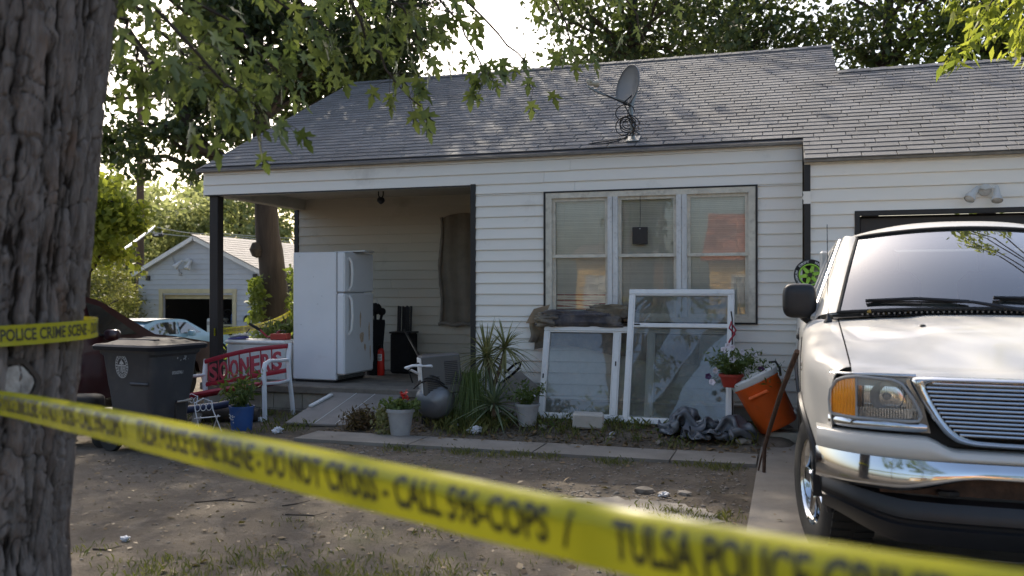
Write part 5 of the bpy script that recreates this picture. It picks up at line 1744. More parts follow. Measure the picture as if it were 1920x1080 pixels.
for k in range(4):
    z = cz - .012 - .013 * k
    mb.add([face_side(cx + .012, z), face_side(cx + .046 - .004 * k, z), face_side(cx + .046 - .004 * k, z + .007), face_side(cx + .012, z + .007)], [(0, 1, 2, 3)])
mb.add([face_side(cx + x, cz + z) for x, z in ((-.028, .016), (.028, .016), (.02, .034), (.008, .046), (0, .064), (-.008, .046), (-.02, .034))], [tuple(range(7))])
mb.build('city_seal', 'cart_print', body)
vs, fs = text_mesh('00005961', .032, .13, .02)
mb = MB(); mb.add([(.2905 + .03 * ((.69 + b - .60) / .26), -.04 + a, .69 + b) for a, b in vs], fs); mb.build('number', 'cart_print', body)
for v in mb.v: pass
mb = MB()
for _ in range(11):
    a = random.gauss(.08, .05); b = random.gauss(.835, .02)
    z = b; x = .2885 + .03 * ((z - .60) / .26) + .0018
    mb.box((x, a, z), (.002, random.uniform(.004, .02), random.uniform(.004, .012)), (random.uniform(0, 1), 0, 0))
mb.build('scratches', 'cart_print', body)

# --- blue bucket plant, wire chairs, pipe, mower near the cart
def stems_plant(t, base_z, n, h, spread, mat, leaf, nl, tmpl=LEAF_SLIM):
    mb = MB(); pts = []
    for _ in range(n):
        a = random.uniform(0, 2 * math.pi); r_ = spread * random.random() ** .6; hh = h * random.uniform(.55, 1.1)
        p0 = Vector((random.uniform(-.04, .04), random.uniform(-.04, .04), base_z)); p2 = Vector((r_ * math.cos(a), r_ * math.sin(a), base_z + hh)); p1 = p0.lerp(p2, .5) + Vector((0, 0, .08 * h))
        mb.tube([p0, p1, p2], [.004, .003, .0015], 4)
        for _ in range(nl):
            s_ = random.uniform(.25, 1.05)
            q = (p0.lerp(p1, s_ * 2) if s_ < .5 else p1.lerp(p2, s_ * 2 - 1))
            pts.append(tuple(q + Vector((random.gauss(0, .012), random.gauss(0, .012), random.gauss(0, .012)))))
    mb.build('stems', mat, t)
    leaves('foliage', pts, leaf, tmpl, mat, t, .15)
    return pts
t = thing('planter', 'leafy plant in a blue bucket in front of the bench', 'planter', (-5.44, 7.92, gz(-5.44, 7.92)))
mb = MB(); mb.lathe([(0, 0), (.105, 0), (.125, .23), (.132, .23), (.132, .25), (.122, .25), (.115, .2), (0, .19)], 24); mb.build('bucket', 'blue', t)
mb = MB()
for _ in range(14):
    a = -1.9 + random.uniform(-.45, .45); z = random.uniform(.08, .17); r_ = .106 + .02 * z / .23 + .0055
    mb.box((r_ * math.cos(a), r_ * math.sin(a), z), (.003, .012, .012), Matrix.Rotation(a, 3, 'Z'))
mb.build('print', 'white_plastic', t)
stems_plant(t, .2, 22, .36, .24, 'leaf_pot', .085, 13)
def wire_chair(loc, rz_, lab, s_=1.):
    t = thing('wire_chair', lab, 'garden ornament', loc, rz_, group='white wire garden chairs')
    t.scale = (s_,) * 3
    mb = MB()
    for x in (-.09, .09):
        mb.tube([(x * 1.25, -.13, 0), (x, .06, .24), (x, .09, .33)], .0055, 5); mb.tube([(x * 1.2, .13, 0), (x, -.06, .2)], .0055, 5)
    mb.build('legs', 'white_metal', t)
    mb = MB()
    for k in range(6):
        mb.tube([(-.09 + .036 * k, -.08, .19), (-.09 + .036 * k, .06, .17)], .0035, 4)
    mb.tube([(-.1, -.08, .19), (.1, -.08, .19), (.1, .06, .17), (-.1, .06, .17), (-.1, -.08, .19)], .005, 5); mb.build('seat', 'white_metal', t)
    mb = MB()
    for k in range(3):
        mb.tube([(-.06 + .06 * k + .028 * math.cos(a), .085, .27 + .035 * math.sin(a)) for a in [2 * math.pi * i / 12 for i in range(13)]], .0035, 4)
    mb.tube([(-.09, .085, .32), (0, .085, .36), (.09, .085, .32)], .0055, 5); mb.build('back', 'white_metal', t)
wire_chair((-5.52, 7.45, .01), R(60), 'folding white wire chair beside the blue bucket', 1.0)
wire_chair((-5.83, 7.35, .01), R(20), 'small white scrollwork chair at the cart foot, nearer of two', .8)
wire_chair((-6.35, 8.25, .01), R(10), 'small white scrollwork chair behind the cart, under the bench end', .8)
t = thing('drain_pipe', 'long dark blue plastic pipe lying in front of the bench', 'pipe', (-6.0, 8.1, .10))
mb = MB(); mb.tube([(-.75, -.45, .0), (-.3, -.12, .05), (.1, .08, .10), (.35, .2, .16)], .042, 10); mb.build('pipe', pm('navy_pipe', (.018, .026, .07), .4, var=.2), t)
mb = MB(); mb.tube([(-.1, -.06, -.10), (-.1, -.02, .02)], .05, 8); mb.build('prop', 'stone', t)
t = thing('log', 'short grey log under the dark blue pipe', 'log', (-5.85, 8.35, .07))
mb = MB(); mb.tube([(-.4, -.15, 0), (-.1, 0, .01), (.25, .12, 0)], [.075, .08, .07], 10); mb.build('wood', 'bark_dark', t)
t = thing('lawn_mower', 'black lawn mower half hidden between the big trunk and trash cart', 'mower', (-6.35, 6.75, .0), R(20))
mb = MB(); mb.box((0, 0, .24), (.62, .48, .16), ch=.05); mb.build('deck', 'black_plastic', t)
mb = MB(); superell(mb, (-.02, 0, .38), (.17, .15, .09), .5, .5); mb.build('engine', 'interior', t)
for x, y in ((-.27, -.26), (.27, -.26), (-.27, .26), (.27, .26)):
    mb = MB(); mb.lathe([(0, -.03), (.08, -.03), (.10, -.015), (.10, .015), (.08, .03), (0, .03)], 18, Matrix.Translation((x, y, .10)) @ Matrix.Rotation(R(90), 4, 'X')); mb.build('wheel', 'rubber', t)
mb = MB(); mb.tube([(-.28, -.2, .26), (-.8, -.2, .75), (-.8, .2, .75), (-.28, .2, .26)], .013, 7); mb.build('handle', 'black_plastic', t)

# --- ramp board from the porch
t = thing('ramp', 'grey scuffed board ramp leading up to the porch', 'ramp', (-4.72, 8.86, 0))
a0 = math.atan2(.20, 1.08)
mb = MB(); mb.box((0, 0, .125), (.92, 1.12, .03), (a0, 0, R(3)), ch=.006); mb.build('board', 'plywood', t)
mb = MB()
Xr = Matrix.Translation((0, 0, .125)) @ Matrix.Rotation(R(3), 4, 'Z') @ Matrix.Rotation(a0, 4, 'X')
for x in (-.12, .12):
    m0 = MB(); m0.box((x, 0, .0165), (.006, 1.08, .002)); mb.add(m0.v, m0.f, 0, False, Xr)
mb.build('chalk_line', 'white_plastic', t)
mb = MB(); m0 = MB(); m0.box((-.40, .18, .03), (.05, .45, .025), (0, 0, R(-6)), ch=.004); mb.add(m0.v, m0.f, 0, False, Xr); mb.build('edge_strip', 'white_plastic', t)
mb = MB(); mb.box((-.3, .46, .08), (.1, .12, .14)); mb.box((.3, .46, .08), (.1, .12, .14)); mb.build('support', 'wood', t)

# --- pots by the ramp
t = thing('planter', 'trailing plant with red bloom in a fluted grey pot by the ramp', 'planter', (-3.66, 7.98, gz(-3.66, 7.98)))
mb = MB(); mb.lathe([(0, 0), (.09, 0), (.128, .25), (.142, .252), (.142, .285), (.128, .285), (.12, .24), (0, .23)], 40, wob=lambda a, z: 1 + (.018 * math.sin(20 * a) if z < .25 else 0)); mb.build('pot', 'pot_grey', t)
stems_plant(t, .23, 22, .13, .22, 'leaf_pot', .055, 16, LEAF_DIAMOND)
pts = [(-.16 + random.gauss(0, .06), -.02 + random.gauss(0, .06), .02 + .28 * random.random()) for _ in range(260)]
leaves('trailing_leaves', pts, .05, LEAF_DIAMOND, 'leaf_yucca', t, .3)
pts = [(.06 + random.gauss(0, .02), -.04 + random.gauss(0, .02), .42 + random.gauss(0, .015)) for _ in range(50)]
leaves('red_bloom', pts, .035, LEAF_DIAMOND, 'red_bright', t)
mb = MB(); mb.tube([(0, 0, .24), (.03, -.02, .34), (.06, -.04, .42)], .004, 5); mb.build('bloom_stem', 'leaf_pot', t)
t = thing('dead_plant', 'brown withered clump in front of the ramp', 'plant', (-4.24, 8.25, gz(-4.24, 8.25)))
P = RNG.normal(size=(1100, 3)) * np.array([.075, .075, .055]) + np.array([0, 0, .085]); P[:, 2] = np.abs(P[:, 2])
leaves('withered_leaves', P, .05, LEAF_SLIM, 'leaf_dry', t)
mb = MB()
for _ in range(26):
    a = random.uniform(0, 6.28); mb.tube([(0, 0, 0), (.07 * math.cos(a), .07 * math.sin(a), .1), (.14 * math.cos(a), .14 * math.sin(a), random.uniform(.06, .22))], [.004, .003, .0015], 4)
mb.build('twigs', 'leaf_dry', t)
t = thing('planter', 'straggly flowering plant in a plain grey pot left of the leaning sashes', 'planter', (-2.52, 8.55, gz(-2.52, 8.55)))
mb = MB(); mb.lathe([(0, 0), (.085, 0), (.118, .2), (.128, .2), (.128, .225), (.115, .225), (.11, .19), (0, .18)], 28); mb.build('pot', 'pot_grey', t)
pts = stems_plant(t, .18, 30, .24, .24, 'leaf_pot', .05, 13)
tag(leaves('flowers', [pts[i] for i in range(0, len(pts), 22)], .03, LEAF_DIAMOND, 'petal_white', t), kind='stuff')

# --- air compressor with the louvred unit on it
cp = thing('air_compressor', 'grey horizontal-tank air compressor in front of the porch', 'compressor', (-3.52, 8.62, gz(-3.52, 8.62)), R(14))
X = Matrix.Translation((0, .05, .235)) @ Matrix.Rotation(R(90), 4, 'X')
mb = MB(); mb.lathe([(0, -.36), (.09, -.345), (.16, -.30), (.195, -.24), (.20, -.2), (.20, .28), (.195, .32), (.16, .38), (.09, .42), (0, .435)], 36, X); mb.build('tank', 'tank', cp)
mb = MB(); mb.tube([(.202 * math.sin(a), .05 - .26, .235 + .202 * math.cos(a)) for a in [2 * math.pi * i / 36 for i in range(37)]], .004, 5); mb.build('weld_seam', 'tank', cp)
mb = MB()
for x in (-.12, .12):
    mb.box((x, -.22, .03), (.04, .05, .08), ch=.006)
mb.build('foot', 'rubber', cp)
for x in (-.24, .25):
    mb = MB(); Xw = Matrix.Translation((x, .34, .11)) @ Matrix.Rotation(R(90), 4, 'Y'); mb.lathe([(.06, -.02), (.10, -.022), (.11, -.01), (.11, .01), (.10, .022), (.06, .02)], 22, Xw); wl_ = mb.build('wheel', 'rubber', cp)
    mb = MB(); mb.lathe([(0, -.018), (.03, -.02), (.066, -.012), (.066, .012), (.03, .02), (0, .018)], 18, Xw); mb.build('hub', 'white_plastic', wl_)
mb = MB(); superell(mb, (-.10, -.03, .53), (.085, .10, .075), .6, .6); mb.build('motor', 'white_plastic', cp)
mb = MB(); superell(mb, (-.09, .12, .56), (.075, .08, .10), .5, .5); mb.box((-.1, .1, .66), (.16, .09, .05), ch=.012); mb.build('pump', 'black_plastic', cp)
mb = MB(); mb.tube([(-.05, -.1, .42), (-.2, -.25, .52), (-.28, -.36, .575), (-.20, -.40, .60), (-.02, -.36, .595), (.06, -.22, .53), (.07, -.08, .42)], .014, 8); mb.build('handle', 'white_metal', cp)
mb = MB()
for k in range(3):
    mb.tube([(.19 * math.cos(a) * (1 - .06 * k) - .03, -.20 + .22 * math.sin(a) + .03 * k, .445 + .01 * math.sin(3 * a) + .02 * k - .09 * math.cos(a) ** 2) for a in [2 * math.pi * i / 30 for i in range(31)]], .008, 6)
mb.tube([(-.22, -.3, .42), (-.25, -.36, .55), (-.16, -.33, .62), (-.1, -.2, .6)], .009, 6); mb.build('hose', 'cable', cp)
mb = MB(); mb.tube([(.13, -.15, .42), (.17, -.22, .30), (.14, -.28, .2), (.0, -.315, .15), (-.15, -.3, .2)], .006, 6); mb.build('air_line', 'cable', cp)
mb = MB()
mb.prism([(-.02, -.03), (.02, -.02), (.022, .03), (0, .05), (-.018, .03)], .003, Matrix.Translation((.16, -.12, .16)) @ Matrix.Rotation(R(55), 4, 'Z') @ Matrix.Rotation(R(90), 4, 'X')); mb.build('warning_label', 'yellow_tape', cp)
un = thing('louvred_unit', 'grey louvred window unit resting on top of the compressor tank', 'air conditioner', (-3.42, 8.42, .395), R(34))
mb = MB(); mb.box((0, 0, .20), (.40, .22, .40), (0, R(-4), 0), ch=.012); un_b = mb.build('housing', 'unit_grey', un)
Xu = Matrix.Translation((0, 0, .20)) @ Matrix.Rotation(R(-4), 4, 'Y')
for (x0, z0, nx_, w_) in ((-.09, -.07, 9, .13), (.10, .0, 13, .14)):
    for k in range(nx_):
        mb = MB(); m0 = MB(); m0.box((x0, -.112, z0 - .10 + .019 * k), (w_, .006, .009), ch=.002); mb.add(m0.v, m0.f, 0, False, Xu); mb.build('louvre', 'black_plastic', un_b)
mb = MB(); m0 = MB(); m0.box((0, -.114, .0), (.37, .004, .37)); mb = MB()
mb = MB(); m0 = MB(); m0.box((-.205, 0, .0), (.012, .19, .36), ch=.004); mb.add(m0.v, m0.f, 0, False, Xu); mb.build('end_plate', 'white_plastic', un_b)

# --- spiky plants, leaning board, handle
def rosette(mb, c, n, L, w_, lo=-20, hi=80, droop=.5):
    for k in range(n):
        a = random.uniform(0, 2 * math.pi); e = R(random.uniform(lo, hi)); l_ = L * random.uniform(.7, 1.1)
        ca, sa = math.cos(a), math.sin(a)
        pts = []
        for i in range(7):
            t = i / 6
            h_ = l_ * t * math.cos(e); z = l_ * t * math.sin(e) - droop * l_ * t * t * (.5 if e > R(60) else 1) * .6
            pts.append(Vector(c) + Vector((ca * h_, sa * h_, z)))
        sx = Vector((-sa, ca, 0))
        vs, fs = [], []
        for i, p in enumerate(pts):
            ww = w_ * (1 - (i / 6) ** 2.2) + .001
            vs += [p - sx * ww, p + Vector((0, 0, -ww * .5)), p + sx * ww]
        for i in range(6):
            fs += [(3 * i, 3 * i + 1, 3 * i + 4, 3 * i + 3), (3 * i + 1, 3 * i + 2, 3 * i + 5, 3 * i + 4)]
        mb.add(vs, fs, 0, True)
t = thing('spiky_plant', 'tall spiky strap-leaved plant with tan upper rosettes by the wall', 'plant', (-2.98, 8.72, .06))
mb = MB()
mb.tube([(0, 0, 0), (.02, .02, .35), (-.04, .04, .72)], [.035, .028, .02], 8); mb.tube([(.02, .02, .35), (.13, .0, .62), (.17, 0, .80)], [.025, .02, .016], 8); mb.build('stem', 'wood', t)
mb = MB(); rosette(mb, (-.05, .03, .70), 85, .50, .010, -50, 85, .55); mb.build('upper_leaves', 'leaf_yucca', t)
mb = MB(); rosette(mb, (.17, 0, .80), 65, .42, .010, -50, 80, .6); mb.build('side_leaves', 'leaf_yucca', t)
t = thing('yucca', 'blue-green yucca rosette at the foot of the spiky plant', 'plant', (-2.86, 8.50, .05))
mb = MB(); rosette(mb, (0, 0, .24), 60, .46, .014, -30, 80, .35); mb.build('leaves', leafmat('yucca_leaf', (.10, .14, .085), (.26, .29, .17), .25), t)
mb = MB(); mb.tube([(0, 0, -.02), (0, 0, .26)], .03, 8); mb.build('stem', 'wood', t)
t = thing('weeping_grass', 'weeping green grass clump between the grey unit and the spiky plant', 'plant', (-3.10, 8.52, .05))
mb = MB()
for _ in range(420):
    a = random.uniform(0, 2 * math.pi); r_ = random.uniform(.08, .28); h_ = random.uniform(.32, .62)
    p0 = Vector((random.gauss(0, .035), random.gauss(0, .035), 0)); ca, sa = math.cos(a), math.sin(a)
    pts = [p0, p0 + Vector((ca * r_ * .25, sa * r_ * .25, h_ * .75)), p0 + Vector((ca * r_ * .65, sa * r_ * .65, h_)), p0 + Vector((ca * r_, sa * r_, h_ * .55)), p0 + Vector((ca * r_ * 1.12, sa * r_ * 1.12, h_ * random.uniform(.05, .3)))]
    sx = Vector((-sa, ca, 0)) * .0035
    vs = []
    for i, p in enumerate(pts):
        vs += [p - sx * (1 - .2 * i), p + sx * (1 - .2 * i)]
    mb.add(vs, [(2 * i, 2 * i + 1, 2 * i + 3, 2 * i + 2) for i in range(4)], 0, True)
mb.build('blades', 'leaf_pot', t)
t = thing('leaning_board', 'weathered grey board leaning on the wall behind the yucca', 'board', (-2.80, 9.10, .08))
mb = MB(); mb.prism([(-.36, 0), (.34, 0), (.22, .34), (-.02, .52), (-.2, .40)], .03, Matrix.Rotation(R(66), 4, 'X')); mb.build('board', 'board_grey', t)
t = thing('cart_handle', 'black tubular hand-cart handle sticking out beside the yucca', 'hand cart', (-2.86, 8.85, .06))
mb = MB(); mb.tube([(-.12, .05, 0), (-.06, .02, .40), (.08, 0, .50), (.17, -.02, .58), (.19, -.02, .64), (.12, -.01, .62), (0, .03, .52)], .014, 8); mb.build('handle', 'black_plastic', t)
mb = MB(); mb.box((-.12, .02, .02), (.2, .16, .03), ch=.008); mb.build('toe_plate', 'black_plastic', t)

# --- salvaged window sashes leaning on the wall
def sash(loc, w_, h, lean, stiles, lab, fw=.055, rails=()):
    t = thing('window_sash', lab, 'window', loc, group='salvaged white window units')
    Xl = Matrix.Rotation(-lean, 4, 'X')
    def bb(name, boxes, mat='vinyl_white', ch=.006, par=t):
        mb = MB()
        for c, d in boxes:
            m0 = MB(); m0.box(c, d, ch=ch); mb.add(m0.v, m0.f, 0, False, Xl)
        return mb.build(name, mat, par)
    bb('rail', [((w_ / 2, 0, fw / 2), (w_, .07, fw))]); bb('rail', [((w_ / 2, 0, h - fw / 2), (w_, .07, fw))])
    bb('stile', [((fw / 2, .001, h / 2), (fw, .068, h - 2 * fw))]); bb('stile', [((w_ - fw / 2, .001, h / 2), (fw, .068, h - 2 * fw))])
    edges = [fw] + [e for s_ in stiles for e in (s_ - .03, s_ + .03)] + [w_ - fw]
    for s_ in stiles:
        bb('stile', [((s_, .0, h / 2), (.06, .06, h - 2 * fw))])
    # inner glazing beads and panes
    for a, b in zip(edges[::2], edges[1::2]):
        bb('bead', [((a + .006, -.012, h / 2), (.012, .03, h - 2 * fw)), ((b - .006, -.012, h / 2), (.012, .03, h - 2 * fw)), (((a + b) / 2, -.012, fw + .006), (b - a - .024, .029, .012)), (((a + b) / 2, -.012, h - fw - .006), (b - a - .024, .029, .012))], 'trim_white', 0)
        mb = MB(); mb.add([(a, .0, fw), (b, .0, fw), (b, .0, h - fw), (a, .0, h - fw)], [(0, 1, 2, 3)], X=Xl); mb.build('pane', 'sash_glass', t)
    return t, Xl
WA, XA = sash((-2.52, 8.97, .10), 2.0, 1.0, math.atan2(.27, .96), [.80, 1.16], 'wide white sliding window leaning low against the wall')
WB, XB = sash((-1.60, 8.84, .105), 1.08, 1.42, math.atan2(.44, 1.35), [], 'tall white window frame leaning in front of the triple window')
mb = MB(); m0 = MB(); m0.box((.80, -.034, .60), (.012, .012, .05), ch=.003); mb.add(m0.v, m0.f, 0, False, XA); m0 = MB(); m0.box((.027, -.037, .45), (.014, .008, .05), ch=.003); mb.add(m0.v, m0.f, 0, False, XA); mb.build('latch', 'black_plastic', WA)
mb = MB(); m0 = MB(); m0.box((.54, .0, 1.03), (.97, .055, .045), ch=.005); mb.add(m0.v, m0.f, 0, False, XB); mb.build('rail', 'vinyl_white', WB)
mb = MB(); m0 = MB(); m0.box((.10, -.032, 1.035), (.06, .012, .014), ch=.003); mb.add(m0.v, m0.f, 0, False, XB); mb.build('latch', 'black_plastic', WB)
# stained cushions and cloth heaped on top of the low unit
def heap(name, lab, loc, r_, mat, seed, cat, amp=.25, e=.6, rz_=0, n=60, m=34, fold=False):
    t = thing(name, lab, cat, loc, rz_)
    mb = MB()
    def fn(u, v):
        a = -math.pi + 2 * math.pi * u; b = -math.pi / 2 + math.pi * v
        p = Vector((sgnpow(math.cos(b), e) * sgnpow(math.cos(a), e), sgnpow(math.cos(b), e) * sgnpow(math.sin(a), e), sgnpow(math.sin(b), e)))
        q = p * 1.6 + Vector((seed * 3.1, seed, 0))
        k = 1 + amp * (abs(noise.noise(q)) * 1.4 - .3) + amp * .6 * (abs(noise.noise(q * 2.3)) - .2) + amp * .35 * (abs(noise.noise(q * 5)) - .2)
        if fold:
            s1 = noise.noise((p.x * .9 + seed, p.y * .9, p.z * .9)); s2 = noise.noise((p.x * .8, p.y * .8 + seed, p.z * .8 + 4))
            f1 = 1 - abs(math.sin(3.2 * (p.x + 1.6 * s1) + 1.5 * p.z + seed)); f2 = 1 - abs(math.sin(4.5 * (p.y + p.z + 1.5 * s2) + seed * 2))
            k = .78 + .30 * f1 ** 1.5 + .22 * f2 ** 2 + .12 * noise.noise(q)
        return Vector((p.x * r_[0] * k, p.y * r_[1] * k, max(-r_[2] * .98, p.z * r_[2] * k) + r_[2]))
    mb.grid(fn, n, m)
    mb.build('body', mat, t, 80)
    return t
heap('cushion', 'dirty brown cushion lying on the low leaning window below the sill', (-2.12, 9.28, 1.06), (.44, .10, .085), 'cushion_dark', 1, 'cushion', .35, .45)
heap('cushion', 'tan stained cushion end bulging at the left of the sill', (-2.50, 9.27, 1.055), (.14, .10, .07), 'cushion', 2, 'cushion', .4, .6)
heap('cushion', 'flattened tan cushion squeezed beside the tall leaning frame', (-1.80, 9.29, 1.15), (.22, .08, .07), 'cushion', 3, 'cushion', .4, .5)
t = thing('hanging_cloth', 'mouldy brown cloth hanging down behind the low window', 'cloth', (-2.15, 9.33, .78))
mb = MB(); mb.grid(lambda u, v: (-.52 + 1.08 * u, .02 * math.sin(14 * u) + .015 * math.sin(6 * v), .02 + .30 * v + .05 * math.sin(5 * u) * (1 - v)), 40, 14); mb.build('cloth', 'cushion', t)
t = thing('torn_cardboard', 'torn cardboard scrap hanging at the left corner of the triple window', 'cardboard', (-2.60, 9.33, 1.14))
mb = MB()
mb.grid(lambda u, v: (-.06 + .17 * u - .10 * (1 - v), -.02 - .03 * math.sin(3 * u + 2 * v), -.05 + .16 * v + .05 * u * v), 8, 8); mb.build('flap', 'cardboard', t)
mb = MB(); mb.grid(lambda u, v: (-.10 + .09 * u - .04 * (1 - v) + .02 * math.sin(5 * v), -.01 - .02 * math.sin(4 * u), -.26 + .22 * v), 6, 10); mb.build('shred', 'cushion', t)
t = thing('cardboard_sheet', 'brown cardboard sheet behind the glass of the tall frame', 'cardboard', (-1.52, 9.27, .70))
mb = MB(); mb.box((.30, 0, .15), (.68, .012, .30), (R(-6), R(3), 0)); mb.build('sheet', 'cardboard', t)

# --- block, bags, cooler, basket on hook, step
t = thing('concrete_block', 'pale concrete block lying in front of the leaning windows', 'block', (-1.90, 8.60, gz(-1.9, 8.6)), R(12))
mb = MB(); mb.box((0, 0, .075), (.31, .20, .15), (0, R(2), 0), ch=.018); mb.build('block', 'foam', t)
def crumple(lab, loc, w_, h_, comp, bumps, seed, rz_=0):
    """Crumpled plastic sheet: a small spring-grid drop over rounded lumps lets it buckle and fold by itself."""
    t = thing('tarp_bundle', lab, 'tarp', loc, rz_)
    nx, ny = 52, 40
    rg = np.random.default_rng(seed)
    u, v = np.meshgrid(np.arange(nx) / (nx - 1) - .5, np.arange(ny) / (ny - 1) - .5, indexing='ij')
    P_ = np.stack([u * w_ * comp, v * h_ * comp, np.zeros_like(u)], 2)
    for k in range(14):
        a_, f_, ph = rg.uniform(0, 6.28), rg.uniform(4, 17), rg.uniform(0, 6.28)
        P_[:, :, 2] += .16 / f_ * np.sin(f_ * (u * np.cos(a_) + v * np.sin(a_)) * 2.4 + ph)
    P_[:, :, 2] += .10
    P_ += rg.normal(size=P_.shape) * .002
    V_ = np.zeros_like(P_)
    lx, ly = w_ / (nx - 1), h_ / (ny - 1)
    dg = math.hypot(lx, ly)
    sets = []
    for o in (0, 1):
        sets += [((slice(o, nx - 1, 2), slice(None)), (slice(o + 1, nx, 2), slice(None)), lx, 1.), ((slice(None), slice(o, ny - 1, 2)), (slice(None), slice(o + 1, ny, 2)), ly, 1.)]
        sets += [((slice(o, nx - 1, 2), slice(0, ny - 1)), (slice(o + 1, nx, 2), slice(1, ny)), dg, .35), ((slice(o, nx - 1, 2), slice(1, ny)), (slice(o + 1, nx, 2), slice(0, ny - 1)), dg, .35)]
    for g_, st_k in ((2, .45), (4, .30)):
        for o in range(g_ * 2):
            sets += [((slice(o, nx - g_, g_ * 2), slice(None)), (slice(o + g_, nx, g_ * 2), slice(None)), g_ * lx, st_k), ((slice(None), slice(o, ny - g_, g_ * 2)), (slice(None), slice(o + g_, ny, g_ * 2)), g_ * ly, st_k)]
    dt = .02
    for it in range(46):
        V_[:, :, 2] -= 2.5 * dt
        Q = P_ + V_ * dt
        touch = np.zeros((nx, ny), bool)
        for k in range(5):
            for A_, B_, L0, st_k in sets:
                a_, b_ = Q[A_], Q[B_]
                m_ = min(a_.shape[0], b_.shape[0]), min(a_.shape[1], b_.shape[1])
                a_, b_ = a_[:m_[0], :m_[1]], b_[:m_[0], :m_[1]]
                dlt = b_ - a_; ln = np.linalg.norm(dlt, axis=2, keepdims=True) + 1e-9
                c_ = dlt * ((ln - L0) / ln) * .5 * st_k
                a_ += c_; b_ -= c_
            fl_ = np.full((nx, ny), .004)
            for (bx_, by_, bz2, br) in bumps:
                d2 = ((Q[:, :, 0] - bx_) ** 2 + (Q[:, :, 1] - by_) ** 2) / (br * br)
                fl_ = np.maximum(fl_, bz2 * np.exp(-d2))
            touch |= Q[:, :, 2] < fl_
            Q[:, :, 2] = np.maximum(Q[:, :, 2], fl_)
            # keep the bundle gathered: an elastic outline pulls the rim in
            rr_ = np.sqrt((Q[:, :, 0] / (w_ * comp * .56)) ** 2 + (Q[:, :, 1] / (h_ * comp * .56)) ** 2)[:, :, None]
            Q[:, :, :2] = np.where(rr_ > 1, Q[:, :, :2] / rr_, Q[:, :, :2])
        V_ = (Q - P_) / dt * .70
        V_[touch] *= .4
        P_ = Q
    mb = MB()
    mb.grid(lambda a, b: tuple(P_[int(round(a * (nx - 1))), int(round(b * (ny - 1)))]), nx, ny)
    mb.build('sheet', 'tarp', t, 80)
crumple('crumpled grey plastic tarp, taller heap against the tall frame', (-.90, 8.58, .075), .95, .66, .58, [(-.06, .04, .17, .15), (.14, .0, .10, .12)], 3, R(8))
crumple('crumpled grey plastic tarp, heap touching the orange cooler', (-.52, 8.53, .065), .80, .60, .58, [(.04, .03, .15, .13), (-.1, .0, .09, .1)], 8, R(-18))
crumple('low dark fold of tarp in front of the two heaps', (-.72, 8.42, .055), .75, .40, .62, [(.05, .0, .05, .1), (-.12, 0, .06, .1)], 12, R(5))
ck = thing('drink_cooler', 'orange drink cooler with white lid tipped to the left', 'cooler', (-.10, 8.72, .20))
Xc = Matrix.Rotation(R(-27), 4, 'Y') @ Matrix.Translation((0, 0, -.02))
mb = MB(); mb.lathe([(0, -.02), (.175, -.02), (.19, 0), (.215, .42), (.222, .43), (.222, .445), (.0, .45)], 40, Xc); mb.build('body', 'orange', ck)
mb = MB(); mb.lathe([(.224, .445), (.23, .455), (.23, .50), (.218, .515), (.14, .52), (.13, .535), (0, .54)], 40, Xc); mb.build('lid', 'white_plastic', ck)
mb = MB(); m0 = MB(); m0.box((-.02, -.215, .34), (.20, .04, .035), (0, R(0), 0), ch=.012); mb.add(m0.v, m0.f, 0, False, Xc); mb.build('grip', 'orange', ck)
mb = MB(); mb.tube([Xc @ Vector(p) for p in ((.23, 0, .40), (.255, 0, .47), (.25, 0, .54), (.19, 0, .56))], .012, 7); mb.build('bail_handle', 'black_plastic', ck)
mb = MB(); m0 = MB(); m0.box((.20, -.06, .05), (.02, .06, .04), ch=.005); mb.add(m0.v, m0.f, 0, False, Xc); mb.build('spigot', 'white_plastic', ck)
t = thing('concrete_step', 'low concrete step between the orange cooler and the pickup', 'step', (.0, 8.74, 0))
mb = MB(); mb.box((.0, .0, .06), (.40, .30, .13), ch=.012); mb.build('step', 'found', t)
hb = thing('shepherd_hook', 'black garden hook pole at the right edge of the tall frame', 'hook', (-.515, 8.76, .08))
mb = MB(); mb.tube([(0, 0, -.05), (0, 0, .95), (.0, -.005, 1.10), (-.01, -.01, 1.17)], .008, 6); mb.tube([(0, 0, .60), (.0, -.05, .64), (.0, -.09, .60)], .006, 6); mb.build('pole', 'black_plastic', hb)
t = thing('hanging_basket', 'red hanging basket of white petunias in front of the tall frame', 'planter', (-.52, 8.66, .53))
mb = MB(); mb.lathe([(0, 0), (.075, 0), (.105, .10), (.118, .10), (.118, .125), (.105, .125), (.1, .1), (0, .09)], 28); mb.build('pot', 'terracotta', t)
stems_plant(t, .09, 46, .26, .30, 'leaf_pot', .055, 14, LEAF_SLIM)
P = RNG.normal(size=(220, 3)) * np.array([.12, .09, .07]) + np.array([.26, .0, .13]); leaves('side_foliage', P, .05, LEAF_SLIM, 'leaf_pot', t, .2)
fl = [(-.06, -.12, .36), (.02, -.14, .27), (-.14, -.10, .16), (.11, -.10, .34), (.02, -.1, .38), (-.17, -.1, .05), (.36, -.06, .17), (.22, -.08, .32), (-.02, -.16, .40)]
for x, y, z in fl:
    mb = MB(); Xp = Matrix.Translation((x, y, z)) @ Matrix.Rotation(R(70 + random.uniform(-20, 20)), 4, 'X') @ Matrix.Rotation(random.random(), 4, 'Y')
    mb.lathe([(.003, -.02), (.006, -.004), (.026, .004), (.03, .001)], 15, Xp, wob=lambda a, z: 1 + .12 * math.cos(5 * a)); mb.build('petunia', 'petal_white', t)
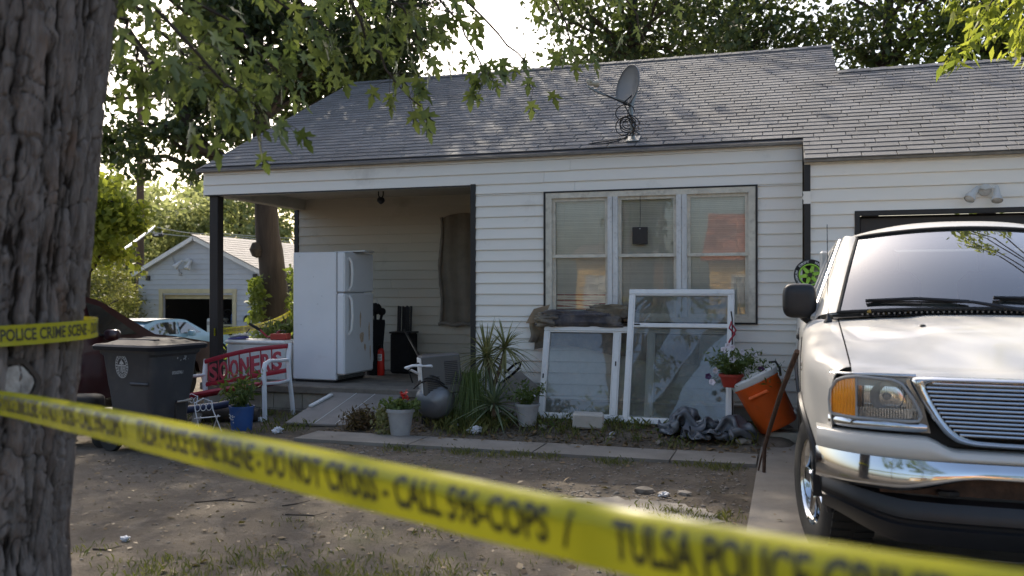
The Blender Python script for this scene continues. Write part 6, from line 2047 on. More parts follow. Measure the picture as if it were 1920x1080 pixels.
for x, y, z in ((-.21, -.06, .10), (.26, -.06, .07), (.28, -.06, .18)):
    mb = MB(); Xp = Matrix.Translation((x, y, z)) @ Matrix.Rotation(R(75), 4, 'X')
    mb.lathe([(.003, -.02), (.006, -.004), (.026, .004), (.03, .001)], 15, Xp, wob=lambda a, z: 1 + .12 * math.cos(5 * a)); mb.build('petunia', 'petal_purple', t)
mb = MB(); mb.tube([(.0, .1, .62), (-.02, .06, .56), (.03, .08, .50), (-.01, .07, .45), (-.05, .03, .36)], .010, 6); mb.tube([(.0, .1, .60), (.04, .08, .54), (.0, .07, .46)], .008, 6); mb.build('strap', 'red_paint', t)

# --- rusty bar leaning on the truck
t = thing('rusty_bar', 'bent rusty bar leaning on the side of the pickup', 'bar', (-.17, 7.12, .03))
mb = MB(); mb.tube([(-.01, 0, 0), (-.005, -.01, .20), (.035, -.06, .36), (.12, -.25, .66), (.232, -.56, .99)], [.014, .015, .017, .018, .02], 8); mb.build('bar', 'rust_bar', t)
mb = MB(); mb.tube([(-.005, -.01, .21), (-.035, .03, .10), (-.055, .06, .0)], .008, 6); mb.build('prong', 'rust_bar', t)

# --- green-spoked wheel on the garage corner
t = thing('toy_wheel', 'black toy wheel with lime green spokes hung at the garage corner', 'wheel', (.20, 8.83, 1.60))
Xw = Matrix.Rotation(R(90), 4, 'X')
mb = MB(); mb.lathe([(.105, -.03), (.14, -.032), (.148, -.02), (.148, .02), (.14, .032), (.105, .03)], 44, Xw); tyre = mb.build('tyre', 'rubber', t)
mb = MB(); mb.lathe([(.105, .032), (.098, .036), (.09, .03), (.088, -.02)], 40, Xw)
for k in range(6):
    a = 2 * math.pi * k / 6 + .2
    m0 = MB(); m0.prism([(.02, -.022), (.092, -.012), (.092, .012), (.02, .022)], .02); mb.add(m0.v, m0.f, 0, False, Xw @ Matrix.Rotation(a, 4, 'Z') @ Matrix.Translation((0, 0, .006)))
rim_ = mb.build('rim', 'green_rim', t)
mb = MB(); mb.lathe([(0, .034), (.02, .034), (.024, .02), (.024, -.03)], 18, Xw); mb.build('hub', 'black_plastic', rim_)
mb = MB(); mb.tube([(0, .03, 0), (0, .08, .005)], .008, 6); mb.build('nail', 'rust_bar', t)
def arc_text(mb, txt, r_, a_mid, h, X, dy=.0335, width=None):
    vs, fs = text_mesh(txt, h, width, .02)
    w_ = max(v[0] for v in vs)
    out = []
    for a, b in vs:
        th = a_mid - (a - w_ / 2) / r_
        out.append((math.cos(th) * (r_ + b), math.sin(th) * (r_ + b), dy))
    mb.add(out, fs, 0, False, X)
mb = MB()
for txt, am in (('DRIFT', 118), ('MAXIMUM', 35), ('DRIFT', -40), ('MAXIMUM', 195)):
    arc_text(mb, txt, .113, R(am), .022, Xw, width=.019 * len(txt))
mb.build('lettering', 'white_plastic', tyre)

# --- satellite dish on the roof
ds = thing('satellite_dish', 'grey satellite dish with cable tangle on the front roof slope', 'satellite dish', (-1.62, 9.62, rz(9.62)))
mb = MB(); mb.box((0, 0, .012), (.14, .18, .012), (PITCH, 0, 0), ch=.003); mb.build('foot', 'dish_arm', ds)
mb = MB(); mb.tube([(0, 0, 0), (-.02, .01, .18), (-.03, .02, .36)], .022, 10); mb.tube([(-.02, -.0, .16), (.02, .12, .10), (.03, .2, .10)], .010, 6); mb.build('mast', 'dish_arm', ds)
nd = Vector((-.66, -.60, .13)).normalized()
q = nd.to_track_quat('Z', 'Y').to_matrix().to_4x4()
Xd = Matrix.Translation((-.065, .0, .60)) @ q
mb = MB()
prof = [(.222 * i / 10, .05 * (i / 10) ** 2 - .055) for i in range(11)] + [(.229, .004), (.229, -.008), (.22, -.012)] + [(.22 * i / 10, .05 * (i / 10) ** 2 - .062) for i in range(9, -1, -1)]
mb.lathe(prof, 48, Xd, wob=lambda a, z: 1); mb.build('reflector', 'dish', ds)
mb = MB(); m0 = MB(); m0.box((0, 0, -.085), (.10, .14, .06), ch=.01); mb.add(m0.v, m0.f, 0, False, Xd); mb.tube([(-.03, .02, .36), Xd @ Vector((0, 0, -.11))], .026, 8); mb.build('bracket', 'dish_arm', ds)
low = Xd @ Vector((0, 0, -.06)) + Vector((-.02, -.03, -.19))
lnb = Vector((-.40, -.30, .58))
mb = MB(); mb.tube([(-.03, .01, .34), low, low.lerp(lnb, .8) + Vector((0, 0, -.06)), lnb + Vector((-.035, -.02, -.04)), lnb + Vector((-.03, -.02, .03))], .013, 8); mb.build('arm', 'dish_arm', ds)
mb = MB(); Xl_ = Matrix.Translation(lnb) @ (Xd @ Vector((0, 0, 0)) - lnb).normalized().to_track_quat('Z', 'Y').to_matrix().to_4x4()
mb.lathe([(0, -.05), (.022, -.05), (.024, .02), (.04, .05), (.04, .075), (.03, .08), (0, .085)], 18, Xl_); mb.box(tuple(lnb + Vector((-.02, -.02, .02))), (.06, .05, .04), ch=.008); mb.build('lnb', 'lnb', ds)
mb = MB()
for k in range(5):
    c = Vector((-.02 + random.uniform(-.03, .03), -.03, .20 + random.uniform(-.08, .1))); r_ = random.uniform(.05, .11)
    mb.tube([c + Vector((r_ * math.cos(a) - .04, -.02 + .02 * math.sin(2 * a + k), r_ * .9 * math.sin(a))) for a in [2 * math.pi * i / 22 for i in range(19)]], .0065, 5)
mb.tube([lnb + Vector((-.03, -.02, -.04)), low + Vector((.0, -.03, -.03)), (-.06, -.03, .25), (.01, -.03, .12), (-.03, -.04, .05), (-.14, -.10, -.02), (-.30, -.17, -.055), (-.42, -.20, -.06), (-.46, -.18, -.05), (-.40, -.14, -.035), (-.25, -.12, -.02), (-.05, -.05, .02)], .0075, 6)
mb.tube([Xd @ Vector((.05, -.1, -.05)), (-.10, -.06, .40), (-.05, -.05, .30), (.03, -.03, .16), (.0, -.03, .04)], .008, 6)
mb.build('cables', 'cable', ds)
mb = MB()
for _ in range(26):
    c = Vector((random.gauss(.01, .05), random.gauss(-.03, .02), abs(random.gauss(.10, .05)))); e = c + Vector((random.gauss(0, .05), random.gauss(0, .03), random.gauss(.02, .04)))
    mb.tube([c, c.lerp(e, .5) + Vector((0, 0, .015)), e], .0028, 4)
mb.build('straw_nest', 'leaf_dry', ds)

# ------------------------------------------------------------------ background garage, cars, pole
GB = (-16.2, 21.5, -.62)
bg = thing('garage', 'small pale blue-grey gabled garage with open dark doorway', 'garage', GB)
gx0, gx1, pkx = -18.3, -14.1, -16.3
ez, pz, bz_ = 1.98, 2.98, -.62
def gl(x, y, z):
    return (x - GB[0], y - GB[1], z - GB[2])
ox0, ox1, oz = -17.45, -15.05, 1.38
mb = MB()
for x0, x1, z0, z1 in ((gx0, ox0, bz_, ez), (ox1, gx1, bz_, ez), (ox0, ox1, oz, ez)):
    mb.box(gl((x0 + x1) / 2, 21.56, (z0 + z1) / 2), (x1 - x0, .1, z1 - z0))
v3 = [gl(gx0, 21.52, ez), gl(gx1, 21.52, ez), gl(pkx, 21.52, pz), gl(gx0, 21.6, ez), gl(gx1, 21.6, ez), gl(pkx, 21.6, pz)]
mb.add(v3, [(0, 1, 2), (5, 4, 3), (0, 3, 4, 1), (1, 4, 5, 2), (2, 5, 3, 0)])
fw_ = mb.build('front_wall', 'grey_siding', bg)
st_ = .148
z = bz_ + .02
while z < pz - .05:
    if z < ez:
        segs = [(gx0, gx1)]
        if z + st_ * .5 < oz:
            segs = [(gx0, ox0), (ox1, gx1)]
    else:
        k = (z + st_ * .6 - ez) / (pz - ez)
        segs = [(gx0 + (pkx - gx0) * k, gx1 + (pkx - gx1) * k)]
    for a, b in segs:
        if b - a > .05:
            o = link('siding_board', BOARD['grey_siding'], fw_, gl(a, 21.508, z)); o.scale = (b - a, 1, st_)
    z += st_
mb = MB()
for x in (gx0 + .05, gx1 - .05):
    mb.box(gl(x, 24.5, (ez + bz_) / 2), (.1, 5.8, ez - bz_))
mb.box(gl((gx0 + gx1) / 2, 27.4, (ez + bz_) / 2), (gx1 - gx0, .1, ez - bz_)); mb.build('side_walls', 'interior', bg)
rf = MB()
for s_, xe in ((-1, gx0 - .12), (1, gx1 + .12)):
    k = (pz - ez) / abs(pkx - (gx0 if s_ < 0 else gx1)); ze = pz - k * abs(pkx - xe)
    a = [gl(pkx, 21.35, pz + .06), gl(xe, 21.35, ze + .06), gl(xe, 27.6, ze + .06), gl(pkx, 27.6, pz + .06)]
    b = [(x, y, z - .06) for x, y, z in a]
    rf.add(a + b, [(0, 1, 2, 3) if s_ < 0 else (3, 2, 1, 0), (7, 6, 5, 4), (0, 4, 5, 1), (1, 5, 6, 2), (2, 6, 7, 3), (3, 7, 4, 0)])
rfo = rf.build('roof', 'roof_tan', bg)
# shingle courses on the slope that shows
n_ = 14
for i in range(n_):
    f0 = i / n_
    xe = gx1 + .12
    x0 = xe + (pkx - xe) * f0; k = (pz - ez) / (gx1 - pkx); z0 = pz - k * (x0 - pkx) + .068
    mb = MB(); ang_ = math.atan(k)
    mb.box(gl(x0 - .09, 24.45, z0 + .09 * k + .008), (.24, 6.28, .012), (0, ang_ - R(2.5), 0)); mb.build('shingle_course', 'roof_tan', rfo)
mb = MB()
for xe, s_ in ((gx0 - .12, -1), (gx1 + .12, 1)):
    k = (pz - ez) / abs(pkx - (gx0 if s_ < 0 else gx1)); ze = pz - k * abs(pkx - xe)
    L_ = math.hypot(xe - pkx, ze - pz); a_ = math.atan2(pz - ze, abs(pkx - xe))
    mb.box(gl((xe + pkx) / 2, 21.36, (ze + pz) / 2 - .015), (L_, .04, .11), (0, s_ * a_, 0))
mb.build('barge_board', 'trim_white', bg)
mb = MB(); mb.box(gl(ox0 - .05, 21.49, .38), (.12, .05, 2.0)); mb.box(gl(ox1 + .05, 21.49, .38), (.12, .05, 2.0)); mb.box(gl((ox0 + ox1) / 2, 21.49, oz + .06), (ox1 - ox0 + .24, .05, .12)); mb.build('door_frame', 'cream_wood', bg)
mb = MB(); mb.box(gl((ox0 + ox1) / 2, 21.62, oz - .09), (ox1 - ox0, .04, .16)); mb.build('raised_door', 'cream_wood', bg)
mb = MB(); mb.box(gl(gx0 + .35, 21.47, 1.82), (.14, .06, .14), ch=.01); mb.box(gl(gx1 - .22, 21.47, 1.86), (.12, .06, .12), ch=.01); mb.build('vent_box', 'black_plastic', bg)
mb = MB(); mb.tube([gl(-17.1, 21.49, 2.45), gl(-17.0, 21.48, 2.2), gl(-16.85, 21.48, 2.0)], .015, 6); mb.box(gl(-16.82, 21.47, 1.93), (.09, .05, .1), ch=.01); mb.build('wire_box', 'grey_plastic', bg)
mb = MB(); mb.tube([gl(-14.55 + .10 * math.cos(a), 21.45, .62 + .12 * math.sin(a)) for a in [i * .4 for i in range(10)]], .03, 6); mb.build('hose_hanger', 'black_plastic', bg)
fl2 = flood((-16.55, 21.47, 2.28), 1.9, 'twin flood light under the peak of the grey garage')
mb = MB(); mb.box(gl((gx0 + gx1) / 2, 24.5, bz_ + .01), (gx1 - gx0 - .2, 5.7, .02)); mb.build('floor', 'concrete', bg)
# clutter in the doorway
t = thing('washing_machine', 'white appliance just inside the dark garage doorway', 'appliance', (-16.0, 22.1, bz_ + .02))
mb = MB(); mb.box((0, 0, .62), (.42, .5, 1.24), ch=.03); mb.build('cabinet', 'white_plastic', t)
mb = MB(); mb.box((0, -.26, 1.1), (.36, .02, .1), ch=.005); mb.build('panel', 'grey_plastic', t)
t = thing('desk_fan', 'black fan on a pale table in the garage doorway', 'fan', (-15.55, 21.95, .48))
mb = MB(); mb.tube([(.2 * math.cos(a), 0, .22 + .2 * math.sin(a)) for a in [2 * math.pi * i / 20 for i in range(21)]], .012, 6); 
for k in range(8):
    a = 2 * math.pi * k / 8; mb.tube([(0, -.04, .22), (.2 * math.cos(a), 0, .22 + .2 * math.sin(a))], .007, 4)
mb.build('cage', 'black_plastic', t)
mb = MB(); mb.lathe([(0, 0), (.12, 0), (.1, .02), (.02, .03), (.02, .1)], 14); mb.build('base', 'black_plastic', t)
t = thing('work_table', 'pale table with bottles in the garage doorway', 'table', (-15.5, 22.0, bz_ + .02))
mb = MB(); mb.box((0, 0, 1.05), (.9, .55, .05)); mb.build('top', 'cream_wood', t)
for x in (-.4, .4):
    for y in (-.22, .22):
        mb = MB(); mb.box((x, y, .51), (.06, .06, 1.03)); mb.build('leg', 'cream_wood', t)
for k, (x, c) in enumerate(((.08, 'blue'), (.2, 'white_plastic'), (.32, 'blue'))):
    t = thing('bottle', ('blue bottle nearest the fan on the garage table', 'white bottle between two blue ones on the garage table', 'blue bottle at the far end of the garage table')[k], 'bottle', (-15.5 + x, 22.0, .505), group='bottles on the garage table')
    mb = MB(); mb.lathe([(0, 0), (.05, 0), (.05, .22), (.02, .28), (.02, .31), (0, .31)], 12); mb.build('bottle', c, t)

# --- parked cars (side profile swept across the width)
def car(name, lab, loc, rz_, paint, roofpaint, prof, glass, wheels, wdt=.85, belt=.88, scale=1.):
    """prof: side outline (x forward, z); cabin taper above the belt line."""
    t = thing(name, lab, 'car', loc, rz_)
    t.scale = (scale,) * 3
    def taper(z):
        return wdt - max(0, z - belt) * .34
    n = len(prof)
    mb = MB()
    rows = []
    for k in range(9):
        s_ = -1 + 2 * k / 8
        rows.append([(x, s_ * taper(z) * (1 if abs(s_) < .99 else 1), z - .02 * abs(s_) ** 4) for x, z in prof])
    mb.add([p for r_ in rows for p in r_], [(k * n + i, k * n + i + 1, (k + 1) * n + i + 1, (k + 1) * n + i) for k in range(8) for i in range(n - 1)], 0, True)
    for s_ in (-1, 1):
        m_ = 14
        zz = []
        def side_z(x):
            for (a, b), (c, d) in zip(prof, prof[1:]):
                if min(a, c) <= x <= max(a, c) and abs(a - c) > 1e-6:
                    return b + (d - b) * (x - a) / (c - a)
            return prof[0][1]
        x0, x1 = prof[-1][0], prof[0][0]
        def fn(u, v):
            x = x0 + (x1 - x0) * u
            zt_ = side_z(x); zb_ = .22
            for wx in wheels:
                if abs(x - wx) < .36:
                    zb_ = max(zb_, .30 + math.sqrt(.36 ** 2 - (x - wx) ** 2))
            z = zb_ + (max(zt_, zb_ + .02) - zb_) * v
            return (x, s_ * (taper(z) + .03 * math.sin(math.pi * min(1, z / belt))), z)
        mb.grid(fn, 80, m_, flip=(s_ < 0))
    mb.build('body', paint, t, 50)
    for gname, pts in glass:
        mb = MB()
        if gname == 'side_window':
            for s_ in (-1, 1):
                m1 = MB(); m1.add([(x, s_ * (taper(z) + .012 + .03 * math.sin(math.pi * min(1, z / belt))), z) for x, z in pts], [tuple(range(len(pts)))]); m1.build(gname, 'dark_glass', t)
        else:
            (xa, za), (xb, zb2) = pts
            nx, nz = (zb2 - za), -(xb - xa); L_ = math.hypot(nx, nz); sg = 1 if nz > 0 else -1
            off = (.012 * nx / L_ * sg, .012 * nz / L_ * sg)
            mb.add([(xa + off[0], -taper(za) * .9, za + off[1]), (xa + off[0], taper(za) * .9, za + off[1]), (xb + off[0], taper(zb2) * .9, zb2 + off[1]), (xb + off[0], -taper(zb2) * .9, zb2 + off[1])], [(0, 1, 2, 3)])
            mb.build(gname, 'dark_glass', t)
    for wx in wheels:
        for s_ in (-1, 1):
            mb = MB(); X = Matrix.Translation((wx, s_ * (wdt - .08), .31)) @ Matrix.Rotation(R(90), 4, 'X'); mb.lathe([(.19, -.1), (.29, -.1), (.31, -.07), (.31, .07), (.29, .1), (.19, .1)], 26, X); w1 = mb.build('wheel', 'rubber', t)
            mb = MB(); mb.lathe([(0, -.085), (.19, -.09), (.19, .09), (0, .085)], 20, X); mb.build('rim', 'chrome_dull', w1)
    for s_ in (-1, 1):
        mb = MB(); superell(mb, (glass[0][1][1][0] - .1, s_ * (wdt + .1), belt + .09), (.06, .10, .07), .6, .6, 14, 9); mb.build('mirror', paint, t)
        mb = MB(); superell(mb, (prof[0][0] - .06, s_ * (wdt - .22), .62), (.08, .16, .07), .6, .6, 14, 9); mb.build('headlight', 'lamp_reflector', t)
    return t
M['dark_glass'] = glassmat('dark_car_glass', (.10, .14, .13), 1.3, .06)
sedan = [(2.2, .35), (2.25, .62), (2.05, .78), (1.3, .90), (.95, .94), (.15, 1.38), (-.1, 1.44), (-.7, 1.46), (-1.2, 1.38), (-1.75, 1.05), (-2.2, .98), (-2.3, .6), (-2.28, .35)]
c0 = at(302, 545, 11.0)
car('parked_car', 'dark maroon sedan partly hidden behind the big trunk and trash cart', (-8.62, 8.50, -.05), R(90), 'maroon', 'maroon', sedan,
    [('windshield', ((.93, .96), (.17, 1.36))), ('side_window', [(.62, .96), (.12, 1.31), (-.08, 1.36), (-.1, .96)]), ('side_window', [(-.18, .96), (-.18, 1.37), (-.68, 1.385), (-1.15, 1.31), (-1.35, 1.02), (-1.3, .96)]), ('rear_window', ((-1.24, 1.36), (-1.72, 1.07)))], (1.45, -1.35))
hatch = [(1.9, .4), (1.92, .68), (1.7, .82), (1.0, .93), (.7, .96), (.0, 1.30), (-.3, 1.335), (-1.1, 1.33), (-1.55, 1.22), (-1.85, .88), (-1.9, .4)]
c1 = at(285, 545, 16.0)
bc = car('parked_car', 'pale blue compact car, sky reflection painted white on its roof, behind the trash cart', (-15.35, 19.0, -.60), R(90), 'pale_blue_paint', 'car_sky_white', hatch,
    [('windshield', ((.68, .975), (.02, 1.29))), ('side_window', [(.45, .97), (-.02, 1.24), (-.35, 1.27), (-.35, .97)]), ('side_window', [(-.42, .97), (-.42, 1.27), (-1.05, 1.265), (-1.4, 1.15), (-1.5, .97)]), ('rear_window', ((-1.57, 1.2), (-1.83, .92)))], (1.2, -1.2), .78)
mb = MB(); mb.grid(lambda u, v: (.0 - 1.45 * u, (-.62 + 1.24 * v), 1.312 + .035 * math.sin(math.pi * u) + .012 * math.sin(math.pi * v)), 12, 8); mb.build('roof_panel', 'car_sky_white', bc)  # white panel added for the sky's reflection on the car
# --- utility pole and overhead cable with splice box
pb = at(262, 545, 34)
t = thing('utility_pole', 'brown wooden utility pole behind the grey garage', 'pole', (pb.x, pb.y, -.7))
mb = MB(); mb.tube([(0, 0, 0), (.02, 0, 6), (0, 0, 10.5)], [.16, .14, .11], 12); mb.build('shaft', 'pole_wood', t)
mb = MB(); mb.box((0, -.12, 9.6), (2.2, .1, .12)); mb.build('crossarm', 'pole_wood', t)
for x in (-1, -.4, .4, 1):
    mb = MB(); mb.lathe([(0, 0), (.05, 0), (.06, .06), (.03, .14), (0, .15)], 10, Matrix.Translation((x, -.12, 9.66))); mb.build('insulator', 'grey_plastic', t)
def cable(name, lab, pts, r_, mat, sag=0):
    t = thing(name, lab, 'cable', tuple(pts[0]))
    o = Vector(pts[0]); mb = MB()
    P_ = []
    for a, b in zip(pts, pts[1:]):
        for i in range(8):
            u = i / 8; p = Vector(a).lerp(Vector(b), u) - o; p.z -= sag * math.sin(math.pi * u); P_.append(p)
    P_.append(Vector(pts[-1]) - o)
    mb.tube(P_, r_, 6); mb.build('wire', mat, t)
    return t
cable('overhead_cable', 'thin overhead wire running right above the grey garage peak', [at(290, 425, 30), at(420, 438, 33), at(640, 445, 40)], .012, 'galv', .1)
cable('overhead_cable', 'lower thin wire crossing behind the porch post', [at(262, 432, 34), at(440, 443, 36), at(640, 452, 40)], .014, 'galv', .12)
cb = cable('overhead_cable', 'cable with its sun glint painted white, slanting across the utility pole', [at(214, 482, 24), at(235, 466, 25), at(262, 446, 26.5), at(280, 433, 27.5), at(290, 425, 28)], .035, 'wire_glint', 0)  # pale thick wire paints the sun's glint on the cable
t = thing('splice_box', 'dark cable splice box hanging beside the utility pole', 'box', tuple(at(296, 441, 30)))
mb = MB(); mb.box((0, 0, 0), (.42, .14, .12), ch=.03); mb.build('case', 'black_plastic', t)
mb = MB(); mb.tube([(-.15, 0, .05), (-.17, 0, .14)], .02, 6); mb.tube([(.15, 0, .05), (.17, 0, .12)], .02, 6); mb.build('clamp', 'galv', t)
mb = MB(); mb.box((0, -.075, 0), (.16, .01, .05), ch=.002); mb.build('label_plate', 'galv', t)
# low wooden fence far left
t = thing('picket_fence', 'grey wooden fence far behind the parked cars', 'fence', (-23, 25, -.6), R(14))
for k in range(34):
    mb = MB(); mb.box((-3 + .21 * k, 0, .6), (.17, .025, 1.15), ch=.004); mb.build('picket', 'board_grey', t)
mb = MB(); mb.box((.5, .03, .35), (7.2, .04, .08)); mb.box((.5, .03, .9), (7.2, .04, .08)); mb.build('rail', 'board_grey', t)

# ------------------------------------------------------------------ police tape
PHRASE = 'TULSA POLICE CRIME SCENE - DO NOT CROSS - CALL 596-COPS  /  '
def ribbon(name, lab, pts, upf, width, start, curl, phrase_len=1.12, seed=0, letter_h=.042, crinkle=.0):
    """Tape along pts (world); upf(t) gives the width direction, curl bends the top edge back; lettering follows it."""
    pts = [Vector(p) for p in pts]
    # Catmull-Rom resample
    P_ = []
    for i in range(len(pts) - 1):
        p0, p1, p2, p3 = pts[max(i - 1, 0)], pts[i], pts[i + 1], pts[min(i + 2, len(pts) - 1)]
        for k in range(14):
            t = k / 14
            P_.append(.5 * ((2 * p1) + (p2 - p0) * t + (2 * p0 - 5 * p1 + 4 * p2 - p3) * t * t + (3 * p1 - p0 - 3 * p2 + p3) * t ** 3))
    P_.append(pts[-1])
    L = [0]
    for a, b in zip(P_, P_[1:]):
        L.append(L[-1] + (b - a).length)
    o = P_[len(P_) // 2].copy()
    def frame(s_):
        s_ = max(0, min(L[-1] - 1e-6, s_))
        import bisect
        i = max(0, min(len(L) - 2, bisect.bisect_right(L, s_) - 1))
        u = (s_ - L[i]) / max(1e-9, L[i + 1] - L[i])
        p = P_[i].lerp(P_[i + 1], u)
        t0 = (P_[min(i + 1, len(P_) - 1)] - P_[max(i - 1, 0)]).normalized(); t1 = (P_[min(i + 2, len(P_) - 1)] - P_[i]).normalized()
        t = t0.lerp(t1, u).normalized()
        up = upf(s_ / L[-1]); up = (up - t * up.dot(t)).normalized()
        out = t.cross(up).normalized()          # faces the viewer side
        return p, up, out
    def pt(s_, v, off=0.):
        p, up, out = frame(s_)
        w_ = width * (1 + 0)
        c = curl(s_ / L[-1])
        vv = v
        back = c * max(0, vv - .12) ** 2 * 4.2
        w1 = crinkle * (noise.noise((s_ * 9, v * 2.5, seed)) + .5 * noise.noise((s_ * 26, v * 5, seed + 3)))
        return p + up * (w_ * (vv - .35 * c * max(0, vv - .12) ** 2 * 2)) - out * (width * back * .5 - off - w1)
    root = thing(name, lab, 'tape', tuple(o))
    mb = MB()
    ns = int(L[-1] / .012) + 2
    mb.grid(lambda u, v: pt(L[-1] * u, v - .5) - o, ns, 13)
    strip = mb.build('strip', 'yellow_tape', root, 80)
    vs, fs = text_mesh(PHRASE.rstrip() + ' /' if False else PHRASE.strip(), letter_h, phrase_len * .955, .028, 3, 14)
    mb = MB()
    s0 = start
    while s0 > 0:
        s0 -= phrase_len
    while s0 < L[-1]:
        ok = [(a, b) for a, b in vs]
        tv_ = []
        keep = []
        for f in fs:
            if all(0 < s0 + vs[i][0] < L[-1] for i in f):
                keep.append(f)
        if keep:
            mb.add([pt(s0 + a, (b - letter_h / 2) / width + .02, .0009) - o for a, b in vs], keep)
        s0 += phrase_len
    mb.build('lettering', 'tape_black', root)
    return root
UPV = lambda t: Vector((0, 0, 1))
def cpt(lat, dep, zc):
    return (lat * CY - SY * dep, lat * SY + CY * dep, 1.45 + zc)
front_pts = [cpt(-2.10, 3.05, -.375), cpt(-1.86, 2.90, -.362), cpt(-1.6, 2.70, -.340), cpt(-1.0, 2.05, -.300), cpt(-.42, 1.45, -.278), cpt(0, 1.09, -.281), cpt(.121, 1.0, -.284), cpt(.305, .79, -.266), cpt(.42, .70, -.262), cpt(.60, .58, -.262), cpt(.85, .45, -.27)]
ribbon('police_tape', 'yellow police tape stretched slanting across the foreground', front_pts, lambda t: (Vector((0, 0, 1)) + Vector((SY, -CY, 0)) * .12), (.076), 1.83, lambda t: .9, 1.20, 1, .050, .0024)
# tape wound round the big trunk
wp = []
for i in range(37):
    a = 2 * math.pi * i / 36 + 2.0
    zz = 1.30 + .012 * math.sin(a + .4)
    r_ = trunk_r(1.3) + .044 + .006 * math.sin(3 * a)
    ax = trunk_axis(1.3)
    wp.append((FT.x + ax.x + r_ * math.cos(a), FT.y + ax.y + r_ * math.sin(a), zz))
ribbon('police_tape', 'yellow police tape wound around the big maple trunk', wp, UPV, .070, .235, lambda t: 0, 1.10, 2, .044, .0014)
# tape behind the bench, from the porch post to the shade tree
ribbon('police_tape', 'far yellow police tape between the porch post and the shade tree', [(-6.86, 9.40, .93), (-7.35, 11.0, .92), (-8.05, 12.7, .96), (-8.62, 14.05, 1.05)], UPV, .095, .1, lambda t: 0, 1.1, 4)

# ------------------------------------------------------------------ litter on the ground
def scatter(n, fn):
    out = []
    while len(out) < n:
        p = fn()
        if p:
            out.append(p)
    return out
def clear_of_slabs(x, y):
    return not (x > -.22 and y < 8.85) and not (7.47 < y < 7.95 and -4.5 < x < -.25)
def leafpt():
    if random.random() < .62:
        x, y = random.uniform(-4.6, -.1), random.gauss(8.5, .3)
        if y > 9.35: return None
    else:
        x, y = random.uniform(-8, 1.2), random.uniform(1.5, 9.2)
    z = gz(x, y) + .006
    if 7.47 < y < 7.95 and -4.5 < x < -.25:
        if random.random() < .75: return None
        z = .036
    if x > -.22:
        if random.random() < .7 or y > 8.8: return None
        z = .042
    if x < -3.42 and y > 9.3: return None
    return (x, y, z)
P = np.array(scatter(3600, leafpt))
def flat_rot(n):
    Rm = []
    for _ in range(n):
        e = Matrix.Rotation(random.uniform(0, 6.28), 3, 'Z') @ Matrix.Rotation(random.gauss(0, .35), 3, 'X') @ Matrix.Rotation(random.gauss(0, .35), 3, 'Y'); Rm.append(np.array(e))
    return np.array(Rm)
tag(leaves('leaf_litter', P, .045, LEAF_DIAMOND, 'leaf_dry', rot=flat_rot(len(P)), svar=.5), 'dry fallen leaves scattered over the dirt and flower bed', kind='stuff')
def crumb():
    x, y = random.uniform(-6.5, -.3), random.uniform(3.2, 8.9)
    if noise.noise((x * .9, y * .9, 4)) < random.uniform(-.5, .35) or not clear_of_slabs(x, y): return None
    return (x, y, gz(x, y) + .004)
P = np.array(scatter(3200, crumb))
tag(leaves('ground_crumbs', P, .022, LEAF_DIAMOND, 'leaf_dry', rot=flat_rot(len(P)), svar=.7), 'fine dry plant crumbs strewn over the dirt yard', kind='stuff')
# grass: ragged tufts
def blade_mesh(name, spots, lab):
    V, F = [], []
    for (x, y, h, n, sp) in spots:
        for _ in range(n):
            a = random.uniform(0, 6.28); bx_, by_ = x + random.gauss(0, sp), y + random.gauss(0, sp)
            if (bx_ > -.25 and by_ < 8.85) or (by_ > 9.38): continue
            hh = h * random.uniform(.4, 1.2); l_ = hh * random.uniform(.2, .9); z = gz(bx_, by_) - .004
            ca, sa = math.cos(a), math.sin(a); w_ = .0028
            k = len(V)
            V += [(bx_ - sa * w_, by_ + ca * w_, z), (bx_ + sa * w_, by_ - ca * w_, z), (bx_ + ca * l_ * .4 - sa * w_ * .7, by_ + sa * l_ * .4 + ca * w_ * .7, z + hh * .7), (bx_ + ca * l_, by_ + sa * l_, z + hh)]
            F += [(k, k + 1, k + 3, k + 2)]
    o = link(name, arrays_mesh(name, V, F, 'grass'))
    return tag(o, lab, kind='stuff')
sp_ = []
for _ in range(34):
    sp_.append((random.gauss(-2.1, .6), random.gauss(3.95, .16), .042, 46, .10))
for _ in range(26):
    sp_.append((random.uniform(-3.0, -.2), random.uniform(3.7, 4.9), .035, 22, .08))
for _ in range(70):
    sp_.append((random.uniform(-4.4, -.2), random.gauss(8.75, .25), .09, 26, .07))
for _ in range(26):
    sp_.append((random.uniform(-3.6, -.35), random.gauss(7.36, .05), .05, 34, .06))
for _ in range(10):
    sp_.append((random.gauss(-.62, .22), random.gauss(5.75, .12), .05, 40, .06))
for _ in range(40):
    sp_.append((random.uniform(-7.5, -4.8), random.uniform(7.6, 9.2), .08, 24, .09))
for _ in range(16):
    sp_.append((random.gauss(-3.1, .2), random.gauss(8.45, .1), .12, 50, .1))
blade_mesh('grass_tufts', sp_, 'thin grass tufts in the dirt yard and along the walk')
# weeds in the bed
P = [(random.uniform(-4.3, -.3), random.gauss(8.72, .14)) for _ in range(700)]
P = [(x, y, gz(x, y) + abs(random.gauss(.03, .03))) for x, y in P if y < 9.35]
tag(leaves('bed_weeds', P, .04, LEAF_DIAMOND, 'leaf_pot'), 'low green weeds growing in the bed along the wall', kind='stuff')
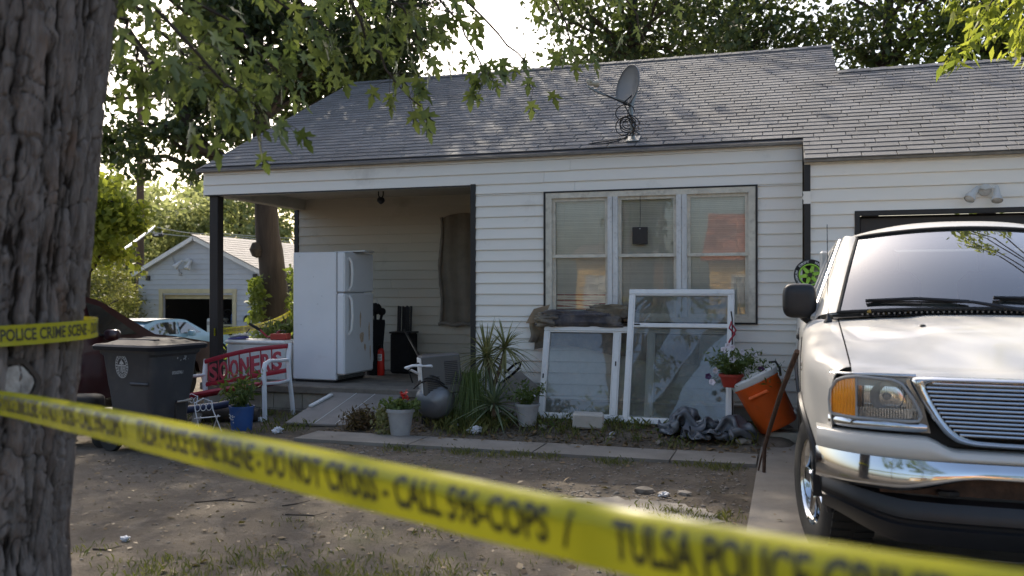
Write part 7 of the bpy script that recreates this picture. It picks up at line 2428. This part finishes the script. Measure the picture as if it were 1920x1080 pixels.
# pebbles and gravel
gvl = MB()
ICO = bmesh.new(); bmesh.ops.create_icosphere(ICO, subdivisions=1, radius=1)
iv_ = [tuple(v.co) for v in ICO.verts]; if_ = [tuple(v.index for v in f.verts) for f in ICO.faces]; ICO.free()
for _ in range(1500):
    r_ = random.random()
    if r_ < .45: x, y = random.uniform(-4.2, -.3), random.gauss(7.0, .35)
    elif r_ < .7: x, y = random.gauss(-1.0, .5), random.gauss(6.1, .25)
    else: x, y = random.uniform(-5, -.3), random.uniform(2, 8.7)
    if not clear_of_slabs(x, y): continue
    s_ = random.uniform(.004, .014) * (1.6 if random.random() < .08 else 1)
    gvl.add(iv_, if_, 0, False, Matrix.Translation((x, y, gz(x, y) + s_ * .2)) @ Matrix.Rotation(random.uniform(0, 6), 4, 'Z') @ Matrix.Diagonal((s_ * random.uniform(.8, 1.5), s_, s_ * .6, 1)))
tag(gvl.build('gravel', 'stone'), 'small pale gravel scattered in the dirt', kind='stuff')
# single stones, twigs and paper scraps
for i, (x, y, s_, lab) in enumerate(((-.98, 6.30, .055, 'palest stone of the cluster beside the concrete patch'), (-.84, 6.24, .045, 'middle stone of the cluster beside the concrete patch'), (-.70, 6.33, .04, 'small stone nearest the driveway by the patch'),
                                     (-1.62, 8.32, .035, 'small stone beside the concrete block'), (-2.35, 8.5, .05, 'brown stone below the low leaning window'), (-.40, 8.38, .06, 'flat reddish stone below the orange cooler'), (-1.15, 8.25, .04, 'round stone at the walk edge below the tarp'))):
    mb = MB()
    mb.add([tuple(Vector(v) * (1 + .25 * noise.noise(Vector(v) * 1.7 + Vector((i * 5, 0, 0))))) for v in iv_], if_, 0, False, Matrix.Translation((x, y, gz(x, y) + s_ * .3)) @ Matrix.Rotation(i * 1.3, 4, 'Z') @ Matrix.Diagonal((s_ * 1.5, s_, s_ * .6, 1)))
    o = mb.build('stone', 'stone'); tag(o, lab, 'stone', 'loose stones in the yard')
def twig(pts, r_, lab):
    t = thing('twig', lab, 'twig', (pts[0][0], pts[0][1], gz(*pts[0]) + r_), group='fallen twigs in the dirt')
    o = Vector(t.location); mb = MB()
    P_ = [Vector((x, y, gz(x, y) + r_ * 1.1)) - o for x, y in pts]
    mb.tube(P_, [r_, r_ * .9] + [r_ * .6] * (len(P_) - 2), 6); mb.build('stem', 'bark_dark', t)
    a = P_[len(P_) // 2]; mb = MB(); mb.tube([a, a + Vector((.06, .05, .012))], r_ * .5, 5); mb.build('side_twig', 'bark_dark', t)
def gp(px, py):
    d = 1.45 * 1650 / (py - 545); p = at(px, py, d); return (p.x, p.y)
twig([gp(365, 942), gp(420, 938), gp(480, 944)], .0045, 'longest twig, left of the tape centre on the bare dirt')
twig([gp(530, 950), gp(560, 945)], .004, 'short twig right of the longest twig')
twig([gp(535, 966), gp(590, 968)], .004, 'straight twig below the short twig')
twig([gp(175, 1030), gp(200, 1032)], .005, 'short twig beside the big trunk foot')
twig([gp(1420, 972), gp(1440, 973)], .005, 'dark twig on the driveway edge')
def scrap(px, py, s_, lab, dz=0):
    x, y = gp(px, py)
    if dz: y += 0
    t = heap('paper_scrap', lab, (x, y, gz(x, y) + dz), (s_, s_ * .7, s_ * .45), 'paper', px * .13, 'litter', .8, .9, px, 26, 16)
    t['group'] = 'paper and plastic litter'
scrap(893, 818, .07, 'crumpled white plastic bag on the bed edge below the yucca')
scrap(853, 812, .05, 'small clear plastic scrap beside the compressor wheel')
scrap(1148, 826, .03, 'white paper cup scrap right of the concrete block')
scrap(1245, 932, .035, 'white paper scrap among the stones by the patch')
scrap(520, 812, .06, 'flat white paper scrap in front of the bench')
scrap(490, 790, .05, 'pale blue rag in front of the bench')
scrap(235, 1012 - 0, .03, 'white leaf-like scrap near the big trunk')
